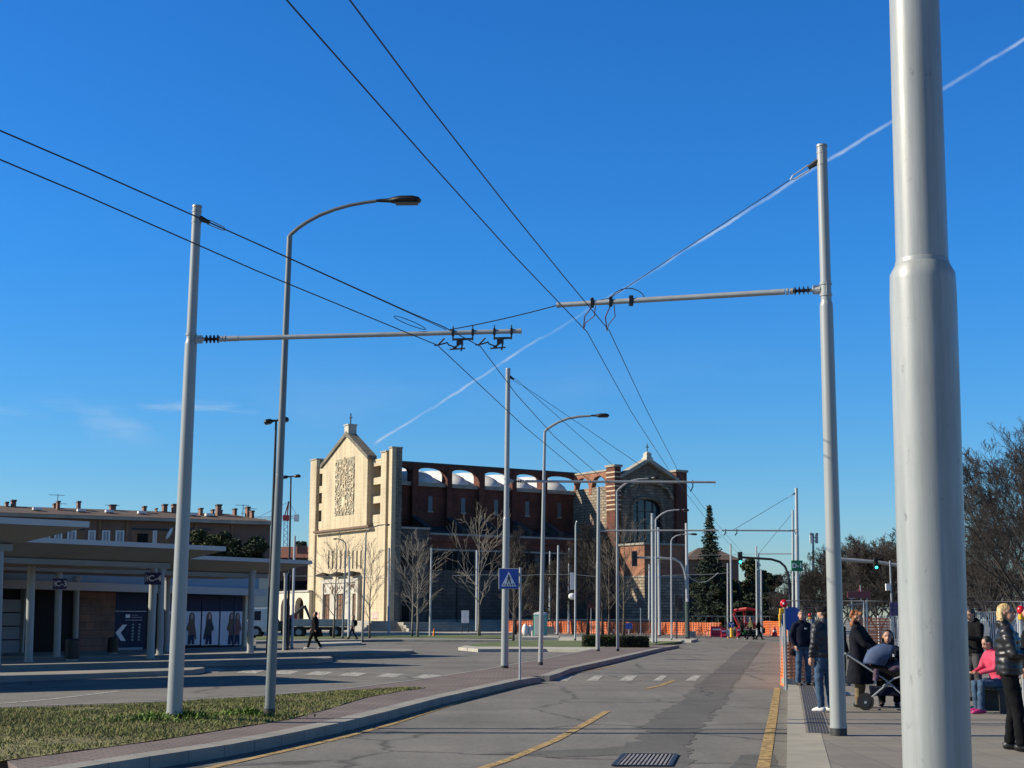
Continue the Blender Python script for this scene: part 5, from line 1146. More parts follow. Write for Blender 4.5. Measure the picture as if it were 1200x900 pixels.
for px0, px1 in ((90, 99), (154.5, 200), (212, 246)):
    xa, _ = W(px0, 625); xb, _ = W(px1, 625); z1w = W(px0, 618.5)[1]
    lg = MB().bb(xa, xb, -.03, .02, z1w-2.6, z1w).build('loggia', 'wood', APT)
    MB().bb(xa, xb, -.1, -.03, z1w-.2, z1w).bb(xa, xb, -.12, -.03, z1w-2.6, z1w-1.9).build('loggia_rail', 'darkmetal', lg)
    for q in range(int((xb-xa)//2.2)): MB().bb(xa+.5+q*2.2, xa+1.5+q*2.2, -.05, -.03, z1w-2.3, z1w-.5).build('loggia_door', 'shopdark', lg)
# satellite dish
x, z = W(199, 625, -1.2); MB().sphere((x, -1.0, z), (.16, .3, .62), 12, 8, Matrix.Rotation(.45, 3, 'Y')).build('satellite_dish', 'white', APT, True)
# tan building with the red tiled roof
A = Y(257, 690, 240); B = Y(361.5, 690, 241)
TB, W, L_ = plane_building('tiled_house', 'brown rendered building with red tiled roof between the canopies and the church', 'building', (A.x, A.y), (B.x, B.y))
ze = W(310, 653.5)[1]
MB().bb(0, L_, 0, 12, 0, ze).build('wall', 'wall_tan', TB)
zr_ = W(310, 640.5, 6)[1]; rf = MB(); x0, x1 = -.8, L_+.1
rf.face([(x0, -.8, ze), (x1, -.8, ze), (x1, 6, zr_), (x0+.2, 6, zr_)]).face([(x0, -.8, ze), (x0+.2, 6, zr_), (x0, 12.8, ze)]).face([(x0, 12.8, ze), (x0+.2, 6, zr_), (x1, 6, zr_), (x1, 12.8, ze)])
rfo = rf.build('roof', 'tile_red', TB)
for px in (354,): x, z = W(px, 648, 2); MB().box((x, 2, z), (1.6, 1, 2.4)).build('chimney', 'chimney', rfo)
for px0, px1, py0, py1 in ((305, 312, 680, 692), (326, 361, 680, 691), (283, 289, 681, 691)):
    xa, _ = W(px0, 685); xb, _ = W(px1, 685); fo = MB().bb(xa-.1, xb+.1, -.05, .02, W(px0, py1)[1], W(px0, py0)[1]).build('window', 'wood', TB); MB().bb(xa, xb, -.09, -.05, W(px0, py1)[1]+.1, W(px0, py0)[1]-.1).build('pane', 'shopdark', fo)
# low brown roof left of it with white gable edge
A = Y(246, 690, 234); B = Y(278, 690, 234.4)
HB, W, L_ = plane_building('low_house', 'low dark roofed house with curved white gable edge peeping over the third canopy', 'building', (A.x, A.y), (B.x, B.y))
ze = W(250, 655)[1]; MB().bb(0, L_, 0, 8, 0, ze).build('wall', 'wall_brown', HB); zt = W(262, 644)[1]
MB().prism([(0, -.3, ze), (L_*.95, -.3, ze), (L_*.80, -.3, ze+.5), (L_*.68, -.3, zt), (L_*.2, -.3, zt), (L_*.1, -.3, ze+.6)], (0, 8, 0)).build('roof', 'tile_brown', HB)
MB().tube([(L_*.68, -.4, zt+.1), (L_*.74, -.4, ze+1.0), (L_*.82, -.4, ze+.45), (L_*.98, -.4, ze+.05)], .16, 6).build('gable_edge', 'wall_cream', HB); x, z = W(251, 650, -.2); MB().box((x, 1, z), (.8, .8, 2)).build('chimney', 'white', HB)
# sunlit cream building with arched windows
A = Y(240, 690, 138); B = Y(256.5, 690, 133.5)
AB, W, L_ = plane_building('cream_house', 'small sunlit cream house with arched upper windows behind the bus station', 'building', (A.x, A.y), (B.x, B.y))
AB.rotation_euler = AB.rotation_euler
zt = W(250, 669)[1]; MB().prism([(-1.5, 0, 0), (L_, 0, 0), (L_, 0, zt+.3), (L_*.4, 0, zt-.1), (-1.5, 0, zt-1.6)], (0, 5, 0)).build('wall', 'wall_cream', AB)
for k in range(3):
    x = L_*(.22+.27*k); z0_ = zt-2.0; q = [(x-.3, -.05, z0_), (x+.3, -.05, z0_)]+[(x+.3*cos(pi*i/6), -.05, z0_+1.0+.3*sin(pi*i/6)) for i in range(7)]
    MB().prism(q, (0, .1, 0)).build('window', 'shopdark', AB)
# arcade
A = Y(286, 730, 219); B = Y(361.5, 730, 199)
AR, W, L_ = plane_building('arcade', 'low cream wall with round arches behind the parked truck', 'arcade', (A.x, A.y), (B.x, B.y))
zt = W(325, 692.5)[1]; holes = [(296, 308), (329, 340), (345.5, 356)]; xs_ = [0]; pol = []
zsp = W(335, 711)[1]; zcr = W(335, 700.5)[1]
seg = [W(a, 710)[0] for h_ in holes for a in h_]; L2 = L_; edges = [-1]+seg+[L2]
mbw = MB()
for i in range(0, len(edges), 2): mbw.bb(edges[i], edges[i+1], 0, .7, 0, zsp)
for i in range(3):
    a, b = seg[2*i], seg[2*i+1]; n = 12; q = [(a+(b-a)*k/n, 0, zsp+(zcr-zsp)*math.sqrt(max(0, 1-(2*k/n-1)**2))) for k in range(n+1)]
    mbw.prism(q+[(b, 0, zt-.3), (a, 0, zt-.3)], (0, .7, 0))
for i in range(0, len(edges), 2): mbw.bb(edges[i], edges[i+1], 0, .7, zsp, zt-.3)
mbw.build('wall', 'wall_cream', AR); MB().bb(-1.1, L2, -.15, .85, zt-.3, zt-.05).build('coping', 'kerb_pale', AR)
MB().bb(-1, L2, 3.4, 3.7, 0, zt-.6).build('back_wall', 'wall_brown', AR); MB().bb(-1, L2, .71, 3.4, zt-.75, zt-.5).build('roof', 'concrete', AR)
# ================================================================== BUS TERMINAL
Hc = 4.15
def canopy(label, tipp, leftp, L_ext, Wd):
    T = G(tipp[0], tipp[1], Hc); Q = G(leftp[0], leftp[1], Hc); d = (Q-T); d.z = 0; d.normalize(); rz = math.atan2(d.y, d.x)   # local x runs from the tip leftwards
    e = empty('bus_canopy', (T.x, T.y, 0), label, 'bus canopy', 'bus station canopies', rz); s = -1      # local y: which side is away from camera
    nrm = Vector((-sin(rz), cos(rz), 0)); sgn = 1 if nrm.y > 0 else -1
    w_ = Wd*sgn
    def ring(x, o, z): return [(x, o*sgn, z), (x, w_-o*sgn, z)]
    # slab edge
    a, b = min(0, w_), max(0, w_)
    MB().bb(0, L_ext, a, b, Hc-.16, Hc).build('roof_edge', 'canopy', e)
    # tapered soffit in three steps
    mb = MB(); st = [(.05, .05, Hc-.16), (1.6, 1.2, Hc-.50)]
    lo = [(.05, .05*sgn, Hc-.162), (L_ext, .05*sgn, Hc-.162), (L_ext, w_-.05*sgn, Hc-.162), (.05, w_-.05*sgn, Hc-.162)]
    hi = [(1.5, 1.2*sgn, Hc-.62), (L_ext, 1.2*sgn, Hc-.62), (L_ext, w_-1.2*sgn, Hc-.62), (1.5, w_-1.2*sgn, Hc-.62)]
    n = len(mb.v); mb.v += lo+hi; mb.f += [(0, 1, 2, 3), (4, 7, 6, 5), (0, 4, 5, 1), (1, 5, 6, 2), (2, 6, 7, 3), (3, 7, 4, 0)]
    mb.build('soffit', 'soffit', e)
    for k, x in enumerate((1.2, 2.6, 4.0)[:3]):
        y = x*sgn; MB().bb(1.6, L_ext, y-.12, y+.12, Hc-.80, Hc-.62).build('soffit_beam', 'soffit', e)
    return e
canopy('nearest bus station canopy, its pointed tip at the far left', (105, 611), (0, 606), 14, 5.4)
canopy('middle bus station canopy, tip between the two lawn poles', (265, 640.5), (78, 631.5), 22, 5.4)
canopy('furthest bus station canopy, tip touching the church facade', (366, 657), (240, 651.3), 26, 5.6)
rr = random.Random(2)
def column(pb, pt, w, lab):
    b = G(pb[0], pb[1], .15); t = Y(pt[0], pt[1], b.y); r_ = w/2*b.y/F; e = empty('canopy_column', (b.x, b.y, .15), lab, 'column', 'canopy columns')
    MB().tube([(0, 0, -.02), t-b], [r_, r_], 16).build('shaft', 'column', e, True); MB().tube([(0, 0, -.01), (0, 0, .05)], r_*1.25, 16).build('base_plate', 'column', e, True)
    MB().tube([t-b-Vector((0, 0, .2)), t-b+Vector((0, 0, .02))], [r_*1.02, r_*1.5], 16).build('head_plate', 'column', e, True); return b, t, r_
column((33.5, 775.5), (37.5, 651), 9, 'stout canopy column, leftmost whole one, left of the C-3 sign column')
c66 = column((66.5, 769.5), (69.5, 660), 8, 'canopy column that carries the small navy C-3 sign')
column((87.5, 764), (90, 676), 7, 'slim canopy column rising behind the near litter bin')
c176 = column((176, 771.5), (180.5, 656), 9, 'canopy column carrying the larger navy C-4 sign')
column((187, 767.5), (189.5, 667), 7.5, 'canopy column just right of the C-4 sign column')
column((195, 763.5), (196.5, 675), 7, 'canopy column half hidden behind the left trolley pole')
column((293, 765), (295.5, 668), 7.5, 'canopy column left of the lawn street lamp, by the truck cab')
column((-4, 780), (0, 640), 9, 'canopy column cut by the left edge of the photo')
column((333, 762), (335, 672), 4, 'slender post right of the lawn street lamp beneath the last canopy')
def bay_sign(c, px0, px1, py0, py1, txt, lab):
    y = c[0].y-c[2]-.12; a = Y(px0, py1, y); b = Y(px1, py0, y); e = empty('bay_sign', ((a.x+b.x)/2, y, (a.z+b.z)/2), lab, 'sign'); w_, h = b.x-a.x, b.z-a.z
    MB().box((0, 0, 0), (w_, .1, h)).build('panel', 'signnavy', e)
    text_mesh(txt, h*.72, 'signwhite', 'lettering', e, Matrix.Translation((w_*.13, -.056, 0)) @ FRONT, bold=.006)
    ic = MB().box((-w_*.41, -.055, .02), (w_*.03, .01, h*.55)).box((-w_*.34, -.055, .02), (w_*.05, .01, h*.16)).box((-w_*.30, -.055, 0), (w_*.03, .01, h*.5)); ic.build('bus_symbol', 'signwhite', e)
bay_sign(c66, 62, 78.5, 678, 690.5, 'C-3', 'small navy sign reading C-3 on a canopy column')
bay_sign(c176, 169.5, 189.5, 671, 685, 'C-4', 'navy sign reading C-4 on a canopy column')
# terminal building
A = G(-60, 768, .14); B = G(288.5, 757.5, .14)
TM, W, L_ = plane_building('bus_terminal', 'low bus terminal building with blue fascia, posters and shutter behind the columns', 'building', (A.x, A.y), (B.x, B.y))
zk = W(250, 697)[1]; zf = W(250, 687)[1]; zt = W(100, 678)[1]
X = lambda px: W(px, 720)[0]
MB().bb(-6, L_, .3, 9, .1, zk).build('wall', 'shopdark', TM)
MB().bb(-6, L_+.4, -.9, 9.4, zk, zk+.35).build('fascia', 'grey_band', TM); MB().bb(-6, L_+.1, -.6, 9.2, zk+.35, zk+1.0).build('upper_fascia', 'blue_band', TM); MB().bb(-6, X(200), .4, 9, zk+1.0, zk+1.3).build('roof_edge', 'grey_band', TM)
MB().bb(L_, L_+.05+X(305)-X(288), 1.0, 2.5, zk+.05, zk+.3).build('side_canopy', 'grey_band', TM)
z0_ = .14
sh = MB()
for k in range(4): sh.bb(-3, X(29), .16+.01*(k % 2), .29, z0_+k*(zk-z0_-.4)/4+.02, z0_+(k+1)*(zk-z0_-.4)/4-.03)
sh.build('roller_shutter', 'shutter', TM); MB().bb(X(29.5), X(31.5), .05, .3, z0_, zk).build('frame', 'column', TM)
MB().bb(X(94), X(137), .1, .3, z0_, zk-.02).build('stone_cladding', 'brown_stone', TM)
pa_ = MB().bb(X(137.5), X(173.5), .12, .3, z0_+.1, zk-.02).build('wayfinding_panel', 'navy', TM)
zA = lambda py: W(150, py)[1]
MB().bb(X(137.5), X(173.5), .10, .12, zA(716.5), zA(716)).build('joint', 'signwhite', pa_)
def q3(px, py): x, z = W(px, py); return (x, .10, z)
MB().prism([q3(151, 732), q3(146, 732), q3(137.5, 741.5), q3(144, 751), q3(149.5, 751), q3(143.5, 741.5)], (0, .03, 0)).build('chevron', 'signwhite', pa_)
MB().bb(X(149.5), X(154.5), .1, .12, zA(724), zA(720)).build('logo', 'signwhite', pa_)
mb = MB().bb(X(156.5), X(164), .1, .12, zA(721.3), zA(720.6)).bb(X(156.5), X(169), .1, .12, zA(723.8), zA(722.9)).bb(X(149.5), X(169), .1, .12, zA(727.2), zA(726.2)); mb.build('lettering', 'shutter_grey', pa_)
mb = MB()
for i in range(6):
    for cx in (158.5, 166): mb.bb(X(cx-1), X(cx+1.2), .1, .12, zA(733+3.6*i), zA(730.8+3.6*i))
mb.build('pictogram', 'shutter_grey', pa_); MB().bb(X(138), X(171), .1, .12, zA(763), zA(759)).build('skirting', 'shutter_grey', pa_)
# poster windows
PK = ['posterred', 'wall_tan', 'posterhair', 'posterred', 'greycloth', 'posterskin']
def poster(px0, px1, fig):
    kk = int(px0) % 6; fl = -1 if kk % 2 else 1; fs = 1.1+.18*(kk % 3)
    f_ = MB().bb(X(px0), X(px1), .1, .3, z0_+.15, zk-.02).build('shop_window', 'navy', TM); x0, x1 = X(px0)+.05, X(px1)-.05; zt_ = W((px0+px1)/2, 716.5)[1]; zb_ = W((px0+px1)/2, 756)[1]
    bk = MB().bb(x0, x1, .07, .1, zb_, zt_); bk.build('poster', 'posterwhite', f_); h = zt_-zb_; w_ = x1-x0
    if fig:
        cx = x0+w_*fig; y = .055
        P = lambda x, z: (min(max(cx+x*h*fs*fl*1.2, x0), x1), y, zb_+z*h)
        MB().prism([P(-.10, .9), P(-.05, .97), P(.03, .97), P(.08, .88), P(.09, .6), P(.05, .5), P(-.11, .52), P(-.12, .7)], (0, .012, 0)).build('printed_hair', 'posterhair', f_)
        MB().prism([P(-.045, .9), P(0, .93), P(.04, .89), P(.035, .8), P(0, .76), P(-.04, .8)], (0, .006, 0)).build('printed_face', 'posterskin', f_) if False else MB().prism([(a, y-.006, c) for a, _, c in (P(-.045, .9), P(0, .93), P(.04, .89), P(.035, .8), P(0, .76), P(-.04, .8))], (0, .005, 0)).build('printed_face', 'posterskin', f_)
        MB().prism([(a, y-.004, c) for a, _, c in (P(-.08, .74), P(.07, .74), P(.16, .5), P(.12, .4), P(.09, .46), P(.08, .3), P(-.1, .3), P(-.14, .15), P(-.19, .2), P(-.14, .5))], (0, .004, 0)).build('printed_jumper', PK[kk], f_)
        MB().prism([(a, y-.002, c) for a, _, c in (P(-.1, .3), P(.09, .3), P(.1, .02), P(.01, .02), P(-.01, .2), P(-.04, .02), P(-.12, .02))], (0, .004, 0)).build('printed_jeans', 'navy', f_)
    return f_
poster(193, 203, .5); poster(203.5, 216.5, .3); poster(217, 237.5, .42); poster(238, 259, .42); poster(259.5, 275.5, .85); poster(276, 286, .4)
MB().bb(X(287), L_, -.02, .3, z0_, zk).build('corner_post', 'wall_cream', TM)
MB().bb(L_-.05, L_, .3, 9, .1, zk).build('side_wall', 'wall_tan', TM)
# litter bins
def bin_(pb, w, h, lab):
    b = G(pb[0], pb[1], .15); k = b.y/F; e = empty('litter_bin', (b.x, b.y, .15), lab, 'litter bin', 'litter bins'); r_ = w/2*k; H = h*k
    MB().tube([(0, 0, .0), (0, 0, .05), (0, 0, .055), (0, 0, H*.86)], [r_*.8, r_*.8, r_*.97, r_], 20).build('body', 'signnavy' if False else 'black', e, True)
    mb = MB()
    for i in range(20): a = 2*pi*i/20; mb.box((r_*1.01*cos(a), r_*1.01*sin(a), H*.45), (.02, .05, H*.74), rz=a)
    mb.build('slatting', 'black', e); MB().tube([(0, 0, H*.86), (0, 0, H*.93), (0, 0, H)], [r_*1.06, r_*1.08, r_*.7], 20).build('lid', 'darkmetal', e, True)
    MB().tube([(0, 0, -.01), (0, 0, .05)], r_*.85, 16).build('foot', 'column', e, True)
bin_((84, 774), 16, 25, 'dark slatted litter bin on the platform left, the larger nearer one')
bin_((132, 766), 11.5, 19, 'small dark litter bin beside the arrow panel, the farther one')
# ================================================================== TREES
def bare_tree(seed, H, spread, upright, trunk_r, levels=4, nb=9, crown_base=.25, dens=1.0, droop=0.0, fine=.012, trunk_frac=.95, minr=.006, wob=.11, dome=None):
    rr = random.Random(seed); trunk = MB(); crown = MB()
    pts = [Vector((0, 0, -.05))]; n = 7; sway = Vector((rr.uniform(-.02, .02), rr.uniform(-.02, .02), 0))*H
    Ht = H*trunk_frac
    for i in range(1, n+1): t = i/n; pts.append(Vector((sway.x*t+rr.uniform(-.01, .01)*H*t, sway.y*t+rr.uniform(-.01, .01)*H*t, Ht*t)))
    rad = [trunk_r*(1-.93*(i/n)**.8) for i in range(n+1)]; rad[0] = trunk_r*1.25
    trunk.tube(pts, rad, 8)
    def at(t): k = min(int(t*n), n-1); return pts[k].lerp(pts[k+1], t*n-k), rad[k]+(rad[k+1]-rad[k])*(t*n-k)
    def branch(p, d, ln, r, lev):
        k = 4 if lev < 2 else 3; q = [p]; dd = d.copy()
        for i in range(k):
            dd = (dd+Vector((rr.uniform(-wob, wob), rr.uniform(-wob, wob), rr.uniform(-wob*.6, wob)+(.10*upright if lev < 3 else .03)-droop*i))).normalized(); q.append(q[-1]+dd*ln/k)
            if dome and ((q[-1].x**2+q[-1].y**2)/dome[2]**2+((q[-1].z-dome[0])/dome[1])**2) > 1:
                k = i+1; break
        rs = [max(r*(1-.75*i/k), minr*.7) for i in range(k+1)]
        crown.tube(q, rs, 5 if lev == 0 else (4 if lev == 1 else 3), False)
        if lev >= levels: return
        m = int(round((5+rr.random()*2)*dens)) if lev < levels-1 else int(round((4+rr.random()*3)*dens))
        for j in range(m):
            t = .22+.78*(j+rr.random()*.6)/m; t = min(t, .98); ii = min(int(t*k), k-1); bp = q[ii].lerp(q[ii+1], t*k-ii); bd = (q[ii+1]-q[ii]).normalized()
            ax = bd.orthogonal().normalized(); ax.rotate(Matrix.Rotation(rr.uniform(0, 2*pi), 3, bd)); nd = (bd*(.72+.3*rr.random())+ax*rr.uniform(.38, .75)).normalized()
            branch(bp, nd, ln*rr.uniform(.42, .68)*(1.05-.35*t), max(r*(1-.7*t)*.6, minr), lev+1)
    for i in range(nb):
        t = crown_base+(.97-crown_base)*(i+rr.random()*.5)/nb; p, r0 = at(min(t, .99)); a = i*2.4+rr.uniform(-.4, .4); el_ = R(18+50*upright+25*t*upright)+rr.uniform(-.15, .15)
        d = Vector((cos(a)*cos(el_), sin(a)*cos(el_), sin(el_))); sh = 1-abs((t-crown_base)/(1-crown_base)-.35)*1.0
        branch(p, d, spread*max(.35, sh)*rr.uniform(.8, 1.15), r0*.5, 0)
    return trunk, crown
def tree_obj(name, label, cat, loc, T, mt, rz=0, s=1.0, group=None):
    e = empty(name, loc, label, cat, group, rz); e.scale = (s, s, s); T[0].build('trunk', mt, e, 'all', fix=False); T[1].build('crown', mt, e, 'all', fix=False); return e
def tree_copy(src, label, loc, rz, s, group=None):
    c = copy_tree(src); c.location = loc; c.rotation_euler = (0, 0, rz); c.scale = (s, s, s); c['label'] = label; 
    if group: c['group'] = group
    return c
# slim young street trees: base px, py, height in px
T1 = bare_tree(21, 9.6, 3.9, .45, .12, 2, 15, .22, .62, minr=.017, wob=.07); T2 = bare_tree(34, 9.4, 3.6, .55, .11, 2, 15, .2, .6, minr=.017, wob=.06); T3 = bare_tree(5, 9, 4.1, .42, .12, 2, 14, .24, .62, minr=.017, wob=.07)
M['bark_light'] = mat('twig_bark_light', (.25, .22, .18), .95, nscale=6, nvar=.3)
M['bark_mid'] = mat('twig_bark_mid', (.13, .11, .085), .95, nscale=6, nvar=.3)
src = {}
sp = [((489.5, 747), 628, 0, 'bark_light', 'pale bare young tree before the church side, right one of the pair'), ((483, 746), 637, 1, 'bark_light', 'pale bare young tree before the church side, left one of the pair'),
      ((561.5, 745.5), 607, 2, 'bark_light', 'bare young tree standing right of the white notice board'), ((433, 749), 640, 1, 'bark_mid', 'bare young tree before the right end of the church facade'),
      ((391, 748), 632, 0, 'bark_mid', 'bare young tree before the church facade, leftmost one'), ((601.5, 751), 640, 1, 'bark_mid', 'thin bare tree seen between the crossing sign post and centre pole'),
      ((713.5, 745.5), 640, 2, 'bark_mid', 'bare tree behind the left end of the hedge'), ((731, 745.5), 612, 0, 'bark_mid', 'tall bare tree behind the right half of the hedge')]
for i, (pb, pyt, k, mt, lab) in enumerate(sp):
    b = G(pb[0], pb[1], .1); H = (pb[1]-pyt)*b.y/F; TT = (T1, T2, T3)[k]; hh = (9.6, 9.4, 9)[k]
    if (k, mt) not in src: src[(k, mt)] = tree_obj('bare_tree', lab, 'tree', (b.x, b.y, .1), TT, mt, i*.8, H/hh, 'young street trees')
    else: tree_copy(src[(k, mt)], lab, (b.x, b.y, .1), i*1.3, H/hh)
# dense twiggy trees before the transept
TD = bare_tree(77, 11, 3.6, .72, .16, 3, 26, .14, 1.0, minr=.013, wob=.09)
dsrc = None
for i, (px, pyt, y, lab) in enumerate(((689, 618, 150, 'dense twiggy grey tree before the dark transept corner'), (672, 640, 152, 'dense twiggy tree behind the camera mast'), (706, 624, 140, 'twiggy tree directly left of the brick chapel'), (648, 660, 155, 'low twiggy tree behind the portable toilet'), (604, 626, 150, 'twiggy tree in front of the nave behind the centre pole'), (625, 665, 152, 'small twiggy tree before the aisle wall, by the crossing sign'))):
    b = Y(px, 740, y); t = Y(px, pyt, y); s_ = t.z/11
    if dsrc is None: dsrc = tree_obj('bare_tree', lab, 'tree', (b.x, y, 0), TD, 'bark_far', i, s_, 'twiggy trees along the nave')
    else: tree_copy(dsrc, lab, (b.x, y, 0), i*1.1, s_)
# big bare trees at the right
TB1 = bare_tree(101, 10, 6.2, .55, .24, 4, 14, .22, 1.08, trunk_frac=.6, minr=.0075, wob=.12, dome=(6.0, 4.2, 4.6)); TB2 = bare_tree(202, 10, 6.6, .5, .26, 4, 14, .20, 1.08, trunk_frac=.55, minr=.0075, wob=.12, dome=(6.0, 4.2, 5.0))
TB3 = bare_tree(303, 10, 6.4, .5, .24, 4, 15, .16, 1.0, trunk_frac=.55, minr=.014, wob=.10, dome=(5.6, 4.5, 5.2))
b = Y(1162, 735, 62); A_ = tree_obj('bare_tree', 'large dark bare tree right of the big near pole', 'tree', (b.x, 62, 0), TB1, 'bark_far', 1.0, (Y(1160, 592, 62).z)/10*1.02, 'big bare trees at the right')
b = Y(1212, 735, 52); B_ = tree_obj('bare_tree', 'tallest bare tree, cut by the right edge under the lamp arm', 'tree', (b.x, 52, 0), TB2, 'bark_far', 2.2, (Y(1200, 500, 52).z)/10*1.02, 'big bare trees at the right')
b = Y(1030, 735, 95); C_ = tree_obj('bare_tree', 'broad bare tree behind the second green traffic light, highest of the row', 'tree', (b.x, 95, 0), TB3, 'bark_far', .5, (Y(1030, 616, 95).z)/10, 'big bare trees at the right')
TG = 'big bare trees at the right'
for i, (px, pyt, y, k, lab) in enumerate(((1002, 628, 100, 0, 'bare tree right of the right trolley pole, left half of the row'), (962, 652, 118, 1, 'bare tree just right of the green D-1 sign'), (943, 668, 135, 0, 'low bare tree behind the D-1 sign pole'), (1062, 612, 92, 0, 'bare tree mostly hidden by the big near pole'),
      (1140, 640, 100, 1, 'farther bare tree between the near pole and the large tree'), (1185, 650, 105, 0, 'farther bare tree behind the blonde woman'), (1100, 610, 105, 1, 'bare tree hidden behind the big near pole'), (985, 655, 140, 0, 'distant bare tree behind the row, left of the traffic light'), (912, 690, 170, 1, 'small far bare tree right of the evergreens'), (925, 684, 160, 0, 'far pale bare tree beside the curved signal mast'), (1015, 640, 130, 1, 'distant bare tree filling the middle of the row'), (1050, 640, 128, 0, 'distant bare tree filling the right of the row'), (1165, 660, 125, 1, 'distant bare tree low behind the seated woman'))):
    b = Y(px, 735, y); tree_copy(C_, lab, (b.x, y, 0), i*1.7, Y(px, pyt, y).z/10*1.0)
# evergreen trees
def leaf_mb(pts, rr, size, per=7, flat=.5):
    mb = MB()
    for (p, rad) in pts:
        for _ in range(per):
            c = Vector(p)+Vector((rr.gauss(0, rad), rr.gauss(0, rad), rr.gauss(0, rad*.6))); a = Vector((rr.uniform(-1, 1), rr.uniform(-1, 1), rr.uniform(-flat, flat))).normalized(); b = a.orthogonal().normalized(); b.rotate(Matrix.Rotation(rr.uniform(0, 6.3), 3, a)); s = size*rr.uniform(.6, 1.4)
            mb.face([c-a*s, c+b*s*.45, c+a*s, c-b*s*.45])
    return mb
def spruce(label, px, pyt, y, wpx):
    b = Y(px, 735, y); H = Y(px, pyt, y).z; e = empty('spruce_tree', (b.x, y, 0), label, 'tree'); rr = random.Random(8)
    MB().tube([(0, 0, -.1), (0, 0, H*.6), (0, 0, H)], [.3, .15, .02], 7).build('trunk', 'bark', e, True); Rm = wpx/2*y/F; pts = []
    br = MB(); z = H*.06
    while z < H*.985:
        t = z/H; r_ = Rm*(1-t)**.85*(.9+.25*rr.random()); n = 9
        for k in range(n):
            a = k*2*pi/n+z*3+rr.uniform(-.3, .3); L_ = r_*rr.uniform(.6, 1.15); tip = Vector((cos(a)*L_, sin(a)*L_, z-L_*.12+.12*L_)); br.tube([(0, 0, z+.2), tip], [.04, .01], 3, False)
            m = max(2, int(L_/.22))
            for j in range(m): q = Vector((0, 0, z+.2)).lerp(tip, .25+.75*j/m); pts.append((q+Vector((0, 0, -.05)), .10+.03*L_))
        z += .32
    br.build('branches', 'bark', e, fix=False); leaf_mb(pts, rr, .17, 5).build('foliage', 'needle', e, fix=False)
spruce('tall dark spruce rising right of the church', 833.5, 590, 172, 56)
def bushy(name, label, px, pyt, y, wpx, pyb, m, seed, leaf=.32, n=900, cat='tree', per=8, blobs=None, trunk=True, hb=0):
    """uneven evergreen crown made from leaf clumps on several limbs"""
    b = Y(px, 735, y); top = Y(px, pyt, y).z; bot = Y(px, pyb, y).z; e = empty(name, (b.x, y, hb), label, cat); rr = random.Random(seed); Rm = wpx/2*y/F; pts = []; tr = MB()
    if trunk: tr.tube([(0, 0, -.1), (0, 0, bot+(top-bot)*.5)], [Rm*.08+.1, Rm*.03+.04], 7)
    cl = blobs or [(rr.uniform(-.7, .7), rr.uniform(-.7, .7), rr.uniform(.05, .85)) for _ in range(11)]
    for (fx, fy, fz) in cl:
        c = Vector((fx*Rm, fy*Rm, bot+(top-bot)*fz)); sz = Rm*rr.uniform(.25, .42)*(1-.25*fz); sv = min(sz*.8, (top-bot)*.26)
        if trunk: tr.tube([(0, 0, bot+(top-bot)*.2), c], [.09, .03], 4)
        for _ in range(n//len(cl)):
            d = Vector((rr.gauss(0, 1), rr.gauss(0, 1), rr.gauss(0, 1))).normalized()*(rr.random()**.35); pts.append((c+Vector((d.x*sz, d.y*sz, d.z*sv)), leaf*.5))
    if trunk: tr.build('trunk', 'bark', e, fix=False)
    leaf_mb(pts, rr, leaf, per).build('foliage', m, e, fix=False); return e
for a in ((867, 652, 150, 74, 712, 'pine', 1, 'broad green cedar right of the spruce'), (896, 655, 152, 44, 706, 'pine_dark', 2, 'dark evergreen right of the cedar, above the excavator'), (850, 682, 146, 56, 728, 'pine', 3, 'lower green evergreen below the spruce'), (823, 660, 156, 36, 706, 'pine_dark', 4, 'dark evergreen between the church corner and the spruce'), (893, 694, 144, 40, 732, 'pine_dark', 5, 'low dark evergreen behind the excavator'), (862, 706, 140, 60, 732, 'pine_dark', 6, 'dark undergrowth tree behind the two way sign'), (908, 668, 160, 18, 700, 'pine', 12, 'small dark evergreen at the right end of the row')):
    bushy('evergreen_tree', a[7], a[0], a[1], a[2]+26, a[3], a[4], a[5], a[6], leaf=.21, n=2300)
bushy('evergreen_tree', 'dark umbrella shaped cedar before the apartment block', 288, 623.5, 122, 56, 658, 'pine_dark', 9, leaf=.16, n=1800, trunk=True)
bushy('evergreen_tree', 'grey green tree crown over the middle canopy by the left pole', 240, 621, 124, 66, 658, 'pine', 10, leaf=.16, n=1800)
bushy('evergreen_tree', 'little dark tree top beside the left edge of the church', 353, 634, 262, 20, 652, 'pine_dark', 11, leaf=.3, n=350, trunk=True)
# clipped hedges
def hedge(label, x0, x1, pyt, pyb, y0, dep, m, seed):
    A = G(x0, pyb, .12); B = G(x1, pyb, .12); h = Y((x0+x1)/2, pyt, (A.y+B.y)/2).z-.12; e = empty('hedge', ((A.x+B.x)/2, (A.y+B.y)/2+dep/2, .12), label, 'hedge'); rr = random.Random(seed); w_ = B.x-A.x
    MB().box((0, 0, h*.45), (w_*.9, dep*.8, h*.85)).build('branches', 'bark', e)
    pts = []
    for _ in range(5200):
        f = rr.random()
        if f < .45: p = Vector((rr.uniform(-.5, .5)*w_, -dep/2, rr.uniform(0, h)))
        elif f < .75: p = Vector((rr.uniform(-.5, .5)*w_, rr.uniform(-.5, .5)*dep, h))
        else: p = Vector((rr.choice((-.5, .5))*w_, rr.uniform(-.5, .5)*dep, rr.uniform(0, h)))
        pts.append((p*1.0+Vector((0, 0, .05*noise.noise(p*1.7))), .035))
    leaf_mb(pts, rr, .045, 3, 1).build('foliage', m, e, fix=False)
hedge('clipped hedge block on the island, left lighter twiggier part', 685, 724, 745.5, 758.5, 0, 1.2, 'hedge', 3)
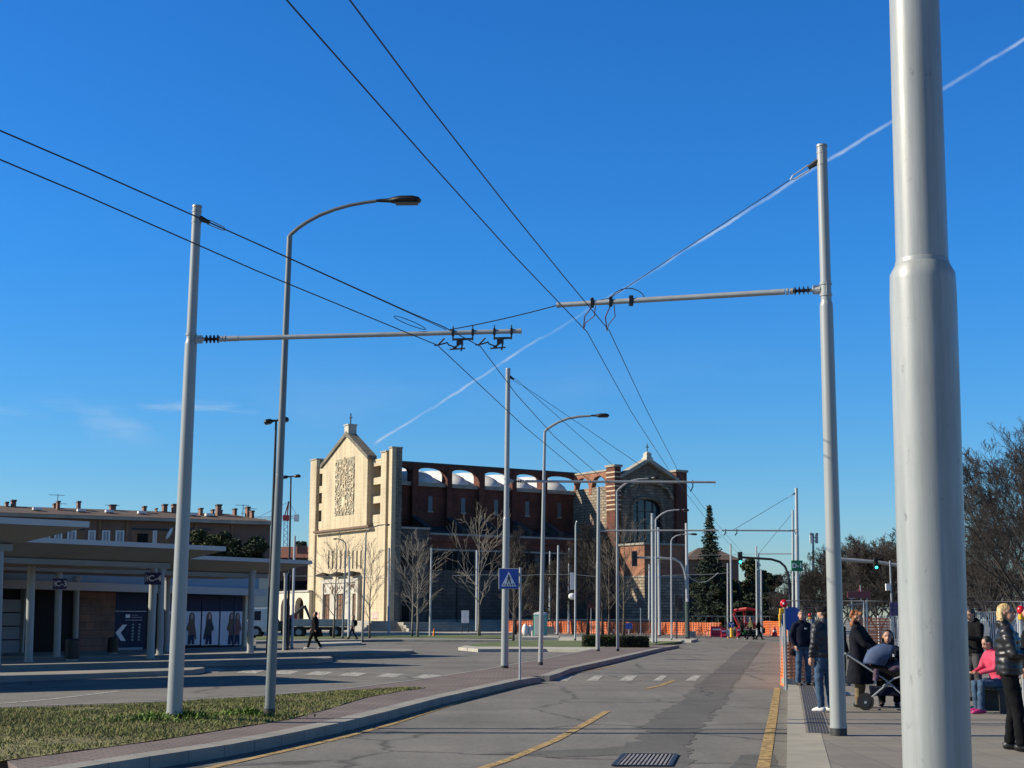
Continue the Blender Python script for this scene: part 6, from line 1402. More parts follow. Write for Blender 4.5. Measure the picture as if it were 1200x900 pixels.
hedge('clipped dark green hedge block on the island, right part', 727, 759, 746.5, 759.5, 0, 1.2, 'hedge_dark', 4)
# ================================================================== FAR OBJECTS
# crane
b = Y(335, 735, 420); CR_ = empty('tower_crane', (b.x, 420, 0), 'far red and white tower crane left of the church', 'crane'); K = 420
def cq(px, py): p = Y(px, py, K); return Vector((p.x-b.x, 0, p.z))
def lattice(a, c, w, m, par, nm, n=14):
    mb = MB(); d = (c-a).normalized(); s = d.cross(Vector((0, 1, 0))).normalized()*w/2
    for k in (-1, 1): mb.bar(a+s*k, c+s*k, w*.14)
    for i in range(n): p, q = a.lerp(c, i/n), a.lerp(c, (i+1)/n); k = 1 if i % 2 else -1; mb.bar(p+s*k, q-s*k, w*.1)
    mb.build(nm, m, par)
lattice(cq(334.5, 660), cq(335, 610), 1.1, 'signblue', CR_, 'mast'); lattice(cq(334, 606), cq(300, 607.5), .7, 'orange', CR_, 'jib', 24); lattice(cq(335, 606.5), cq(350, 606), .8, 'redmachine', CR_, 'counter_jib', 6)
MB().box(cq(335.5, 607), (1.8, 1.5, 1.6)).build('slewing_unit', 'redmachine', CR_); MB().box(cq(347.6, 607), (1.3, 1.2, 2.0)).build('counterweight', 'white', CR_)
MB().bar(cq(333.5, 605), cq(338.5, 587.5), .3).bar(cq(336.5, 605), cq(338.5, 587.5), .3).build('tower_peak', 'redmachine', CR_); MB().bar(cq(338.5, 588), cq(303, 606), .08).bar(cq(338.5, 588), cq(348, 604), .08).build('tie', 'darkmetal', CR_)
MB().bar(Vector((cq(334.5, 1).x, 0, 0)), cq(334.5, 660), 1.0).build('lower_mast', 'signblue', CR_)
# telecom mast
b = Y(953, 735, 200); TM_ = empty('telecom_mast', (b.x, 200, 0), 'telecom mast with white panel antennas above the trees', 'mast')
tq = lambda px, py: Vector((Y(px, py, 200).x-b.x, 0, Y(px, py, 200).z))
MB().tube([(0, 0, 0), tq(953, 625)], [.25, .13], 8).build('mast', 'shutter_grey', TM_)
for px in (950.5, 957): 
    MB().box(tq(px, 632), (.35, .3, 1.1)).build('panel_antenna', 'shutter_grey' if px > 955 else 'white', TM_)
    MB().box(tq(px, 626), (.35, .3, .35)).build('small_antenna', 'shutter_grey', TM_)
MB().bar(tq(949, 630), tq(958.5, 630), .12).bar(tq(949, 634), tq(958.5, 634), .12).build('bracket', 'darkmetal', TM_)
# brown roofed house behind spruce
A = Y(806, 690, 250); B = Y(866, 690, 251)
H2, W, L_ = plane_building('brown_house', 'house with low hipped brown roof behind the spruce', 'house', (A.x, A.y), (B.x, B.y))
ze = W(830, 656)[1]; MB().bb(0, L_, 0, 9, 0, ze).build('wall', 'wall_brown', H2); zt = W(830, 642, 4)[1]
MB().face([(-.5, -.6, ze), (L_+.5, -.6, ze), (L_-3, 4.5, zt), (3, 4.5, zt)]).face([(-.5, -.6, ze), (3, 4.5, zt), (-.5, 9.5, ze)]).face([(L_+.5, -.6, ze), (L_+.5, 9.5, ze), (L_-3, 4.5, zt)]).face([(-.5, 9.5, ze), (3, 4.5, zt), (L_-3, 4.5, zt), (L_+.5, 9.5, ze)]).build('roof', 'tile_brown', H2)
# dark slatted building
A = Y(806, 730, 226); B = Y(833, 730, 226.5)
H3, W, L_ = plane_building('slatted_shed', 'low dark building with vertical slatting right of the church corner', 'building', (A.x, A.y), (B.x, B.y))
zt = W(820, 676)[1]; MB().bb(0, L_, 0, 6, 0, zt).build('wall', 'darkmetal', H3); MB().bb(-.3, L_+.3, -.5, 6.3, zt, zt+.3).build('roof', 'darkroof', H3)
mb = MB()
for i in range(11): x = L_*(i+.5)/11; mb.bb(x-.05, x+.05, -.14, 0, .4, zt-1.0)
mb.build('slatting', 'wall_brown' if False else 'band', H3)
# ================================================================== WORKS AREA
def mesh_mat(name, col, cell, thick, rough=.6):
    m = D.materials.new(name); m.use_nodes = True; nt = m.node_tree; b = nt.nodes['Principled BSDF']; L = nt.links; b.inputs['Base Color'].default_value = (*col, 1); b.inputs['Roughness'].default_value = rough
    tc = nt.nodes.new('ShaderNodeTexCoord'); sx = nt.nodes.new('ShaderNodeSeparateXYZ'); L.new(tc.outputs['Object'], sx.inputs[0])
    def line(s, c, t):
        a = nt.nodes.new('ShaderNodeMath'); a.operation = 'DIVIDE'; L.new(s, a.inputs[0]); a.inputs[1].default_value = c
        f = nt.nodes.new('ShaderNodeMath'); f.operation = 'FRACT'; L.new(a.outputs[0], f.inputs[0]); g_ = nt.nodes.new('ShaderNodeMath'); g_.operation = 'LESS_THAN'; L.new(f.outputs[0], g_.inputs[0]); g_.inputs[1].default_value = t; return g_.outputs[0]
    mx = nt.nodes.new('ShaderNodeMath'); mx.operation = 'MAXIMUM'; L.new(line(sx.outputs[0], cell[0], thick[0]), mx.inputs[0]); L.new(line(sx.outputs[2], cell[1], thick[1]), mx.inputs[1]); L.new(mx.outputs[0], b.inputs['Alpha']); return m
M['net'] = mesh_mat('orange_netting', (.80, .17, .035), (.055, .08), (.34, .5)); M['wiremesh'] = mesh_mat('fence_wire_mesh', (.22, .23, .23), (.10, .20), (.05, .03))
M['net_far'] = mesh_mat('orange_netting_far', (.58, .13, .03), (.31, .17), (.42, .46))
def net_fence(label, pts, h, m='net', post='orange', hb=0.0, wob=.05, pn=2.2, ph=None, sag=.05):
    """pts: ground points; a sheet of netting hung between posts"""
    P = [Vector((p.x, p.y, hb)) for p in pts]; o = P[0]; d = P[-1]-P[0]; e = empty('safety_net', o, label, 'safety netting', rz=math.atan2(d.y, d.x)); inv = e.matrix_basis.inverted(); Q = [inv @ p for p in P]
    mb = MB(); rr = random.Random(len(label)); tot = sum((Q[i+1]-Q[i]).length for i in range(len(Q)-1)); prev = None; n = max(4, int(tot/.7)); row = []
    for i in range(n+1):
        s = tot*i/n; k = 0
        while k < len(Q)-2 and s > (Q[k+1]-Q[k]).length: s -= (Q[k+1]-Q[k]).length; k += 1
        p = Q[k].lerp(Q[k+1], min(1, s/(Q[k+1]-Q[k]).length)); wv = rr.uniform(-wob, wob); row.append((Vector((p.x, p.y+wv, .03+rr.uniform(0, .05))), Vector((p.x, p.y+wv*.3, h-rr.uniform(0, sag)))))
    for i in range(n): a, b = row[i], row[i+1]; mb.face([a[0], b[0], b[1], a[1]])
    mb.build('netting', m, e, fix=False); k = 0
    s = 0
    while s <= tot+.01:
        i = min(n, int(round(s/tot*n))); p = row[i][0]; MB().tube([(p.x, p.y+.03, -.02), (p.x, p.y+.03, ph or h+.12)], .02, 6).build('post', post, e); s += max(pn, tot/24)
    return e
net_fence('long run of orange safety netting across the works, left half to the hedge', [Y(595, 735, 160), Y(700, 735, 154)], 1.4, 'net_far', 'darkmetal', wob=.28)
net_fence('long run of orange safety netting across the works, right half past the church', [Y(700.5, 735, 154), Y(845, 735, 144)], 1.35, 'net_far', 'darkmetal', wob=.28)
net_fence('short far orange netting behind the red barriers near the platform', [Y(890, 735, 150), Y(925, 735, 140)], 1.5, 'net_far', 'darkmetal')
net_fence('orange netting along the roadside kerb past the platform end', [G(918.5, 808, 0), G(919.5, 790, 0), G(919, 768, 0), G(917.5, 752, 0)], 1.02, 'net', 'galv2', wob=.12, ph=1.5)
net_fence('orange netting behind the man in jeans at the platform end', [G(921, 801.5, .15), G(960, 800, .15), G(990, 797, .15)], 1.0, 'net', 'galv2', hb=.15)
net_fence('orange netting behind the stroller', [G(1010, 790, .15), G(1044, 789, .15)], 1.6, 'net', 'galv2', hb=.15, wob=.1)
net_fence('orange netting glimpsed right of the near pole', [G(1130, 800, .15), G(1150, 800, .15)], 1.0, 'net', 'galv2', hb=.15)
# tall temporary fence with a rail behind the people
FY = 35.6
a = Y(921, 704, FY); zt = a.z; b2 = Y(1290, 706, FY)
for i in range(4):
    xa = a.x+(b2.x-a.x)*i/4+.03; xb = a.x+(b2.x-a.x)*(i+1)/4-.03; e = empty('fence_panel', (xa, FY, .15), ('temporary steel mesh fence panel behind the man in the navy jumper', 'temporary steel mesh fence panel behind the ginger woman and stroller', 'temporary steel mesh fence panel crossing behind the big near pole', 'temporary steel mesh fence panel behind the blonde woman')[i], 'fence panel', 'tall temporary fence'); w_ = xb-xa; h = zt-.15
    MB().tube([(0, 0, 0), (0, 0, h), (w_, 0, h), (w_, 0, 0)], .021, 8).tube([(0, 0, .15), (w_, 0, .15)], .018, 8).build('frame', 'galv2', e, True)
    MB().face([(0, 0, .15), (w_, 0, .15), (w_, 0, h), (0, 0, h)]).build('wire_mesh', 'wiremesh', e, fix=False)
    MB().box((0, 0, .05), (.25, .7, .12)).build('foot_block', 'concrete', e)
# white crowd barriers further behind
def barrier(px0, px1, pyt, y, lab, m='white'):
    A = Y(px0, pyt, y); B = Y(px1, pyt, y); w_ = B.x-A.x; h = A.z; e = empty('crowd_barrier', (A.x, y, 0), lab, 'barrier', None); mb = MB().tube([(0, 0, .0), (0, 0, h), (w_, 0, h), (w_, 0, 0)], .03, 8)
    mb.build('frame', m, e); mb = MB()
    for i in range(1, 12): mb.tube([(w_*i/12, 0, .2), (w_*i/12, 0, h)], .013, 6)
    mb.tube([(0, 0, .2), (w_, 0, .2)], .02, 6).build('bars', m, e)
barrier(1029, 1060, 722, 45, 'white railing behind the girl with the stroller'); barrier(1141, 1170, 717, 42, 'white railing right of the near pole, behind the man in black'); barrier(1172, 1192, 720, 44, 'white railing hidden behind the blonde woman')
barrier(812, 902, 722, 141, 'long pale fence rail behind the red barriers and excavator', 'galv2')
# two unidentified frame boards beyond the fence
b = Y(1001, 735, 85); e = empty('works_gantry', (b.x, 85, 0), 'dark works board on legs with a white framed square, behind the fence', 'works board')
gq = lambda px, py: Vector((Y(px, py, 85).x-b.x, 0, Y(px, py, 85).z))
MB().box((gq(1001, 697)+gq(1012, 697))/2, (1.35, .1, .38)).build('board', 'posterred', e); MB().bar(gq(994.5, 693.5), gq(1002, 693.5), .05).bar(gq(994.5, 701), gq(1002, 701), .05).bar(gq(994.5, 693.5), gq(994.5, 701), .05).bar(gq(1002, 693.5), gq(1002, 701), .05).build('frame', 'white', e)
MB().bar(Vector((gq(998, 700).x, 0, 0)), gq(998, 700), .07).bar(Vector((gq(1016, 700).x, 0, 0)), gq(1016, 700), .07).bar(gq(993, 709), gq(1014, 707), .06).build('leg', 'shutter_grey', e); MB().bar(gq(1009, 704), gq(1008, 686), .04).build('flag_pole', 'white', e)
MB().prism([gq(1008, 686), gq(1006, 694), gq(1010, 700), gq(1010.5, 691)], (0, .03, 0)).build('flag', 'redplastic', e)
# portable toilet
b = G(633.5, 746, 0); PT = empty('portable_toilet', (b.x, b.y, 0), 'teal portable toilet with white roof in the works area', 'portable toilet', rz=R(-20)); k = b.y/F
MB().box((0, 0, 1.0), (1.0, 1.0, 1.95)).build('cabin', 'teal', PT, bevel=.05)
MB().prism([(-.55, -.55, 1.98), (.55, -.55, 1.98), (.4, -.55, 2.15), (0, -.55, 2.24), (-.4, -.55, 2.15)], (0, 1.1, 0)).build('roof', 'white', PT); MB().box((-.03, -.51, .98), (.7, .04, 1.7)).build('door', 'shutter_grey', PT); MB().box((.25, -.54, 1.0), (.05, .04, .15)).build('handle', 'black', PT); MB().box((0, 0, .04), (1.1, 1.1, .12)).build('skid', 'darkmetal', PT)
# white bags, concrete blocks, boxes around it
def lump(name, px, py, w, h, m, lab, cat, squash=1.0, seed=1):
    b = G(px, py, 0); k = b.y/F; mb = MB().sphere((0, 0, h*k*.46), (w*k/2, w*k/2*.9, h*k*.54), 14, 9)
    vs = []
    for v in mb.v: q = Vector(v); n_ = noise.noise(q*3+Vector((seed, 0, 0)))*.12; vs.append((q.x*(1+n_), q.y*(1+n_), max(0, q.z*(1+n_*.6))))
    mb.v = vs; o = mb.build(name, m, None, 'all'); o.location = (b.x, b.y, 0); return tag(o, lab, cat)
lump('builders_bag', 615.5, 745, 7.5, 14, 'white', 'white sack left of the portable toilet, the upright one', 'sack', seed=2); lump('builders_bag', 621.5, 745, 6, 12.5, 'white', 'white sack nearest to the portable toilet, slumped lower one', 'sack', seed=5)
def block(name, px, py, w, h, dep, m, lab, cat, rz=0, bev=.03):
    b = G(px, py, 0); k = b.y/F; o = MB().box((0, 0, h*k/2), (w*k, dep, h*k)).build(name, m, None, bevel=bev); o.location = (b.x, b.y, 0); o.rotation_euler = (0, 0, rz); return tag(o, lab, cat)
block('concrete_block', 627, 745.5, 8, 6, .6, 'concrete', 'low grey concrete block before the portable toilet', 'concrete block', .2); block('concrete_block', 645, 743.5, 9, 9, .7, 'concrete', 'tall dark grey block right of the portable toilet', 'concrete block')
block('water_barrier', 708, 743.5, 6.5, 5.5, .4, 'white', 'white plastic barrier at the foot of the bare tree, left of the hedge pole', 'barrier'); block('water_barrier', 719.5, 743.5, 5, 5.5, .4, 'white', 'white plastic barrier between the two trees behind the hedge', 'barrier'); block('water_barrier', 736.5, 743.5, 5, 6, .4, 'white', 'white plastic barrier right of the tall bare tree', 'barrier')
block('water_barrier', 695, 743, 4.5, 6.5, .4, 'redplastic', 'small red plastic barrier left of the hedge pole', 'barrier'); block('planter_block', 811, 747, 8, 7, .6, 'concrete', 'grey block left of the parked bicycle', 'concrete block')
block('yellow_box', 784, 744, 4, 9, .5, 'yellow', 'yellow works box by the netting right of the poles', 'box'); block('water_barrier', 777, 744, 4, 6, .4, 'redplastic', 'small red barrier beside the yellow works box', 'barrier')
def water_barrier(px, py, w, h, m, lab):
    b = G(px, py, 0); k = b.y/F; w_, H = w*k, h*k; e = empty('water_barrier', (b.x, b.y, 0), lab, 'barrier')
    MB().prism([(-w_/2, -.25, 0), (-w_/2, .25, 0), (-w_/2, .25, H*.2), (-w_/2, .12, H*.35), (-w_/2, .09, H), (-w_/2, -.09, H), (-w_/2, -.12, H*.35), (-w_/2, -.25, H*.2)], (w_, 0, 0)).build('body', m, e, bevel=.02)
    MB().box((0, -.11, H*.72), (w_*.7, .03, H*.14)).build('reflector', 'signwhite', e)
water_barrier(840, 746.5, 14, 12, 'redplastic', 'red plastic barrier right of the slatted building'); water_barrier(840.5, 741, 12.5, 12, 'orange', 'orange barrier stacked behind the red one, right of the slatted building'); water_barrier(848, 747, 6, 10, 'redplastic', 'narrow red barrier left of the two way arrow sign')
water_barrier(854, 747, 5.5, 9, 'white', 'white barrier under the blue arrow sign'); water_barrier(865.5, 746.5, 4, 11, 'redplastic', 'red barrier right of the blue arrow sign')
def cone(px, py, w, h, m, lab, top='white'):
    b = G(px, py, 0); k = b.y/F; e = empty('traffic_cone', (b.x, b.y, 0), lab, 'cone'); MB().tube([(0, 0, .03), (0, 0, h*k)], [w*k*.40, w*k*.12], 12).build('body', m, e, True); MB().box((0, 0, .02), (w*k, w*k, .05)).build('base', m, e); MB().tube([(0, 0, h*k*.5), (0, 0, h*k*.68)], [w*k*.28, w*k*.22], 12).build('band', top, e, True)
cone(908, 746, 8.5, 11, 'redplastic', 'red cone shaped barrier beside the platform end'); cone(508.5, 747, 4.5, 10.5, 'orange', 'small orange cone at the grass edge right of the paired trees', 'yellow')
# yellow bollard with blue round arrow sign
b = G(857.5, 748, 0); e = empty('keep_sign', (b.x, b.y, 0), 'yellow based blue round sign with white arrows amid the barriers', 'road sign'); k = b.y/F
MB().tube([(0, 0, 0), (0, 0, .9)], [.16, .13], 10).box((0, 0, .06), (.7, .4, .12)).build('base', 'yellow', e); ds = MB().tube([(0, -.02, 1.15), (0, .02, 1.15)], .27, 24).build('disc', 'signblue', e); MB().tube([(0, 0, .8), (0, 0, 1.0)], .03, 6).build('stem', 'galv2', e)
MB().prism([(-.03, -.03, .98), (.03, -.03, .98), (.03, -.03, 1.12), (.14, -.03, 1.24), (.18, -.03, 1.2), (.2, -.03, 1.33), (.07, -.03, 1.31), (.1, -.03, 1.27), (0, -.03, 1.18), (-.1, -.03, 1.27), (-.07, -.03, 1.31), (-.2, -.03, 1.33), (-.18, -.03, 1.2), (-.14, -.03, 1.24), (-.03, -.03, 1.12)], (0, .008, 0)).build('arrow_symbol', 'signwhite', e)
# red mini excavator
b = G(877, 746, 0); EX = empty('mini_excavator', (b.x, b.y+1.5, 0), 'red mini excavator with bent boom in the works area', 'excavator'); EX.scale = (1.12, 1.12, 1.12)
for s in (-1, 1): MB().tube([(-1.0, s*.6, .28), (1.0, s*.6, .28)], .28, 10, ref=Vector((0, 1, 0))).box((0, s*.6, .28), (2.0, .32, .5)).build('track', 'rubber', EX, bevel=.05)
MB().box((.2, 0, .9), (1.5, 1.3, .55)).build('body', 'redmachine', EX, bevel=.06)
cb = MB();
for sx in (-.45, .45):
    for sy in (-.5, .5): cb.bar((.35+sx, sy, 1.1), (.35+sx*.9, sy, 2.15), .08)
cb.box((.35, 0, 2.2), (1.1, 1.15, .09)).build('cab_frame', 'redmachine', EX); MB().box((.35, 0, 1.45), (.82, .95, .6)).build('cab_glass', 'shutter_grey', EX)
MB().tube([(-.6, 0, 1.0), (-1.0, 0, 1.9), (-.9, 0, 2.2), (-.2+.2, -.75, 2.35), (.9, -.8, 2.2), (1.25, -.8, 1.6)], [.13, .13, .15, .15, .12, .1], 6).build('boom', 'redmachine', EX); MB().tube([(1.25, -.8, 1.6), (1.3, -.8, .7)], [.1, .08], 6).build('dipper', 'redmachine', EX); MB().prism([(1.1, -1.0, .7), (1.5, -1.0, .75), (1.5, -1.0, .3), (1.2, -1.0, .2)], (0, .4, 0)).build('bucket', 'darkmetal', EX)
# parked bicycle
b = G(824, 748, 0); e = empty('bicycle', (b.x, b.y, 0), 'dark parked bicycle by the netting, left of the red barriers', 'bicycle')
for x in (-.5, .5):
    P = [(x+.33*cos(a*pi/10), 0, .34+.33*sin(a*pi/10)) for a in range(21)]; w_ = MB().tube(P, .022, 6, False).build('wheel', 'rubber', e); MB().bar((x-.3, 0, .34), (x+.3, 0, .34), .01).bar((x, 0, .04), (x, 0, .64), .01).build('spokes', 'galv2', w_)
MB().tube([(-.5, 0, .34), (-.15, 0, .75), (.35, 0, .8), (0, 0, .32), (-.5, 0, .34)], .02, 6).tube([(.35, 0, .95), (.35, 0, .8), (.5, 0, .34)], .02, 6).tube([(0, 0, .32), (-.17, 0, .9)], .018, 6).build('frame', 'darkmetal', e); MB().sphere((-.18, 0, .92), (.12, .06, .04), 8, 5).build('saddle', 'black', e); MB().bar((.35, -.25, .98), (.35, .25, .98), .03).build('handlebar', 'black', e)
# far low railings/hoarding behind netting
A = Y(596, 735, 166); e = empty('hoarding', (A.x, 166, 0), 'low blue grey works hoarding behind the orange netting', 'hoarding'); L_ = Y(806, 735, 166).x-A.x
mb = MB(); 
for i in range(14): mb.bb(L_*i/14+.05, L_*(i+1)/14-.05, 0, .05, .1, 1.5)
mb.build('board', mat('hoarding_blue', (.06, .075, .09), .6, nscale=.5, nvar=.4), e); MB().bb(0, L_, -.06, 0, 1.48, 1.56).build('top_rail', 'shutter_grey', e)
# white notice board
b = G(545, 743.0, 0); e = empty('notice_board', (b.x, b.y, 0), 'white notice board on two legs before the dark aisle wall', 'notice board'); k = b.y/F; h0 = (743.0-730.5)*k; h1 = (743.0-716)*k; w_ = 8.8*k
MB().box((0, 0, (h0+h1)/2), (w_, .1, h1-h0)).build('panel', 'white', e); mb = MB()
for x in (-.25, .25):
    for zz in (.3, .7): mb.box((x*w_, -.055, h0+(h1-h0)*zz), (w_*.36, .012, (h1-h0)*.28))
mb.build('sheet', 'signwhite', e); 
for x in (-.42, .42): MB().tube([(x*w_, 0, 0), (x*w_, 0, h1)], .05, 6).build('leg', 'darkmetal', e)
# ================================================================== SIGNALS AND SIGNS
def signal(e, c, s, lit, back=False, m='black'):
    """three-lens head centred at local c, s = height"""
    h = MB().box(c, (s*.36, s*.25, s)).build('signal_head', m, e, bevel=.02)
    for i in range(3):
        z = c.z+s*(.32-.32*i); y = c.y-s*.13
        if not back:
            MB().tube([(c.x, y-.0, z), (c.x, y-.015, z)], s*.115, 14).build('lens', M['green_lit'] if (lit and i == 2) else M['lens_off'], h)
            mb = MB(); P = [(c.x+s*.14*cos(a), s*.14*sin(a)+z) for a in [pi*k/8 for k in range(9)]]
            for k in range(8): mb.face([(P[k][0], y, P[k][1]), (P[k+1][0], y, P[k+1][1]), (P[k+1][0], y-s*.16, P[k+1][1]), (P[k][0], y-s*.16, P[k][1])])
            mb.build('visor', m, h, fix=False)
M['green_lit'] = emis('signal_green', (.05, .95, .62), 3.0); M['lens_off'] = mat('lens_unlit', (.03, .02, .02), .2)
# signal arm on the pole at 804
E804, b804, t804 = FPO[806]
o = Vector((b804.x, b804.y, .1)); yy = b804.y-.15
pts = [Y(804.5, 690, yy)-o, Y(803.5, 676, yy)-o, Y(801, 666, yy)-o, Y(797, 658.8, yy)-o, Y(790, 655, yy)-o, Y(775, 654, yy)-o, Y(757, 653.5, yy)-o, Y(746, 653.3, yy)-o]
MB().tube(pts, .09, 8).build('signal_arm', 'galv2', E804, True); signal(E804, Y(743.5, 654.7, yy-.2)-o, 17.5*yy/F, False, True)
MB().tube([(0, 0, 0), Y(805, 705, b804.y)-o], [.17, .16], 8).build('lower_sleeve', mat('green_pole', (.05, .075, .065), .6), E804, True)
e = empty('traffic_signal', G(793, 750, .1), 'small dark pedestrian signal on a post left of the church corner pole', 'traffic signal'); b = e.location
MB().tube([(0, 0, 0), (0, 0, 2.6)], .05, 8).build('post', 'darkmetal', e); signal(e, Vector((.28, -.1, 2.0+.6)), 1.0, False, True); MB().box((0, 0, 2.9), (.22, .2, .9)).build('signal_box', 'darkmetal', e)
# green signal 1, arm coming from a curved mast right
def mast_signal(label, base, yy, curve, headpx, s, lit=True):
    b = Y(base[0], 735, yy); e = empty('traffic_signal', (b.x, yy, 0), label, 'traffic signal'); o = Vector((b.x, yy, 0)); pts = [Vector((0, 0, 0))]+[Y(x, y, yy)-o for x, y in curve]
    MB().tube(pts, [.10]+[.075]*len(curve), 8).build('mast', 'darkmetal' if s > 14 else 'galv2', e, True); signal(e, Y(headpx[0], headpx[1], yy-.2)-o, s*yy/F, lit)
mast_signal('green traffic light hanging left of the D-1 sign on a curved mast', (925.5, 0), 92, ((925.5, 690), (924, 674), (920, 664), (914, 658.5), (904, 655.4), (892, 654.6), (870, 653.2)), (867.3, 654), 14.2)
mast_signal('green traffic light on an arm over the stroller group', (1090, 0), 62, ((1088, 690), (1086, 675), (1080, 669), (1066, 664.5), (1050, 662), (1026, 658.6), (1000, 656.4), (985, 655.5)), (1026.5, 660.6), 13.5)
# second slim mast with small sensors
e = empty('camera_mast', Y(1046, 735, 60), 'slim mast with white sensors right of the second green light', 'mast'); e.location.z = 0; b = e.location
MB().tube([(0, 0, 0), (0, 0, Y(1045, 657, 60).z)], .04, 6).build('mast', 'shutter_grey', e)
for py in (686, 690): MB().box((-.12, 0, Y(1045, py, 60).z), (.2, .15, .14)).build('sensor', 'white', e)
# camera on the 674 pole
b = G(671, 749, .1); e = empty('control_box', Y(670.5, 681, b.y), 'white control box on the low lamp post by the netting', 'control box'); MB().box((0, -.1, 0), (.26, .2, 1.3)).build('box', 'white', e); MB().sphere((0, -.1, -1.15), (.3, .2, .25), 8, 6).build('sensor', 'white', e); MB().box((.3, -.1, -.0), (.25, .2, 1.2)).build('back_box', 'black', e)
# crossing sign
b = G(609.3, 796.5, .15); e = empty('crossing_sign', (b.x, b.y, .15), 'square blue pedestrian crossing sign with white triangle on a slim post', 'road sign'); k = b.y/F; o = Vector((b.x, b.y, .15))
MB().tube([(0, 0, -.02), (0, 0, (Y(609, 665, b.y)-o).z)], .030, 10).build('post', 'galv2', e, True)
p0 = Y(584.3, 690.3, b.y-.05)-o; p1 = Y(608.2, 666, b.y-.05)-o; w_ = p1.x-p0.x; h = p1.z-p0.z; c = (p0+p1)/2
MB().box(c, (w_, .03, h)).build('panel', 'shutter_grey', e, bevel=.01); MB().box(c+Vector((0, -.02, 0)), (w_*.93, .012, h*.93)).build('blue_face', 'signblue', e)
tq_ = lambda x, z, y=-.03: (c.x+x*w_, c.y+y, c.z+z*h)
MB().prism([tq_(-.37, -.37), tq_(.37, -.37), tq_(0, .34)], (0, .005, 0)).build('white_triangle', 'signwhite', e)
pc = MB().sphere(tq_(0, .16, -.034), (w_*.035, .004, w_*.04), 10, 6)
pc.prism([tq_(-.04, .12, -.036), tq_(.04, .12, -.036), tq_(.05, -.02, -.036), tq_(-.04, -.02, -.036)], (0, .005, 0))
pc.prism([tq_(-.04, .0, -.036), tq_(.02, .0, -.036), tq_(-.06, -.2, -.036), tq_(-.11, -.18, -.036)], (0, .005, 0)); pc.prism([tq_(-.01, .0, -.036), tq_(.05, .0, -.036), tq_(.11, -.2, -.036), tq_(.06, -.21, -.036)], (0, .005, 0))
pc.prism([tq_(-.03, .11, -.036), tq_(-.05, .08, -.036), tq_(-.11, -.02, -.036), tq_(-.09, -.04, -.036)], (0, .005, 0)); pc.prism([tq_(.03, .11, -.036), tq_(.05, .08, -.036), tq_(.11, .0, -.036), tq_(.09, -.02, -.036)], (0, .005, 0)); pc.build('walking_symbol', 'black', e)
for i, x in enumerate((-.27, -.14, 0, .14, .27)): MB().prism([tq_(x-.03, -.33, -.036), tq_(x+.03, -.33, -.036), tq_(x*.75+.02, -.23, -.036), tq_(x*.75-.02, -.23, -.036)], (0, .005, 0)).build('stripe_symbol', 'black', e)
for zz in (-.25, .25): MB().box(c+Vector((w_*.44, .04, zz*h)), (.1, .05, .04)).build('bracket', 'galv2', e)
# round sign seen from behind
b = G(751, 746.5, .1); e = empty('round_sign', (b.x, b.y, .1), 'round road sign seen from its dark back, right of the hedge', 'road sign'); k = b.y/F; h = (746.5-708.5)*k
MB().tube([(0, 0, 0), (0, 0, h+.3)], .035, 8).build('post', 'galv2', e); MB().tube([(0, -.06, h), (0, -.03, h)], 4.7*k, 24).build('disc', mat('sign_back', (.035, .04, .05), .5), e)
b = G(692.8, 744, .1); e = empty('brown_sign', (b.x, b.y, .1), 'small brown rectangular sign on a post left of the hedge pole', 'road sign'); k = b.y/F; MB().tube([(0, 0, 0), (0, 0, 33*k)], .035, 6).build('post', 'galv2', e); MB().box((0, -.05, 32.5*k), (6*k, .03, 3.5*k)).build('panel', 'posterred', e)
# blue arrow board behind the hedge and poles
b = Y(737, 733, 110); e = empty('arrow_sign', (b.x, 110, 0), 'small blue sign low behind the tall bare tree right of the hedge', 'road sign'); MB().tube([(0, 0, 0), (0, 0, 1.4)], .03, 6).build('post', 'galv2', e); MB().box((0, -.04, 1.1), (.5, .03, .45)).build('panel', 'signblue', e)
# D-1 sign
k = DPb.y/F; yy = DPb.y-.3; a = Y(927.6, 669.3, yy); b2 = Y(940.3, 656.8, yy); e = empty('bay_sign', ((a.x+b2.x)/2, yy, (a.z+b2.z)/2), 'green sign reading D-1 on the distant right pole', 'sign'); w_ = b2.x-a.x; h = b2.z-a.z
MB().box((0, 0, 0), (w_, .12, h)).build('panel', 'signgreen', e); text_mesh('D-1', h*.62, 'signwhite', 'lettering', e, Matrix.Translation((0, -.066, 0)) @ FRONT, bold=.012); MB().box((0, .1, 0), (.1, .12, .3)).build('bracket', 'galv2', e)
# works barrier pole with lamp and blue disc by the platform end
b = G(921.4, 809, 0); e = empty('works_lamp', (b.x, b.y, 0), 'works post at the platform end with red warning lamp and yellow battery case', 'warning lamp'); k = b.y/F; o = Vector((b.x, b.y, 0)); yy = b.y
MB().tube([(0, 0, 0), (0, 0, (Y(920, 704, yy)-o).z)], .028, 8).build('post', 'galv2', e)
c = Y(918.8, 707.3, yy-.1)-o; MB().sphere(c, (4.6*k, .06, 4.6*k), 18, 10).build('red_lamp', mat('lamp_red', (.65, .01, .03), .3), e, True); MB().sphere(c+Vector((-.02, -.05, .0)), (1.3*k, .02, 1.3*k), 10, 6).build('lamp_glint', 'signwhite', e, True)  # glint is a white bead modelled as the highlight on the red lamp
mb = MB().box(Y(916, 716, yy-.1)-o, (5*k, .1, 6*k)).box(Y(914.3, 723, yy-.1)-o, (3.5*k, .1, 6*k)).tube([Y(914, 719, yy-.1)-o, Y(914, 735, yy-.1)-o], .03, 6); mb.build('battery_case', 'yellow', e, bevel=.02)
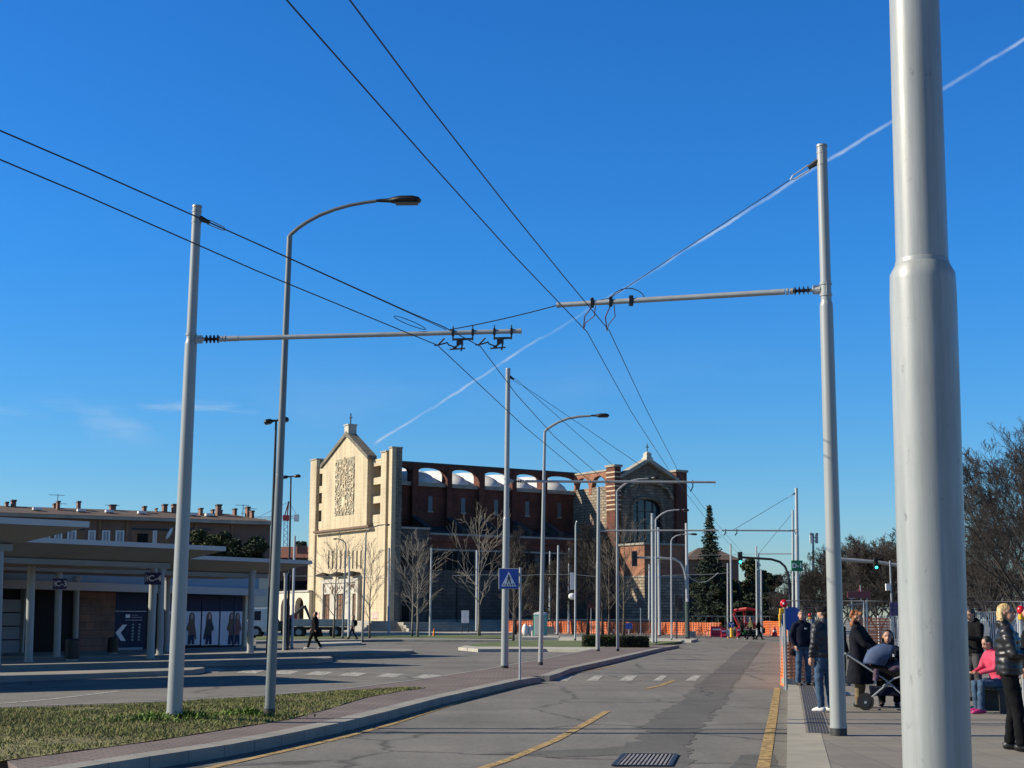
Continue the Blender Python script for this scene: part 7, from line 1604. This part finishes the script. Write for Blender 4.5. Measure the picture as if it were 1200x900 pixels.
c = Y(929, 725.6, yy+.3); e2 = empty('round_sign', (c.x, c.y, 0), 'big blue round road sign partly hidden behind the man in the navy jumper', 'road sign'); MB().tube([(0, .0, c.z), (0, .03, c.z)], 14*k, 32).build('disc', 'signblue', e2); MB().tube([(0, .05, 0), (0, .05, c.z)], .03, 8).build('post', 'galv2', e2)
for (px, lab, y) in ((1196.5, 'red and yellow warning lamp at the right edge beside the blonde woman', 21), (949, 'tiny red and yellow warning lamp behind the man in the puffer jacket', 60)):
    sc_ = 1.0 if y == 21 else 1.2; yk = y/F; py = 715 if y == 21 else 721; w0 = 4.8 if y == 21 else 2.0
    c = Y(px, py, y); e = empty('works_lamp', (c.x, y, .15 if y == 21 else 0), lab, 'warning lamp'); z = c.z-e.location.z
    MB().tube([(0, .05, 0), (0, .05, z)], .025, 8).build('post', 'galv2', e); MB().sphere((0, 0, z), (w0*yk, .05, w0*yk*1.1), 16, 8).build('red_lamp', D.materials['lamp_red'], e, True); MB().box((0, 0, z-8*yk*(w0/4.8)), (5.5*yk*w0/4.8, .1, 6*yk*w0/4.8)).build('battery_case', 'yellow', e, bevel=.01)
# green info post / purple board
b = Y(1053, 735, 55); e = empty('info_board', (b.x, 55, 0), 'dim purple board behind the fence, left edge of the big near pole', 'board'); z0, z1 = Y(1053, 722, 55).z, Y(1053, 706, 55).z
MB().box((0, 0, (z0+z1)/2), (.6, .06, z1-z0)).build('panel', mat('board_purple', (.06, .045, .13), .6, nscale=8, nvar=.4), e); MB().tube([(0, .05, 0), (0, .05, z1)], .03, 6).build('post', 'galv2', e)
# ================================================================== TRUCK
b = G(289.5, 747.5, 0); TR = empty('flatbed_truck', (b.x, b.y, 0), 'white flatbed truck with red loading crane parked before the arcade', 'truck', rz=R(4)); k = b.y/F
tw = lambda px: (px-289.5)*k
H = lambda py: (747.5-py)*k
cab = MB().prism([(tw(290.5), -1.05, .45), (tw(290), -1.05, 1.2), (tw(294.5), -1.05, H(713.5)), (tw(313), -1.05, H(713)), (tw(315), -1.05, H(716)), (tw(315), -1.05, .5)], (0, 2.1, 0)).build('cab', 'truckwhite', TR, bevel=.05)
MB().prism([(tw(291.6)-.05, -.9, H(727.5)), (tw(291.6)-.05, .9, H(727.5)), (tw(294.3)-.05, .9, H(715)), (tw(294.3)-.05, -.9, H(715))], (.06, 0, .0)).build('windscreen', mat('truck_glass', (.06, .22, .22), .1), TR)
MB().prism([(tw(297), -1.07, H(727.5)), (tw(306), -1.07, H(727.5)), (tw(306), -1.07, H(717)), (tw(299), -1.07, H(717))], (0, .03, 0)).build('side_window', 'glassdark', TR); MB().box((tw(290), 0, .55), (.15, 2.1, .4)).build('bumper', 'darkmetal', TR)
for s in (-.75, .75): MB().box((tw(290)-.02, s, .85), (.06, .35, .2)).build('headlight', 'signwhite', TR)
MB().box((tw(296), -1.18, H(721)), (.12, .15, .5)).build('mirror', 'black', TR)
MB().box(((tw(318)+tw(404))/2, 0, H(736.5)), (tw(404)-tw(318), 1.0, .25)).build('chassis', 'darkmetal', TR)
bedo = MB().box(((tw(336)+tw(404))/2, 0, H(733)), (tw(404)-tw(336), 2.3, .15)).build('flatbed', 'truckgrey', TR)
for s in (-1.16, 1.16): MB().box(((tw(336)+tw(402))/2, s, H(730)), (tw(402)-tw(336), .06, H(726)-H(734.5))).build('side_board', 'truckgrey', TR, bevel=.01)
MB().box((tw(403.5), 0, H(730)), (.06, 2.3, H(726)-H(734.5))).build('tailboard', 'truckgrey', TR)
for x in (tw(301), tw(336), tw(341)+.6, tw(391)):
    for s in (-.95, .95):
        w_ = MB().tube([(x, s-.14, .48), (x, s+.14, .48)], .48, 20).build('wheel', 'rubber', TR, True); MB().tube([(x, s-.15, .48), (x, s+.15, .48)], .24, 12).build('rim', 'shutter_grey', w_, True)
MB().box((tw(326), 0, .95), (.9, 1.9, .8)).build('tool_locker', 'darkmetal', TR); MB().tube([(tw(320), -.4, H(716)), (tw(322), -.4, H(724)), (tw(327), -.4, H(732))], .13, 8).build('air_duct', 'truckwhite', TR, True)
MB().box((tw(341), 0, H(725)), (.75, .9, .55)).tube([(tw(340), 0, H(728)), (tw(341), 0, H(722))], .3, 10).build('crane_base', 'redmachine', TR); MB().tube([(tw(342), 0, H(722)), (tw(353), 0, H(712)), (tw(354.5), 0, H(711)), (tw(357), 0, H(716)), (tw(361), 0, H(726))], [.13, .12, .13, .11, .08], 8).build('crane_boom', 'darkmetal', TR, True)
# dark flower planters beside the church steps
for px, lab in ((392, 'dark round planter hoop on the truck bed end'), ): pass
